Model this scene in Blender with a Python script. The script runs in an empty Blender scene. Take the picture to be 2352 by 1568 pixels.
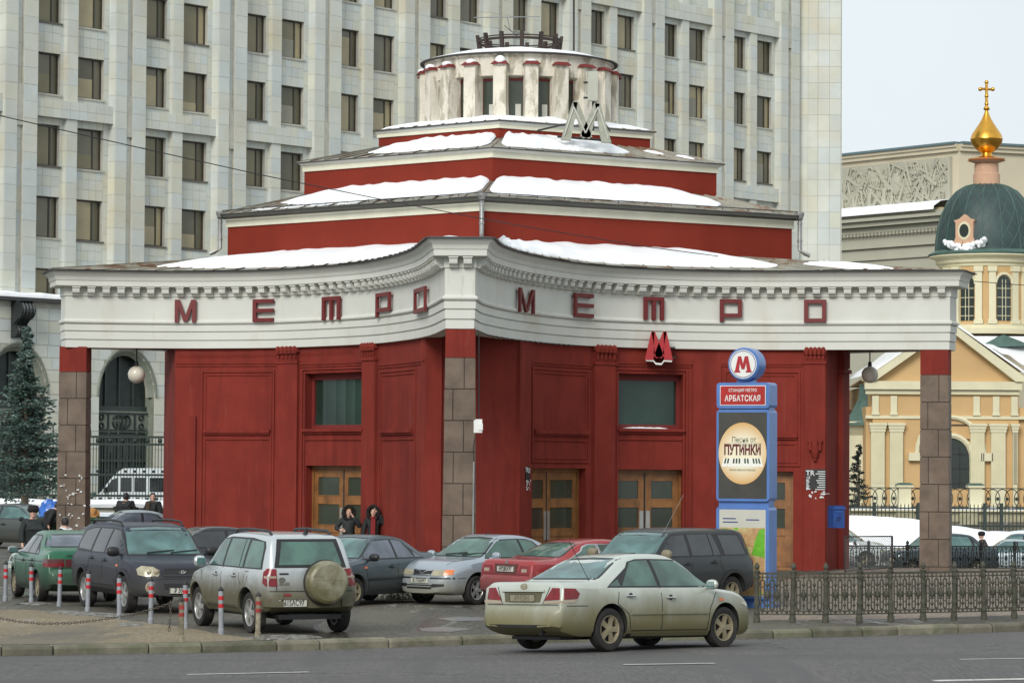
import bpy, bmesh, math, random
from math import sin, cos, pi, radians, atan2, sqrt, hypot, tan, floor, ceil, exp
from mathutils import Vector as V, Matrix
from mathutils.bvhtree import BVHTree
random.seed(11)
S = bpy.context.scene
C = S.collection
# ---------------------------------------------------------------- camera
FD, YH, CAMH, ROLL = 7000.0, 1070.0, 2.8, 0.0065     # focal length, horizon (in 2352-wide picture units), eye height
PIT = math.atan((YH - 784.0) / FD)
cam = bpy.data.cameras.new('camera'); co = bpy.data.objects.new('camera', cam); C.objects.link(co)
cam.sensor_width = 36.0; cam.lens = FD / 2352.0 * 36.0
cam.clip_start = 1.0; cam.clip_end = 3000.0
_r = V((1, 0, 0)); _u = V((0, -sin(PIT), cos(PIT))); _f = V((0, cos(PIT), sin(PIT)))
_cr = cos(ROLL) * _r + sin(ROLL) * _u; _cu = -sin(ROLL) * _r + cos(ROLL) * _u
_m = Matrix((( _cr.x, _cu.x, -_f.x), (_cr.y, _cu.y, -_f.y), (_cr.z, _cu.z, -_f.z))).to_4x4()
_m.translation = V((0, 0, CAMH)); co.matrix_world = _m
S.camera = co
# ---------------------------------------------------------------- world, sun, exposure (flat grey winter daylight)
SUN_EL, SUN_AZ = radians(33), radians(200)
w = bpy.data.worlds.new('World'); S.world = w; w.use_nodes = True
nt = w.node_tree; nt.nodes.clear()
sky = nt.nodes.new('ShaderNodeTexSky'); sky.sky_type = 'NISHITA'; sky.sun_disc = False
sky.sun_elevation = SUN_EL; sky.sun_rotation = SUN_AZ; sky.air_density = 1.0; sky.dust_density = 3.0; sky.ozone_density = 1.0
hs = nt.nodes.new('ShaderNodeHueSaturation'); hs.inputs['Saturation'].default_value = 0.22; hs.inputs['Value'].default_value = 0.7
mxw = nt.nodes.new('ShaderNodeMix'); mxw.data_type = 'RGBA'
mxw.inputs[0].default_value = 0.85
mxw.inputs[7].default_value = (6.5, 7.1, 7.45, 1)      # the even cloud deck
bg = nt.nodes.new('ShaderNodeBackground'); bg.inputs['Strength'].default_value = 0.085
ow = nt.nodes.new('ShaderNodeOutputWorld')
nt.links.new(sky.outputs[0], hs.inputs['Color']); nt.links.new(hs.outputs[0], mxw.inputs[6])
wtc = nt.nodes.new('ShaderNodeTexCoord'); wno = nt.nodes.new('ShaderNodeTexNoise'); wno.inputs['Scale'].default_value = 5.0; wno.inputs['Detail'].default_value = 5
wmr = nt.nodes.new('ShaderNodeMapRange'); wmr.inputs[1].default_value = .3; wmr.inputs[2].default_value = .7; wmr.inputs[3].default_value = .94; wmr.inputs[4].default_value = 1.05
wcl = nt.nodes.new('ShaderNodeMix'); wcl.data_type = 'RGBA'; wcl.blend_type = 'MULTIPLY'; wcl.inputs[0].default_value = 1.0
nt.links.new(wtc.outputs['Generated'], wno.inputs['Vector']); nt.links.new(wno.outputs[0], wmr.inputs[0]); nt.links.new(mxw.outputs[2], wcl.inputs[6]); nt.links.new(wmr.outputs[0], wcl.inputs[7])
nt.links.new(wcl.outputs[2], bg.inputs[0]); nt.links.new(bg.outputs[0], ow.inputs[0])
sl = bpy.data.lights.new('sun', 'SUN'); sl.energy = 1.5; sl.angle = radians(24); sl.color = (1.0, 0.96, 0.9)
so = bpy.data.objects.new('sun', sl); C.objects.link(so)
_sd = V((sin(SUN_AZ) * cos(SUN_EL), cos(SUN_AZ) * cos(SUN_EL), sin(SUN_EL)))
so.rotation_euler = _sd.to_track_quat('Z', 'Y').to_euler()
S.view_settings.view_transform = 'Standard'; S.view_settings.look = 'None'
S.view_settings.exposure = 0.64; S.view_settings.gamma = 1.0
try: S.view_settings.use_curve_mapping = False
except Exception: pass
S.cycles.max_bounces = 6; S.cycles.diffuse_bounces = 3; S.cycles.glossy_bounces = 3; S.cycles.transmission_bounces = 2
S.cycles.use_denoising = True

# ---------------------------------------------------------------- picture <-> place
def ray(x, y):
    dx, dy = x - 1176.0, y - 784.0
    xt = dx + ROLL * dy; yt = dy - ROLL * dx
    return _f + _r * (xt / FD) - _u * (yt / FD)
def at(x, y, Y):                 # point of the place at distance Y seen in direction x, y
    d = ray(x, y); k = Y / d.y
    return V((d.x * k, Y, CAMH + d.z * k))
def on(x, y, z=0.0):             # point on the level z
    d = ray(x, y); k = (z - CAMH) / d.z
    return V((d.x * k, d.y * k, z))
def px(p):
    d = V(p) - V((0, 0, CAMH)); xt = d.dot(_r) / d.dot(_f) * FD; yt = -d.dot(_u) / d.dot(_f) * FD
    return (1176 + xt - ROLL * yt, 784 + yt + ROLL * xt)

# ---------------------------------------------------------------- mesh collecting
class MB:
    def __init__(s, f=None): s.v = []; s.q = []; s.m = []; s.c = []; s.f = f; s.mi = 0; s.col = None
    def p(s, *a):
        a = V(a[0]) if len(a) == 1 else V(a)
        s.v.append(tuple(s.f(*a)) if s.f else tuple(a)); return len(s.v) - 1
    def face(s, *i):
        s.q.append(tuple(i)); s.m.append(s.mi); s.c.append(s.col)
    def quad(s, a, b, c, d): s.face(s.p(*a), s.p(*b), s.p(*c), s.p(*d))
    def box(s, x0, x1, y0, y1, z0, z1, n=1, M=None):
        P = []
        for k in range(n + 1):
            x = x0 + (x1 - x0) * k / n
            for (y, z) in ((y0, z0), (y1, z0), (y1, z1), (y0, z1)):
                q = (x, y, z)
                if M is not None: q = tuple(M @ V(q))
                P.append(s.p(*q))
        for k in range(n):
            a = 4 * k; b = a + 4
            for j in range(4): s.face(P[a + j], P[a + (j + 1) % 4], P[b + (j + 1) % 4], P[b + j])
        s.face(P[3], P[2], P[1], P[0]); e = 4 * n; s.face(P[e], P[e + 1], P[e + 2], P[e + 3])
    def prism(s, poly, y0, y1, M=None, ax='y'):      # polygon in x,z drawn out along y (or other axis)
        def g(a, b, d):
            q = (a, d, b) if ax == 'y' else ((d, a, b) if ax == 'x' else (a, b, d))
            return tuple(M @ V(q)) if M is not None else q
        A = [s.p(*g(a, b, y0)) for a, b in poly]; B = [s.p(*g(a, b, y1)) for a, b in poly]; n = len(poly)
        s.face(*A); s.face(*B[::-1])
        for i in range(n): s.face(A[i], B[i], B[(i + 1) % n], A[(i + 1) % n])
    def tube(s, pts, r, n=8, cap=True, closed=False):
        pts = [V(p) for p in pts]; R = r if isinstance(r, (list, tuple)) else [r] * len(pts); L = []
        N = len(pts)
        for i, p in enumerate(pts):
            if closed: d = pts[(i + 1) % N] - pts[i - 1]
            else: d = pts[min(i + 1, N - 1)] - pts[max(i - 1, 0)]
            if d.length < 1e-9: d = V((0, 0, 1))
            d.normalize(); a = d.orthogonal() if abs(d.z) > .9 else d.cross(V((0, 0, 1))); a.normalize()
            if abs(d.z) > .9: a = V((0, 1, 0)).cross(d).normalized()
            b = d.cross(a)
            L.append([s.p(*(p + R[i] * (cos(2 * pi * k / n) * a + sin(2 * pi * k / n) * b))) for k in range(n)])
        for i in range(N if closed else N - 1):
            A = L[i]; B = L[(i + 1) % N]
            for k in range(n): s.face(A[k], A[(k + 1) % n], B[(k + 1) % n], B[k])
        if cap and not closed: s.face(*L[0][::-1]); s.face(*L[-1])
    def lathe(s, prof, n=16, c=(0, 0, 0), M=None, a0=0, a1=2 * pi, cap=False):
        full = abs(a1 - a0 - 2 * pi) < 1e-6; K = n if full else n + 1; L = []
        for (r, z) in prof:
            row = []
            for k in range(K):
                a = a0 + (a1 - a0) * k / n; q = V((r * cos(a), r * sin(a), z))
                if M is not None: q = M @ q
                row.append(s.p(*(q + V(c))))
            L.append(row)
        for i in range(len(L) - 1):
            for k in range(n): s.face(L[i][k], L[i][(k + 1) % K], L[i + 1][(k + 1) % K], L[i + 1][k])
        if full and cap:
            if prof[0][0] > 1e-6: s.face(*L[0][::-1])
            if prof[-1][0] > 1e-6: s.face(*L[-1])
    def ball(s, c, r, n=12, m=8, sc=(1, 1, 1)):
        s.lathe([(max(1e-5, r * sin(pi * i / m)) * 1.0, -r * cos(pi * i / m) * sc[2]) for i in range(m + 1)], n, c,
                Matrix.Diagonal((sc[0], sc[1], 1)))
    def grid(s, P):                                  # rows of points
        I = [[s.p(*q) for q in row] for row in P]
        for i in range(len(I) - 1):
            for j in range(len(I[0]) - 1): s.face(I[i][j], I[i][j + 1], I[i + 1][j + 1], I[i + 1][j])
    def build(s, name, mats, parent=None, smooth=0, local=False, kind=None):
        me = bpy.data.meshes.new(name); me.from_pydata(s.v, [], s.q)
        for m in (mats if isinstance(mats, (list, tuple)) else [mats]): me.materials.append(m)
        if any(s.m): me.polygons.foreach_set('material_index', s.m)
        if any(c is not None for c in s.c):
            ca = me.color_attributes.new('tone', 'FLOAT_COLOR', 'CORNER'); buf = []
            for q, c in zip(s.q, s.c):
                cc = c if c is not None else (1, 1, 1)
                for _ in q: buf += [cc[0], cc[1], cc[2], 1.0]
            ca.data.foreach_set('color', buf)
        return link(name, me, parent, smooth, local, kind)
WM = {}
def wm(o): return WM.get(o.name, Matrix.Identity(4))
def link(name, me, parent=None, smooth=0, local=False, kind=None):
    b = bmesh.new(); b.from_mesh(me); bmesh.ops.recalc_face_normals(b, faces=b.faces) if smooth != -1 else None
    b.to_mesh(me); b.free()
    if smooth > 0:
        me.polygons.foreach_set('use_smooth', [True] * len(me.polygons)); me.set_sharp_from_angle(angle=radians(smooth))
    o = bpy.data.objects.new(name, me); C.objects.link(o)
    if parent is not None:
        if not local: me.transform(wm(parent).inverted())
        o.parent = parent; WM[o.name] = wm(parent)
    else: WM[o.name] = Matrix.Identity(4)
    if kind: o['kind'] = kind
    return o
def tag(o, label=None, cat=None, group=None, kind=None):
    if label: o['label'] = label
    if cat: o['category'] = cat
    if group: o['group'] = group
    if kind: o['kind'] = kind
    return o
def thing(name, label, cat, M=(0, 0, 0), group=None):
    o = bpy.data.objects.new(name, None); C.objects.link(o); o.empty_display_size = .2
    M = M if isinstance(M, Matrix) else Matrix.Translation(V(M))
    o.matrix_world = M; WM[o.name] = M.copy()
    return tag(o, label, cat, group)
def dup(o, parent=None, M=None):                     # a thing or part with everything under it
    c = o.copy(); C.objects.link(c)
    if parent is not None: c.parent = parent
    if M is not None: c.matrix_world = M
    WM[c.name] = M.copy() if M is not None else (wm(parent) if parent is not None else wm(o))
    for ch in list(o.children): dup(ch, c)
    return c
def place(proto, parent, M):                         # another part of the same mesh, local transform M under parent
    c = bpy.data.objects.new(proto.name.split('.')[0], proto.data); C.objects.link(c)
    c.parent = parent; c.matrix_local = M; WM[c.name] = wm(parent) @ M
    return c
def TR(x, y, z, rz=0, rx=0, ry=0): return Matrix.Translation((x, y, z)) @ Matrix.Rotation(rz, 4, 'Z') @ Matrix.Rotation(rx, 4, 'X') @ Matrix.Rotation(ry, 4, 'Y')
def text_mesh(body, size, M, name, m, parent=None, depth=.004, align='CENTER', sx=1.0, sp=1.0, bold=0):
    cu = bpy.data.curves.new(name, 'FONT'); cu.body = body; cu.size = size; cu.align_x = align; cu.align_y = 'CENTER'
    cu.extrude = depth; cu.resolution_u = 2; cu.space_character = sp; cu.offset = bold
    t = bpy.data.objects.new('t', cu); C.objects.link(t)
    bpy.context.view_layer.update()
    me = bpy.data.meshes.new_from_object(t.evaluated_get(bpy.context.evaluated_depsgraph_get()))
    bpy.data.objects.remove(t); me.name = name
    me.transform(M @ Matrix.Scale(sx, 4, (1, 0, 0))); me.materials.clear(); me.materials.append(m)
    return link(name, me, parent)

# ---------------------------------------------------------------- materials
def nodes(name):
    m = bpy.data.materials.new(name); m.use_nodes = True; n = m.node_tree
    return m, n, n.nodes['Principled BSDF'], (lambda t: n.nodes.new(t)), n.links.new
def mix(N, L, a, b, f, mode='MIX'):
    x = N('ShaderNodeMix'); x.data_type = 'RGBA'; x.blend_type = mode
    for s, val in ((0, f), (6, a), (7, b)):
        if hasattr(val, 'links'): L(val, x.inputs[s])
        elif s == 0: x.inputs[0].default_value = val
        else: x.inputs[s].default_value = tuple(val)[:3] + (1,)
    return x.outputs[2]
def noise(N, L, sc, det=5, co=None, rough=.55, dist=0, sx=(1, 1, 1)):
    if co is None:
        co = N('ShaderNodeNewGeometry').outputs['Position']
    if sx != (1, 1, 1):
        mp = N('ShaderNodeMapping'); mp.inputs['Scale'].default_value = sx; L(co, mp.inputs[0]); co = mp.outputs[0]
    t = N('ShaderNodeTexNoise'); t.inputs['Scale'].default_value = sc; t.inputs['Detail'].default_value = det
    t.inputs['Roughness'].default_value = rough; t.inputs['Distortion'].default_value = dist; L(co, t.inputs['Vector'])
    return t.outputs[0]
def ramp(N, L, val, a, b):
    r = N('ShaderNodeMapRange'); r.inputs[1].default_value = a; r.inputs[2].default_value = b; r.clamp = True
    L(val, r.inputs[0]); return r.outputs[0]
def bumped(N, L, P, h, st, dist=.02):
    b = N('ShaderNodeBump'); b.inputs['Strength'].default_value = st; b.inputs['Distance'].default_value = dist
    L(h, b.inputs['Height']); L(b.outputs[0], P.inputs['Normal'])
def mat(name, c, r=.7, m=0., var=.12, sc=2., bump=0, bsc=60, coat=0., c2=None, t=(.45, .7), c2sc=1.2, spec=.5, sx=(1, 1, 1), obj=False, bd=.01, c3=None):
    mt, n, P, N, L = nodes(name)
    P.inputs['Roughness'].default_value = r; P.inputs['Metallic'].default_value = m
    P.inputs['Coat Weight'].default_value = coat; P.inputs['Coat Roughness'].default_value = .08
    P.inputs['Specular IOR Level'].default_value = spec
    pos = N('ShaderNodeTexCoord').outputs['Object'] if obj else None
    if var or c2:
        a = tuple(max(0, x * (1 - var)) for x in c); b = tuple(min(1, x * (1 + var)) for x in c)
        col = mix(N, L, a, b, ramp(N, L, noise(N, L, sc, 6, pos), .3, .7))
        if c2: col = mix(N, L, col, c2, ramp(N, L, noise(N, L, c2sc, 7, pos, .62, .3, sx), *t))
        if c3: col = mix(N, L, col, c3[0], ramp(N, L, noise(N, L, c3[2], 8, pos, .68, .4, c3[3]), *c3[1]))
        L(col, P.inputs['Base Color'])
    else: P.inputs['Base Color'].default_value = tuple(c) + (1,)
    if bump: bumped(N, L, P, noise(N, L, bsc, 5, pos), bump, bd)
    return mt
K = {}
K['red'] = mat('red_wall_paint', (.200, .0285, .0195), .85, spec=.2, var=.12, sc=1.6, bump=.5, bsc=55, c2=(.135, .020, .016), t=(.46, .72), c2sc=.9, sx=(2.2, 2.2, .35), c3=((.25, .085, .07), (.60, .86), 1.3, (5, 5, .3)))
K['red_up'] = mat('red_upper_paint', (.19, .024, .013), .85, spec=.2, var=.08, sc=1.2, bump=.35, bsc=60)
K['red_dk'] = mat('red_trim_paint', (.16, .016, .013), .7, var=.1)
K['red_letter'] = mat('red_letter_paint', (.14, .012, .012), .5, var=.15, sc=8)
K['white'] = mat('off_white_plaster', (.615, .62, .57), .85, spec=.25, var=.05, sc=.9, bump=.25, bsc=40, c2=(.53, .50, .41), t=(.55, .80), c2sc=.8, sx=(1, 1, .6), c3=((.40, .375, .30), (.62, .80), 1.1, (4, 4, .35)))
K['drum'] = mat('peeling_plaster', (.70, .655, .56), .9, var=.10, sc=2.5, bump=.7, bsc=14, c2=(.42, .385, .30), t=(.50, .58), c2sc=1.9, sx=(1.6, 1.6, .5), bd=.03)
K['granite'] = mat('brown_column_stone', (.125, .088, .062), .62, var=.3, sc=2.2, bump=.3, bsc=90, c2=(.185, .145, .108), t=(.5, .85), c2sc=1.1)
K['mortar'] = mat('dark_mortar', (.06, .052, .045), .9); K['frieze'] = mat('cream_frieze_paint', (.66, .64, .51), .85, var=.08, sc=1.5, spec=.25)
K['roofmetal'] = mat('rusted_roof_sheet', (.27, .255, .205), .55, .15, var=.3, sc=1.4, bump=.2, bsc=12, c2=(.17, .095, .05), t=(.52, .62), c2sc=1.6)
K['edge'] = mat('dark_roof_edge', (.05, .05, .05), .6)
K['dark'] = mat('dark_metal', (.03, .03, .03), .55, .3, var=.2)
K['grey'] = mat('grey_metal', (.25, .26, .26), .5, .4, var=.15, sc=4)
K['zinc'] = mat('zinc_pipe', (.33, .33, .32), .45, .6, var=.2, sc=3)
K['crown'] = mat('brown_iron', (.045, .03, .024), .7, .2, var=.2)
K['interior'] = mat('dark_interior', (.02, .022, .02), .9, var=0)
K['curtain'] = mat('pale_curtain', (.5, .5, .45), .9, var=.1)
def glassm(name, c, r=.06, c2=None, var=.3, sc=.6, spec=.5):
    m = mat(name, c, r, 0, var, sc, coat=0, spec=spec); return m
K['wglass'] = glassm('dark_green_glass', (.020, .042, .032), .12, spec=.45)
K['wglass2'] = glassm('black_glass', (.045, .055, .040), .08)
def snowmat():
    mt, n, P, N, L = nodes('snow'); P.inputs['Roughness'].default_value = .8
    L(mix(N, L, mix(N, L, (.80, .82, .85), (.90, .91, .92), ramp(N, L, noise(N, L, 1.3, 6), .35, .65)), (.50, .47, .41), ramp(N, L, noise(N, L, 2.6, 8, None, .7), .63, .85)), P.inputs['Base Color'])
    bumped(N, L, P, noise(N, L, 5, 8, None, .6), .5, .06)
    P.inputs['Subsurface Weight'].default_value = 0.0
    return mt
K['snow'] = snowmat()
K['dsnow'] = mat('dirty_snow', (.30, .29, .27), .8, var=.35, sc=7, bump=.9, bsc=14, c2=(.085, .076, .058), t=(.44, .54), c2sc=7)
def toned(name, c, r, bump, bsc, var=.12, sc=1.0, c2=None, t=(.55, .75), c2sc=.7):   # colour times the piece's own tone
    mt, n, P, N, L = nodes(name); P.inputs['Roughness'].default_value = r
    at_ = N('ShaderNodeAttribute'); at_.attribute_name = 'tone'
    a = tuple(x * (1 - var) for x in c); b = tuple(x * (1 + var) for x in c)
    col = mix(N, L, a, b, ramp(N, L, noise(N, L, sc, 6), .3, .7))
    if c2: col = mix(N, L, col, c2, ramp(N, L, noise(N, L, c2sc, 7, None, .62, .4), *t))
    L(mix(N, L, col, at_.outputs['Color'], 1.0, 'MULTIPLY'), P.inputs['Base Color'])
    if bump: bumped(N, L, P, noise(N, L, bsc, 5), bump)
    return mt
K['slab'] = toned('pale_facing_stone', (.565, .585, .535), .75, .2, 6, .08, .45, (.56, .52, .41), (.50, .72), .22)
K['joint'] = mat('facade_joint', (.44, .43, .37), .9)
K['wframe'] = mat('brown_window_frame', (.045, .036, .027), .5)
def blind(name, c, gl=.12):
    mt, n, P, N, L = nodes(name); P.inputs['Roughness'].default_value = gl
    L(mix(N, L, tuple(x * .75 for x in c), c, ramp(N, L, noise(N, L, .5, 4), .3, .7)), P.inputs['Base Color'])
    return mt
K['blinds'] = [blind('olive_blind', (.215, .19, .105)), blind('dark_olive_blind', (.12, .112, .07)), blind('pale_blind', (.40, .34, .20)),
               blind('grey_blind', (.17, .158, .11)), blind('green_pane', (.10, .20, .165))]
def asph(name, c, wet, c2, t, rbase=.8, bsc=90, slush=None, wk=.42):
    mt, n, P, N, L = nodes(name)
    big = noise(N, L, .55, 7, None, .62, .5, (1, .13, 1)); fine = noise(N, L, 20, 3, None, .7, 0, (1, .09, 1))
    col = mix(N, L, c, c2, ramp(N, L, big, *t))
    col = mix(N, L, col, tuple(x * 1.9 for x in c), ramp(N, L, fine, .52, .85)); col = mix(N, L, col, tuple(x * .5 for x in c), ramp(N, L, fine, .48, .2))
    st = noise(N, L, .6, 7, None, .65, .8, (1, .12, 1)); sm = ramp(N, L, st, .54, .62)
    if slush: col = mix(N, L, col, slush, ramp(N, L, noise(N, L, .75, 8, None, .7, .6, (1, .13, 1)), .575, .64))
    col = mix(N, L, col, tuple(x * wk for x in c), sm)
    vo = N('ShaderNodeTexVoronoi'); vo.feature = 'DISTANCE_TO_EDGE'; vo.inputs['Scale'].default_value = .22; wv = N('ShaderNodeVectorMath'); wv.operation = 'ADD'
    nv = N('ShaderNodeTexNoise'); nv.inputs['Scale'].default_value = 1.1; nv.inputs['Detail'].default_value = 6; gp = N('ShaderNodeNewGeometry').outputs['Position']; L(gp, nv.inputs['Vector']); L(gp, wv.inputs[0]); L(nv.outputs['Color'], wv.inputs[1]); L(wv.outputs[0], vo.inputs['Vector'])
    ck = ramp(N, L, vo.outputs['Distance'], .006, .002); mk = N('ShaderNodeMath'); mk.operation = 'MULTIPLY'; L(ck, mk.inputs[0]); L(ramp(N, L, noise(N, L, .12, 2), .48, .55), mk.inputs[1])
    col = mix(N, L, col, tuple(x * .3 for x in c), mk.outputs[0])
    trk = noise(N, L, .35, 5, None, .6, .3, (.12, 1.6, 1)); col = mix(N, L, col, tuple(x * .80 for x in c), ramp(N, L, trk, .50, .72))
    L(col, P.inputs['Base Color'])
    rr = N('ShaderNodeMapRange'); rr.inputs[3].default_value = rbase; rr.inputs[4].default_value = wet; L(sm, rr.inputs[0]); L(rr.outputs[0], P.inputs['Roughness'])
    bumped(N, L, P, fine, .35, .01)
    return mt
K['road'] = asph('road_asphalt', (.084, .079, .077), .7, (.100, .093, .086), (.4, .65), wk=.82)
K['lot'] = asph('wet_dirty_asphalt', (.105, .094, .068), .22, (.050, .047, .038), (.40, .58), slush=(.26, .26, .25))
K['sand'] = asph('sanded_pavement', (.215, .172, .105), .55, (.13, .112, .078), (.5, .7), slush=(.25, .23, .2))
K['kerb'] = toned('kerb_granite', (.155, .145, .11), .85, .5, 25, .3, 3, (.09, .10, .055), (.5, .7), 2.5)
K['line'] = mat('worn_white_line', (.55, .54, .5), .8, var=.2, sc=6, c2=(.15, .15, .14), t=(.62, .72), c2sc=9)
K['wood'] = mat('varnished_oak', (.245, .108, .034), .45, var=.35, sc=3, c2=(.15, .07, .025), t=(.5, .75), c2sc=4, sx=(6, 6, .6))
K['steel'] = mat('brushed_plate', (.42, .42, .39), .4, .6, var=.15)
K['bluemetal'] = mat('blue_painted_metal', (.075, .17, .43), .35, 0, var=.12, coat=.2)
K['lamp'] = mat('opal_lamp_glass', (.66, .62, .52), .25, 0, var=.1)
K['castiron'] = mat('dusty_cast_iron', (.062, .062, .045), .8, .05, var=.3, sc=9, bump=.3, bsc=80)
K['blackiron'] = mat('black_cast_iron', (.018, .022, .02), .5, .2, var=.3, sc=9)
K['greeniron'] = mat('dark_green_iron', (.014, .026, .02), .6, .1, var=.3, sc=6)
# ================================================================ ground, road, kerb
from mathutils import noise as MN
KB = [on(x, y, -.145) for x, y in ((-60, 1506.5), (0, 1505.5), (300, 1501), (603, 1495.5), (800, 1489.5), (1000, 1483), (1158, 1477), (1420, 1472), (1688, 1467.5), (2000, 1460), (2352, 1449), (2420, 1447))]
KD = (KB[-1] - KB[0]); KD.z = 0; KD.normalize(); KN = V((KD.y, -KD.x, 0))
KB = [KB[0] - KD * 70] + KB + [KB[-1] + KD * 90]
def road_z(X, Y):
    d = (V((X, Y, 0)) - V((KB[1].x, KB[1].y, 0))).dot(KN)
    d = max(0, d); return -.145 + .03 * min(d, 12) - .03 * max(0, min(d, 24) - 12)
def onroad(x, y, lift=0):
    z = 0
    for _ in range(12):
        p = on(x, y, z + lift); z = road_z(p.x, p.y)
    return p
def sst(a, b, x): t = min(1, max(0, (x - a) / (b - a))); return t * t * (3 - 2 * t)
def gz(x, y): return -(1.2 + .3 * sst(15, 20, x)) * sst(6.5, 10, x) * sst(87, 97, y) * (1 - sst(199, 200, y))
g = MB(); G = []
KG = []
for i in range(len(KB) - 1):
    n_ = max(1, int((KB[i + 1] - KB[i]).length / 2.5))
    KG += [KB[i].lerp(KB[i + 1], k / n_) for k in range(n_)]
KG.append(KB[-1])
for p in KG:
    q = p - KN * .19; row = [(q.x, q.y, 0)]; y0 = q.y
    for Y in (12, 24, 86, 88, 90, 92, 94, 96, 98, 110, 130, 150, 175, 198.9, 200.1, 260, 600, 2600):
        yy = y0 + Y if Y < 30 else max(y0 + 30 + Y * .01, Y); f = yy / max(20, y0) if abs(p.x) < 60 else yy / max(20, y0); x = q.x * (1 + (f - 1) * min(1, Y / 86 if Y < 86 else 1)); row.append((x, yy, gz(x, yy)))
    G.append(row)
g.grid(G)
tag(g.build('ground', K['lot']), 'wet grey asphalt of the parking lot and square', None, None, 'structure')
g = MB()
for i in range(len(KB) - 1):
    rows = []
    for p in (KB[i], KB[i + 1]):
        row = []
        for d in (-.05, 0, 3, 6, 9, 12, 15, 18, 24, 110):
            q = V((p.x, p.y, 0)) + KN * d; z = -.145 + .03 * max(0, min(d, 12)) - .03 * max(0, min(d, 24) - 12); row.append((q.x, q.y, z))
        rows.append(row)
    g.grid(rows)
tag(g.build('road', K['road'], None, 60), 'grey asphalt road with dashed lane lines', None, None, 'structure')
# painted dashes
lm = MB()
for (x0, y0, x1, y1) in ((430, 1548.5, 710, 1542.5), (1432, 1525.5, 1642, 1522.5), (2205, 1513.5, 2420, 1510.5), (1970, 1566, 2420, 1557.5)):
    a, b = onroad(x0, y0), onroad(x1, y1); d = (b - a).normalized(); n = V((d.y, -d.x, 0)) * .075
    N = 8; P = [[], []]
    for k in range(N + 1):
        q = a.lerp(b, k / N)
        for s, sg in ((0, 1), (1, -1)):
            r_ = q + n * sg; P[s].append((r_.x, r_.y, road_z(r_.x, r_.y) + .005))
    lm.grid(P)
tag(lm.build('lane_marking', K['line']), None, None, None, 'structure')
# sheets of sanded pavement and pale paving
sp = [(-60, 1397), (60, 1399), (140, 1404), (230, 1416), (330, 1428), (430, 1440), (505, 1455), (560, 1462), (618, 1466), (560, 1470), (470, 1472.5), (300, 1475.5), (0, 1479.5), (-60, 1480.5)]
m_ = MB(); m_.face(*[m_.p(*(on(x, y, .004))) for x, y in sp]); tag(m_.build('pavement', K['sand']), 'sand covered strip of pavement behind the kerb', None, None, 'structure')
K['tan'] = asph('tan_paving', (.21, .165, .125), .5, (.15, .12, .095), (.45, .65))
tp = [(1735, 1424), (2060, 1421), (2440, 1408), (2440, 1306), (2000, 1303), (1850, 1318), (1735, 1350)]
m_ = MB(); m_.face(*[m_.p(*(on(x, y, .004))) for x, y in tp]); tag(m_.build('paving', K['tan']), 'tan paving between the iron fence and the pavilion', None, None, 'structure')
# kerb of separate stones
kroot = thing('kerb', 'weathered mossy granite kerb of long stones along the road', 'kerb', KB[2])
cum = [0]
for i in range(1, len(KB)): cum.append(cum[-1] + (KB[i] - KB[i - 1]).length)
def kpt(u):
    for i in range(len(KB) - 1):
        if u <= cum[i + 1]: return KB[i].lerp(KB[i + 1], (u - cum[i]) / (cum[i + 1] - cum[i]))
    return KB[-1]
rk = random.Random(3); u = cum[1] - .5; uend = cum[-2] + .5
while u < uend:
    Lk = rk.uniform(.75, 1.5) ; a, b = kpt(u + .012), kpt(u + Lk - .012)
    d = (b - a).normalized(); n = V((d.y, -d.x, 0)); kb = MB(); t = rk.uniform(.7, 1.2); kb.col = (t, t * rk.uniform(.96, 1.03), t * .95)
    dz = rk.uniform(-.012, .012); dn = rk.uniform(-.012, .012)
    prof = [(-.005 + dn, -.2), (-.005 + dn, -.045 + dz), (-.03 + dn, -.005 + dz), (-.07 + dn, .012 + dz), (-.2, .012 + dz), (-.2, -.2)]
    R = []
    for f in (0, .03, .97, 1):
        q = a.lerp(b, f); sh = .012 if f in (0, 1) else 0
        R.append([kb.p(*(V((q.x, q.y, 0)) + n * (o - sh * (1 if i < 4 else 0)) + V((0, 0, zz - (sh if 0 < i < 5 else 0))))) for i, (o, zz) in enumerate(prof)])
    for k in range(3):
        for j in range(6): kb.face(R[k][j], R[k][(j + 1) % 6], R[k + 1][(j + 1) % 6], R[k + 1][j])
    kb.face(*R[0][::-1]); kb.face(*R[3]); kb.build('kerb_stone', K['kerb'], kroot); u += Lk

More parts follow.
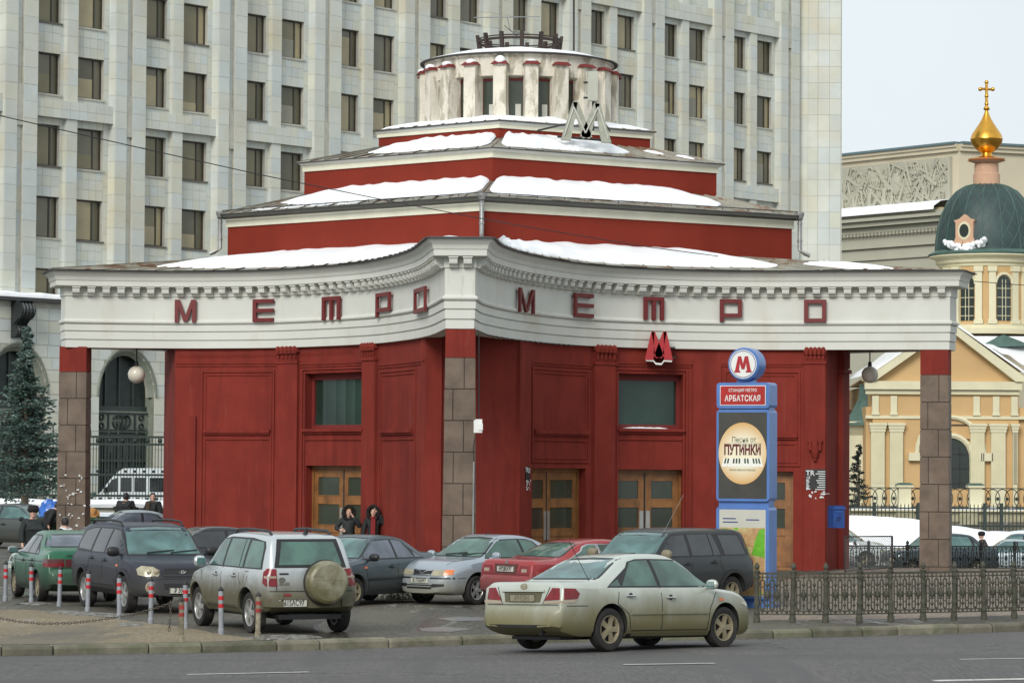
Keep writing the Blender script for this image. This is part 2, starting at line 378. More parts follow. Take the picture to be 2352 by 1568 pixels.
# ================================================================ the pavilion
def catmull(P, n=10):
    P = [V((p[0], p[1])) for p in P]; P = [2 * P[0] - P[1]] + P + [2 * P[-1] - P[-2]]; out = []
    for i in range(1, len(P) - 2):
        a, b, c, d = P[i - 1:i + 3]
        for k in range(n):
            t = k / n; out.append(.5 * (2 * b + (c - a) * t + (2 * a - 5 * b + 4 * c - d) * t * t + (3 * b - a - 3 * c + d) * t ** 3))
    out.append(P[-2]); return out
class Path:
    def __init__(s, pts):
        s.p = [V((q[0], q[1])) for q in pts]; s.c = [0]
        for i in range(1, len(s.p)): s.c.append(s.c[-1] + (s.p[i] - s.p[i - 1]).length)
        s.n = []
        for i in range(len(s.p)):
            d = (s.p[min(i + 1, len(s.p) - 1)] - s.p[max(0, i - 1)]).normalized(); s.n.append(V((d.y, -d.x)))
        s.L = s.c[-1]
    def W(s, u, d, z):
        i = 0
        if u <= 0: i = 0
        elif u >= s.L: i = len(s.p) - 2
        else:
            lo, hi = 0, len(s.c) - 1
            while hi - lo > 1:
                md = (lo + hi) // 2
                if s.c[md] <= u: lo = md
                else: hi = md
            i = lo
        t = (u - s.c[i]) / (s.c[i + 1] - s.c[i]); q = s.p[i].lerp(s.p[i + 1], t); n = s.n[i].lerp(s.n[i + 1], min(1, max(0, t))).normalized()
        return V((q.x + n.x * d, q.y + n.y * d, z))
    def tab(s, d, z=3.0):
        s.T = [(px(s.W(u, d, z))[0], u) for u in [s.L * k / 600 for k in range(601)]]; s.d0 = d
    def u(s, x):
        T = s.T
        for i in range(600):
            if (T[i][0] - x) * (T[i + 1][0] - x) <= 0 and T[i][0] != T[i + 1][0]: return T[i][1] + (T[i + 1][1] - T[i][1]) * (x - T[i][0]) / (T[i + 1][0] - T[i][0])
        return 0 if abs(T[0][0] - x) < abs(T[-1][0] - x) else s.L
    def z(s, x, y):
        P = s.W(s.u(x), s.d0, 0); return at(x, y, P.y).z
LA = catmull([(-12.50, 85.25), (-11.2, 85.55), (-9.8, 85.65), (-8.2, 85.4), (-6.3, 84.5), (-4.05, 81.9), (-2.9, 79.3), (-2.1, 76.2), (-1.58, 72.15)], 8)
RA = catmull([(-.90, 72.15), (-.68, 74.7), (.1, 77.9), (1.45, 81.0), (2.95, 82.7), (4.95, 83.65), (6.7, 83.85), (8.7, 83.55), (10.4, 83.2), (11.9, 82.85)], 8)
LP, RP = Path(LA), Path(RA); LP.tab(-.12); RP.tab(-.12)
back = catmull([(12.2, 83.75), (9.2, 86.5), (7.6, 91), (8.2, 98)], 8) + catmull([(7.4, 98.4), (3, 96), (-3, 96), (-7, 98.6)], 8) + catmull([(-7.8, 98.2), (-7.6, 92), (-9.6, 88), (-12.74, 86.1)], 8)
OUT = LA + RA + back
def loop_norm(P):
    N = []; n = len(P)
    for i in range(n):
        a = (P[i] - P[i - 1]).normalized(); b = (P[(i + 1) % n] - P[i]).normalized()
        na, nb = V((a.y, -a.x)), V((b.y, -b.x)); m = na + nb
        m = m / max(.35, m.dot(m) / 2 ) if m.length > .05 else na
        N.append(m)
    return N
ON = loop_norm(OUT)
def sweep(prof, P=OUT, N=ON, closed_prof=False):
    mb = MB(); R = []
    for (d, z) in prof: R.append([mb.p(P[i].x + N[i].x * d, P[i].y + N[i].y * d, z) for i in range(len(P))])
    n = len(P)
    for k in range(len(prof) - 1):
        for i in range(n): mb.face(R[k][i], R[k][(i + 1) % n], R[k + 1][(i + 1) % n], R[k + 1][i])
    return mb
ZB = 6.035
metro = thing('metro_pavilion', 'dark red star shaped metro entrance pavilion with white curved entablature and round top drum', 'metro station', (0, 85, 0))
# entablature: three fascias, moulding, frieze, corona, cyma
prof = [(-.5, ZB + .02), (-.04, ZB), (0, ZB + .01), (0, 6.245), (-.025, 6.25), (-.025, 6.275), (.018, 6.28), (.018, 6.485), (-.008, 6.49), (-.008, 6.515), (.036, 6.52), (.036, 6.69), (.012, 6.695), (.012, 6.715),
        (.06, 6.72), (.085, 6.75), (.085, 6.79), (.05, 6.82), (.02, 6.84), (.02, 7.48), (.05, 7.49), (.05, 7.735), (.30, 7.745), (.315, 7.76), (.315, 7.90), (.33, 7.905), (.345, 7.93), (.35, 7.985), (.38, 8.04), (.43, 8.09), (.455, 8.14), (.455, 8.16), (-.6, 8.17)]
sweep(prof).build('entablature', K['white'], metro, 32)
sm = MB(); sm.face(*[sm.p(OUT[i].x - ON[i].x * .2, OUT[i].y - ON[i].y * .2, ZB + .045) for i in range(len(OUT))]); sm.build('soffit', K['red_dk'], metro)
sweep([(.40, 8.165), (.53, 8.150), (.535, 8.175), (.40, 8.20)]).build('roof_edge', K['edge'], metro)
# corbels
cb = MB()
cp = [(0, 0), (.02, -.0), (.235, 0), (.235, -.03), (.215, -.045), (.215, -.12), (.195, -.165), (.13, -.185), (.10, -.20), (.09, -.235), (.055, -.255), (0, -.25)]
cb.prism([(-a, b) for a, b in cp], -.098, .098, ax='x'); cb.box(-.115, .115, -.25, 0, -.028, .002)
proto_cb = cb.build('corbel', K['white'], None, 40); ncb = 0
def put_corbel(p, n):
    global ncb
    M = Matrix(((-n.y, -n.x, 0, p.x), (n.x, -n.y, 0, p.y), (0, 0, 1, p.z), (0, 0, 0, 1)))
    if ncb == 0: pass
    place(proto_cb, metro, wm(metro).inverted() @ M); ncb += 1
for path, u0, u1 in ((LP, .25, LP.L - .18), (RP, .18, RP.L - .2)):
    n_ = round((u1 - u0) / .425)
    for k in range(n_ + 1):
        uu = u0 + (u1 - u0) * k / n_; P = path.W(uu, .05, 7.735); P2 = path.W(uu, 1.05, 7.735); put_corbel(P, (P2 - P).normalized())
for xx in (-1.40, -1.06): put_corbel(V((xx, 72.10, 7.735)), V((0, -1, 0)))
bpy.data.objects.remove(proto_cb)
# sign letters M E T P O as bent bars standing off the frieze
def letter(path, kind, x0, x1, y0, y1, nm='sign_letter'):
    path.tab(.12); u0, u1 = path.u(x0), path.u(x1); xm = (x0 + x1) / 2; z1 = path.z(xm, y0); z0 = path.z(xm, y1)
    f = lambda u, d, z: path.W(u, d, z)
    b = MB(lambda x, y, z: f(x, .16 - y, z)); W_ = u1 - u0; H = z1 - z0; t = min(.115, W_ * .24); tz = .105; d0, d1 = 0, .07
    def bar(a, b_, c, d): b.box(u0 + a, u0 + b_, d0, d1, z0 + c, z0 + d)
    if kind == 'M':
        bar(0, t, 0, H); bar(W_ - t, W_, 0, H); c = W_ / 2
        b.prism([(u0 + t * .3, z0 + H - .002), (u0 + t * 1.25, z0 + H - .002), (u0 + c + t * .5, z0 + .02), (u0 + c - t * .5, z0 + .02)], d0 + .002, d1 + .002)
        b.prism([(u1 - t * 1.25, z0 + H - .004), (u1 - t * .3, z0 + H - .004), (u0 + c + t * .5, z0 + .022), (u0 + c - t * .5, z0 + .022)], d0 - .002, d1 - .002)
    elif kind == 'E':
        bar(0, t, 0, H)
        for z in (0, (H - tz) / 2, H - tz): bar(t, W_, z, z + tz)
    elif kind == 'T':
        bar(0, W_, H - tz, H); bar(0, t, 0, H - tz); bar(W_ - t, W_, 0, H - tz); bar((W_ - t) / 2, (W_ + t) / 2, 0, H - tz)
    elif kind == 'P':
        bar(0, t, 0, H); bar(t, W_, H - tz, H); bar(W_ - t, W_, H * .2, H - tz); bar(t, W_ - t, H * .2, H * .2 + tz)
    else:
        bar(0, t, 0, H); bar(W_ - t, W_, 0, H); bar(t, W_ - t, 0, tz); bar(t, W_ - t, H - tz, H)
    b.box(u0 + t * .3, u0 + t * .6, d1, .135, z0 + H * .82, z0 + H * .86); b.box(u1 - t * .6, u1 - t * .3, d1, .135, z0 + H * .82, z0 + H * .86)
    b.build(nm, K['red_letter'], metro)
for a in (('M', 398, 447, 688, 740), ('E', 578, 625, 687, 739), ('T', 738, 778, 681, 735), ('P', 862, 893, 672, 727), ('O', 950, 975, 661, 718)): letter(LP, *a)
for a in (('M', 1190, 1224, 663, 719), ('E', 1317, 1360, 674, 729), ('T', 1477, 1523, 682, 735), ('P', 1652, 1703, 687, 739), ('O', 1846, 1897, 688, 740)): letter(RP, *a)
LP.tab(-.12); RP.tab(-.12)

# walls
class Wall:
    def __init__(s, path, xa, xb): s.P = path; s.ua, s.ub = path.u(xa), path.u(xb); s.f = lambda u, d, z: path.W(u, -.12 + d, z)
    def mb(s): return MB(lambda x, y, z: s.f(x, -y, z))    # box x = along, y = depth inward, z
    def u(s, x): return s.P.u(x)
    def z(s, x, y): return s.P.z(x, y)
    def solid(s, ops, z1, m, name='wall'):
        b = s.mb(); us = sorted(set([s.ua, s.ub] + [o[0] for o in ops] + [o[1] for o in ops]))
        for a, c in zip(us, us[1:]):
            mid = (a + c) / 2; zs = sorted([(o[2], o[3]) for o in ops if o[0] <= mid <= o[1]]); z = 0
            for (p, q) in zs + [(z1, z1)]:
                if p - z > .01: b.box(a, c, 0, .42, z, p, max(1, int((c - a) / .35)))
                z = q
        b.build(name, m, metro)
    def bar(s, b, u0, u1, d, z0, z1, d0=0): b.box(u0, u1, -d, -d0 + .03, z0, z1, max(1, int((u1 - u0) / .4)))
    def frame(s, u0, u1, z0, z1, d=.035, t=.06, steps=2, name='panel_moulding', bottom=True):
        b = s.mb()
        for k in range(steps):
            o = k * t * 1.5; a0, a1, c0, c1 = u0 + o, u1 - o, z0 + (o if bottom else 0), z1 - o; dd = d * (1 - .35 * k)
            s.bar(b, a0, a0 + t, dd, c0, c1); s.bar(b, a1 - t, a1, dd, c0, c1); s.bar(b, a0 + t, a1 - t, dd, c1 - t, c1)
            if bottom: s.bar(b, a0 + t, a1 - t, dd, c0, c0 + t)
        b.build(name, K['red'], metro)
    def ledge(s, u0, u1, z, name='wall_ledge'):
        b = s.mb(); s.bar(b, u0, u1, .10, z - .05, z + .05); s.bar(b, u0 + .01, u1 - .01, .06, z - .10, z - .05); s.bar(b, u0 + .02, u1 - .02, .03, z - .24, z - .19); b.build(name, K['red'], metro)
    def pilaster(s, x0, x1, yc0, yc1, z0=0.0):
        u0, u1 = s.u(x0), s.u(x1); xm = (x0 + x1) / 2; zt, zb = s.z(xm, yc0), s.z(xm, yc1); b = s.mb()
        s.bar(b, u0, u1, .09, z0, zb); s.bar(b, u0 - .03, u1 + .03, .125, zb - .02, zb + .05); b.build('pilaster', K['red'], metro)
        c = s.mb(); w_ = u1 - u0; s.bar(c, u0 + .02, u1 - .02, .08, zb + .05, zt)
        for k in range(5):
            uc = u0 + w_ * (k + .5) / 5
            for (h0, h1, e) in ((zb + .06, zb + .24, .105), (zb + .12, zt - .15, .13)):
                c.box(uc - w_ * .055, uc + w_ * .055, -e, -.07, h0, h1)
            c.lathe([(w_ * .10, -.11), (w_ * .115, 0), (w_ * .09, .08), (.01, .11)], 6, (uc, -.12, zt - .07))
        s.bar(c, u0 - .03, u1 + .03, .11, zt - .12, zt - .01); c.build('capital', K['red'], metro)
    def window(s, x0, x1, y0, y1, gx0, gx1, gy0, gy1):
        u0, u1 = s.u(x0), s.u(x1); xm = (x0 + x1) / 2; z1, z0 = s.z(xm, y0), s.z(xm, y1)
        g1, g0 = s.z(xm, gy0) , s.z(xm, gy1); s.ops.append((u0, u1, z0, z1))
        b = s.mb(); D = .30; t = .10; tb = g0 - z0
        b.box(u0, u0 + t, D - .06, D + .1, z0, z1, 1); b.box(u1 - t, u1, D - .06, D + .1, z0, z1); b.box(u0 + t, u1 - t, D - .058, D + .1, z0, z0 + .12, 4); b.box(u0 + t, u1 - t, D - .058, D + .1, z1 - .16, z1, 4)
        fr = b.build('window', K['red_dk'], metro)
        b = s.mb(); b.box(u0 + t, u1 - t, D, D + .02, z0 + .12, z1 - .16, 6); b.build('pane', K['wglass'], fr)
        b = s.mb(); s.bar(b, u0 - .03, u1 + .03, .12, z0 - .07, z0 + .012); s.bar(b, u0, u1, .06, z0 - .13, z0 - .07); s.bar(b, u0, u1, .035, z0 - .30, z0 - .26); b.build('sill', K['red'], fr)
        s.frame(u0 - .13, u1 + .13, .05, z1 + .16, .045, .055, 2, 'opening_moulding', False)
        return fr, u0, u1, z0
    def door(s, x0, x1, y0, z0=0.08):
        u0, u1 = s.u(x0), s.u(x1); z1 = s.z((x0 + x1) / 2, y0); s.ops.append((u0, u1, 0, z1)); D = .24
        b = s.mb(); b.box(u0, u0 + .07, D, D + .12, z0, z1); b.box(u1 - .07, u1, D, D + .12, z0, z1); b.box(u0 + .07, u1 - .07, D, D + .12, z1 - .10, z1, 3)
        b.box(u0, u1, -.05, D + .14, 0, z0, 3)
        dr = b.build('door', K['wood'], metro); W_ = u1 - u0 - .14; mid = (u0 + u1) / 2
        for sgn in (0, 1):
            a, c = (u0 + .075, mid - .024) if sgn == 0 else (mid + .024, u1 - .075)
            b = s.mb(); st = min(.14, (c - a) * .17); H = z1 - .105 - z0; zz = [z0 + .01, z0 + .16, z0 + H * .34, z0 + H * .41, z0 + H * .645, z0 + H * .72, z0 + H * .93, z0 + H]
            b.box(a, a + st, D + .03, D + .08, zz[0], zz[-1]); b.box(c - st, c, D + .03, D + .08, zz[0], zz[-1])
            for p, q in ((0, 1), (2, 3), (4, 5), (6, 7)): b.box(a + st, c - st, D + .03, D + .08, zz[p], zz[q])
            b.box(a + st, c - st, D + .055, D + .08, zz[1], zz[2])
            for k in range(1, 5):
                uu = a + st + (c - a - 2 * st) * k / 5; b.box(uu - .008, uu + .008, D + .045, D + .06, zz[1], zz[2])
            for p, q in ((3, 4), (5, 6)):
                t = .025
                b.box(a + st, a + st + t, D + .02, D + .05, zz[p], zz[q]); b.box(c - st - t, c - st, D + .02, D + .05, zz[p], zz[q])
                b.box(a + st + t, c - st - t, D + .02, D + .05, zz[p], zz[p] + t); b.box(a + st + t, c - st - t, D + .02, D + .05, zz[q] - t, zz[q])
            b.build('door_leaf', K['wood'], dr)
            b = s.mb()
            for p, q in ((3, 4), (5, 6)): b.box(a + st, c - st, D + .05, D + .06, zz[p], zz[q])
            b.build('door_glass', K['wglass2'], dr)
            b = s.mb(); e = (c - st + .01, c - .012) if sgn == 0 else (a + .012, a + st - .01)
            b.box(e[0], e[1], D + .012, D + .03, z0 + H * .30, z0 + H * .60); b.build('push_plate', K['steel'], dr)
        b = s.mb(); b.box(mid - .022, mid + .022, D + .022, D + .06, z0 + .01, z1 - .105); b.build('leaf_gap_shade', K['dark'], dr)  # dark strip puts the shade of the gap between the leaves into colour
        return u0, u1, z1
ZW = ZB + .06
LW = Wall(LP, 400, 976); LW.ops = []
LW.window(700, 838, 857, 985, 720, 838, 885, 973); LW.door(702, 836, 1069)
LW.solid(LW.ops, ZW, K['red'])
LW.pilaster(638, 686, 798, 833); LW.pilaster(836, 866, 790, 826)
LW.frame(LW.u(460), LW.u(630), LW.z(550, 1262), LW.z(550, 850)); LW.ledge(LW.u(467), LW.u(622), LW.z(550, 990))
LW.frame(LW.u(872), LW.u(955), LW.z(910, 1262), LW.z(910, 848)); LW.ledge(LW.u(878), LW.u(950), LW.z(910, 989))
b = LW.mb(); LW.bar(b, LW.ua + .02, LW.u(450), .07, 0, LW.z(425, 955)); b.build('wall_dado', K['red'], metro)
for W_, segs in ((LW, ((402, 636), (687, 835), (868, 974))),):
    for a, c in segs:
        b = W_.mb(); zz = W_.z((a + c) / 2, 833); W_.bar(b, W_.u(a), W_.u(c), .05, zz - .03, zz + .02); W_.bar(b, W_.u(a), W_.u(c), .025, zz - .10, zz - .03); b.build('wall_string', K['red'], metro)
RW = Wall(RP, 1187, 1898); RW.ops = []
wf, wu0, wu1, wz0 = RW.window(1418, 1568, 860, 985, 1422, 1550, 882, 972)
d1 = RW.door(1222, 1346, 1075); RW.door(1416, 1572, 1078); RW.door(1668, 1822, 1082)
RW.solid(RW.ops, ZW, K['red'])
RW.pilaster(1360, 1408, 795, 836); RW.pilaster(1848, 1896, 800, 834)
RW.frame(RW.u(1220), RW.u(1352), RW.z(1290, 1062), RW.z(1290, 847)); RW.ledge(RW.u(1224), RW.u(1348), RW.z(1290, 992))
RW.frame(RW.u(1662), RW.u(1838), RW.z(1750, 1070), RW.z(1750, 851)); RW.ledge(RW.u(1668), RW.u(1832), RW.z(1750, 1000))
b = RW.mb(); RW.bar(b, RW.ua + .004, RW.u(1212), .08, 0, ZW); b.build('corner_pier', K['red'], metro)
b = RW.mb(); RW.bar(b, RW.u(1590), RW.u(1655), .05, 0, RW.z(1620, 835)); b.build('wall_pier', K['red'], metro)
for a, c in ((1214, 1358), (1412, 1588), (1592, 1842)):
    b = RW.mb(); zz = RW.z((a + c) / 2, 834); RW.bar(b, RW.u(a), RW.u(c), .05, zz - .03, zz + .02); RW.bar(b, RW.u(a), RW.u(c), .025, zz - .10, zz - .03); b.build('wall_string', K['red'], metro)
# snow on the right window sill
b = RW.mb(); rr = random.Random(5); L_ = wu1 - wu0
P = []
for k in range(25):
    u_ = wu0 + L_ * (.12 + .64 * k / 24); h = .035 * (1 - abs(2 * k / 24 - 1) ** 4) * rr.uniform(.6, 1.2) + .002
    P.append([(u_, -.115, wz0 + .013), (u_, -.105, wz0 + .013 + h), (u_, -.02, wz0 + .014 + h * 1.1), (u_, .10, wz0 + .014 + h), (u_, .2, wz0 + .013)])
b.grid(P); b.build('sill_snow', K['snow'], metro, 50, kind='stuff')
# chamfered core walls behind the tips and closing back walls
def wallseg(pts, th, z0, z1, m, name):
    for i in range(len(pts) - 1):
        a, c = V(pts[i]), V(pts[i + 1]); d = (c - a).normalized(); n = V((-d.y, d.x)) * th
        b = MB(); q = [a, c, c + n, a + n]; b.prism([(0, 0)], 0, 0) if False else None
        A = [b.p(p.x, p.y, z0) for p in q]; B = [b.p(p.x, p.y, z1) for p in q]; b.face(*A[::-1]); b.face(*B)
        for k in range(4): b.face(A[k], A[(k + 1) % 4], B[(k + 1) % 4], B[k])
        b.build(name, m, metro)
e1 = LW.f(LW.ub, -.02, 0); e2 = RW.f(RW.ua, -.02, 0)
wallseg([(e1.x, e1.y), (e2.x, e2.y)], .3, 0, ZW, K['red'], 'wall')
e3 = RW.f(RW.ub, -.02, 0); e0 = LW.f(LW.ua, -.02, 0)
wallseg([(e3.x, e3.y), (e3.x + .75, e3.y + 2.1)], .3, 0, ZW, K['red'], 'wall')
cr = MB(); d_ = V((.75, 2.1, 0)).normalized(); nrm = V((d_.y, -d_.x, 0)); a_ = V((e3.x, e3.y, 0)) + d_ * 1.35
Mx = Matrix(((d_.x, nrm.x, 0, a_.x), (d_.y, nrm.y, 0, a_.y), (0, 0, 1, 0), (0, 0, 0, 1)))
cr.box(0, .78, -.05, .14, 0, 5.55, M=Mx); cr.box(-.06, .84, -.05, .19, 5.45, 5.56, M=Mx); cr.box(.02, .76, -.05, .10, 5.56, ZW, M=Mx)
for k in range(5): cr.box(.06 + k * .145, .14 + k * .145, .08, .17, 5.58, 5.95, M=Mx)
cr.box(-.03, .81, 0, .15, 5.93, ZW, M=Mx); cr.build('pilaster', K['red'], metro)
wallseg([(e3.x + .75, e3.y + 2.1), (7.3, 95), (-7, 95), (e0.x - .55, e0.y + 2.2), (e0.x, e0.y)], .3, 0, ZW, K['red'], 'back_wall')

# columns of stone blocks
def column(cx, cy, ang, w0, w1, top=ZB + .03):
    M = TR(cx, cy, 0, ang); col = MB(); H = top
    def wd(z): return w0 + (w1 - w0) * (1 - z / H)
    def blk(mb, f0, f1, z0, z1, ins=0., g0=0., g1=0.):
        P = []
        for z in (z0, z1):
            w_ = wd(z) / 2 - ins
            x0 = -w_ + 2 * w_ * f0 + g0; x1 = -w_ + 2 * w_ * f1 - g1
            P += [(x0, -w_, z), (x1, -w_, z), (x1, w_, z), (x0, w_, z)]
        I = [mb.p(*(M @ V(q))) for q in P]
        mb.face(I[3], I[2], I[1], I[0]); mb.face(*I[4:])
        for k in range(4): mb.face(I[k], I[(k + 1) % 4], I[4 + (k + 1) % 4], I[4 + k])
    blk(col, 0, 1, 5.42, H); blk(col, 0, 1, 5.36, 5.42, -.0)
    root = col.build('column', K['red'], metro)
    core = MB(); blk(core, 0, 1, 0, 5.37, .022); core.build('mortar', K['mortar'], root)
    z = 5.36; k = 0; rr = random.Random(int(cx * 10))
    while z > .05:
        z0 = max(0, z - .745); s_ = (.64 if k % 2 == 0 else .30) + rr.uniform(-.03, .03)
        for f0, f1 in ((0, s_), (s_, 1)):
            b = MB(); j = rr.uniform(-.006, .004); blk(b, f0, f1, z0 + .011, z - .011, j, .011 if f0 else 0, .011 if f1 < 1 else 0); b.build('stone_block', K['granite'], root)
        z -= .745; k += 1
    return root
colM = column(-1.225, 72.52, 0, .70, .80); column(-12.28, 85.72, radians(-3), .76, .80); column(11.60, 83.33, radians(-14), .76, .80)
# ---------------------------------------------------------------- tiers, roofs, snow, drum
CX, CY = .16, 90.8  # upper tiers, drum and fittings: coordinates scaled about the camera to sit farther back
def tierpts(L, M, R, rb): return [V(L), V(M), V(R), V((CX + rb * .59, CY + rb * .81)), V((CX - rb * .59, CY + rb * .81))]
T2 = tierpts((-8.31, 88.7), (-.84, 82.35), (8.07, 87.9), 8.57)
T3 = tierpts((-6.12, 89.1), (-.57, 84.5), (5.94, 88.7), 6.32)
T4 = tierpts((-3.97, 89.6), (-.40, 86.7), (4.03, 89.4), 4.18)
def off(P, d):
    N = loop_norm(P); return [P[i] + N[i] * d for i in range(len(P))]
def prismring(P, Q, z0, z1, m, name, cap=False, parent=metro):
    b = MB(); n = len(P); A = [b.p(p.x, p.y, z0) for p in P]; B = [b.p(p.x, p.y, z1) for p in Q]
    for i in range(n): b.face(A[i], A[(i + 1) % n], B[(i + 1) % n], B[i])
    if cap: b.face(*B); b.face(*A[::-1])
    return b.build(name, m, parent)
def rayin(P, p):                       # from the middle to p: where it meets polygon P
    c = V((CX, CY)); d = p - c; best = None
    for i in range(len(P)):
        a, e = P[i], P[(i + 1) % len(P)] - P[i]; den = d.x * e.y - d.y * e.x
        if abs(den) < 1e-9: continue
        t = ((a - c).x * e.y - (a - c).y * e.x) / den; s = ((a - c).x * d.y - (a - c).y * d.x) / den
        if t > 0 and -1e-6 <= s <= 1 + 1e-6: best = t if best is None else min(best, t)
    return c + d * (best or .5)
def roof(outer, inner, zo, zi, step=.56):
    """standing-seam sheets from the eave polyline (closed) in to the wall polygon"""
    rest = MB(); rest.mi = 0; n = len(outer); pts = []
    for i in range(n):
        a, c = outer[i], outer[(i + 1) % n]; L = (c - a).length; k = max(1, round(L / step))
        for j in range(k): pts.append(a.lerp(c, j / k))
    cnt = 0
    for i in range(len(pts)):
        a, c = pts[i], pts[(i + 1) % len(pts)]; ia, ic = rayin(inner, a), rayin(inner, c)
        front = (a.y + c.y) / 2 < CY + .5; b = MB() if front else rest
        dz = random.uniform(-.006, .010) if front else 0
        G = []
        for s in (0, .96, .97, 1.0):
            row = []
            for v in (0, .5, 1):
                q = a.lerp(c, s).lerp(ia.lerp(ic, s), v); h = (.028 if s > .965 else 0) + dz; row.append((q.x, q.y, zo + (zi - zo) * v + h))
            G.append(row)
        b.grid(G)
        if front: b.build('roof_sheet', K['roofmetal'], metro)
    rest.build('back_roof', K['roofmetal'], metro)
def sn(x, y=0, z=0): return MN.noise(V((x, y, z)))
def snow(fn, s0, s1, v0, v1=1.0, th=.16, ns=90, nv=14, seed=0, lump=.022, e0=.06, e1=.06, jag=.05):
    """fn(s, v) gives the roof point; snow lies from an uneven lower edge v0 up to v1"""
    b = MB(); G = []
    for i in range(ns + 1):
        s = s0 + (s1 - s0) * i / ns; t = i / ns
        end = min(1, t / e0 if e0 else 1, (1 - t) / e1 if e1 else 1); end = max(0, end)
        base = v0(t) if callable(v0) else v0
        vlo = base + jag * (sn(t * 9, seed) + .6 * sn(t * 31, seed + 3)) + (1 - end ** .6) * .35 * (v1 - base)
        vlo = min(max(vlo, .015), v1 - .02); row = []
        q = fn(s, vlo); row.append((q.x, q.y, q.z + .004))
        for j in range(nv + 1):
            v = vlo + (v1 - vlo) * (j / nv) ** 1.3; q = fn(s, v); jj = j / nv
            h = th * (.22 + .78 * min(1, jj * 2.2)) * (.15 + .85 * sqrt(end)) * (1 + .35 * sn(t * 14, jj * 3, seed)) + lump * sn(t * 24, jj * 5, seed + 7) * end
            if j == 0: h = max(.02, h * .7)
            row.append((q.x, q.y, q.z + max(.012, h)))
        G.append(row)
    b.grid(G); o = b.build('snow', K['snow'], metro, 60, kind='stuff'); return o
# tier 1 roof
EO = [OUT[i] + ON[i] * .5 for i in range(len(OUT))]
Z1O, Z1I = 8.20, 8.80
roof(EO[::3], T2, Z1O, Z1I, .6)
def t1(path):
    def fn(s, v):
        q = path.W(s * path.L, .5, 0); p = V((q.x, q.y)); i = rayin(T2, p); r_ = p.lerp(i, v); return V((r_.x, r_.y, Z1O + (Z1I - Z1O) * v))
    return fn
uL = lambda x: LP.u(x) / LP.L; uR = lambda x: RP.u(x) / RP.L
LP.tab(.5, 8.2); RP.tab(.5, 8.2)
snow(t1(LP), uL(225), uL(1000), lambda t: .14 * (1 - min(1, t / .35)) + .06, 1.0, .13, 110, seed=1, e0=.04, e1=.03)
snow(t1(RP), uR(1118), uR(1900), lambda t: .07 + .08 * t, 1.0, .16, 110, seed=2, e0=.02, e1=.07)
snow(t1(RP), uR(1955), uR(2095), .02, .32, .10, 40, 8, seed=4, e0=.2, e1=.3)
LP.tab(-.12); RP.tab(-.12)
def tier(P, z0, zb, ze, over, inner, zr, band=.05):
    prismring(P, P, z0 - .3, zb, K['red_up'], 'tier_wall')
    O = off(P, band); O2 = off(P, band + .03); O3 = off(P, over)
    prismring(O, O, zb, ze - .09, K['frieze'], 'tier_frieze'); prismring(off(P, -.02), O, zb - .001, zb, K['frieze'], 'tier_frieze')
    prismring(O2, off(P, over - .06), ze - .09, ze - .025, K['white'], 'tier_cornice'); prismring(O, O2, ze - .092, ze - .09, K['white'], 'tier_cornice')
    prismring(off(P, over - .08), O3, ze - .025, ze - .02, K['edge'], 'roof_edge'); prismring(O3, O3, ze - .02, ze, K['edge'], 'roof_edge')
    roof(O3, inner, ze, zr); return O3
def side(O, I, i, zo, zi):
    a, b = O[i], O[i + 1]; c, d = I[i], I[i + 1]
    def fn(s, v):
        q = a.lerp(b, s).lerp(c.lerp(d, s), v); return V((q.x, q.y, zo + (zi - zo) * v))
    return fn
O2 = tier(T2, 9.0, 9.697, 10.073, .28, T3, 10.700)
prismring(off(T2, .10), off(T2, .30), 9.927, 9.969, K['edge'], 'gutter'); 
snow(side(O2, T3, 0, 10.084, 10.700), .10, .985, lambda t: .16 + .08 * (1 - t), 1.0, .17, 120, seed=5, e0=.22, e1=.05)
snow(side(O2, T3, 1, 10.084, 10.700), .012, .84, lambda t: .12 + .12 * t, 1.0, .18, 120, seed=6, e0=.05, e1=.10)
for k in range(4): snow(side(O2, T3, 0, 10.084, 10.700), .12 + k * .11, .21 + k * .11, .04, .16, .03, 24, 5, seed=20 + k, e0=.3, e1=.3)
O3 = tier(T3, 10.679, 11.369, 11.630, .22, T4, 12.163)
snow(side(O3, T4, 0, 11.641, 12.163), .22, .975, lambda t: .12 + .1 * (1 - t), 1.0, .17, 100, seed=8, e0=.25, e1=.05)
snow(side(O3, T4, 1, 11.641, 12.163), .03, .68, lambda t: .10 + .12 * t, 1.0, .17, 100, seed=9, e0=.05, e1=.15)
for (a, c, e) in ((.80, .87, .45), (.89, .94, .2)): snow(side(O3, T4, 1, 11.641, 12.163), a, c, e, e + .18, .05, 20, 5, seed=int(a * 100), e0=.3, e1=.3)
RD = 2.466
circ = [V((CX + 2.612 * cos(2 * pi * k / 40), CY + 2.612 * sin(2 * pi * k / 40))) for k in range(40)]
O4 = tier(T4, 12.142, 12.435, 12.644, .16, circ, 12.884)
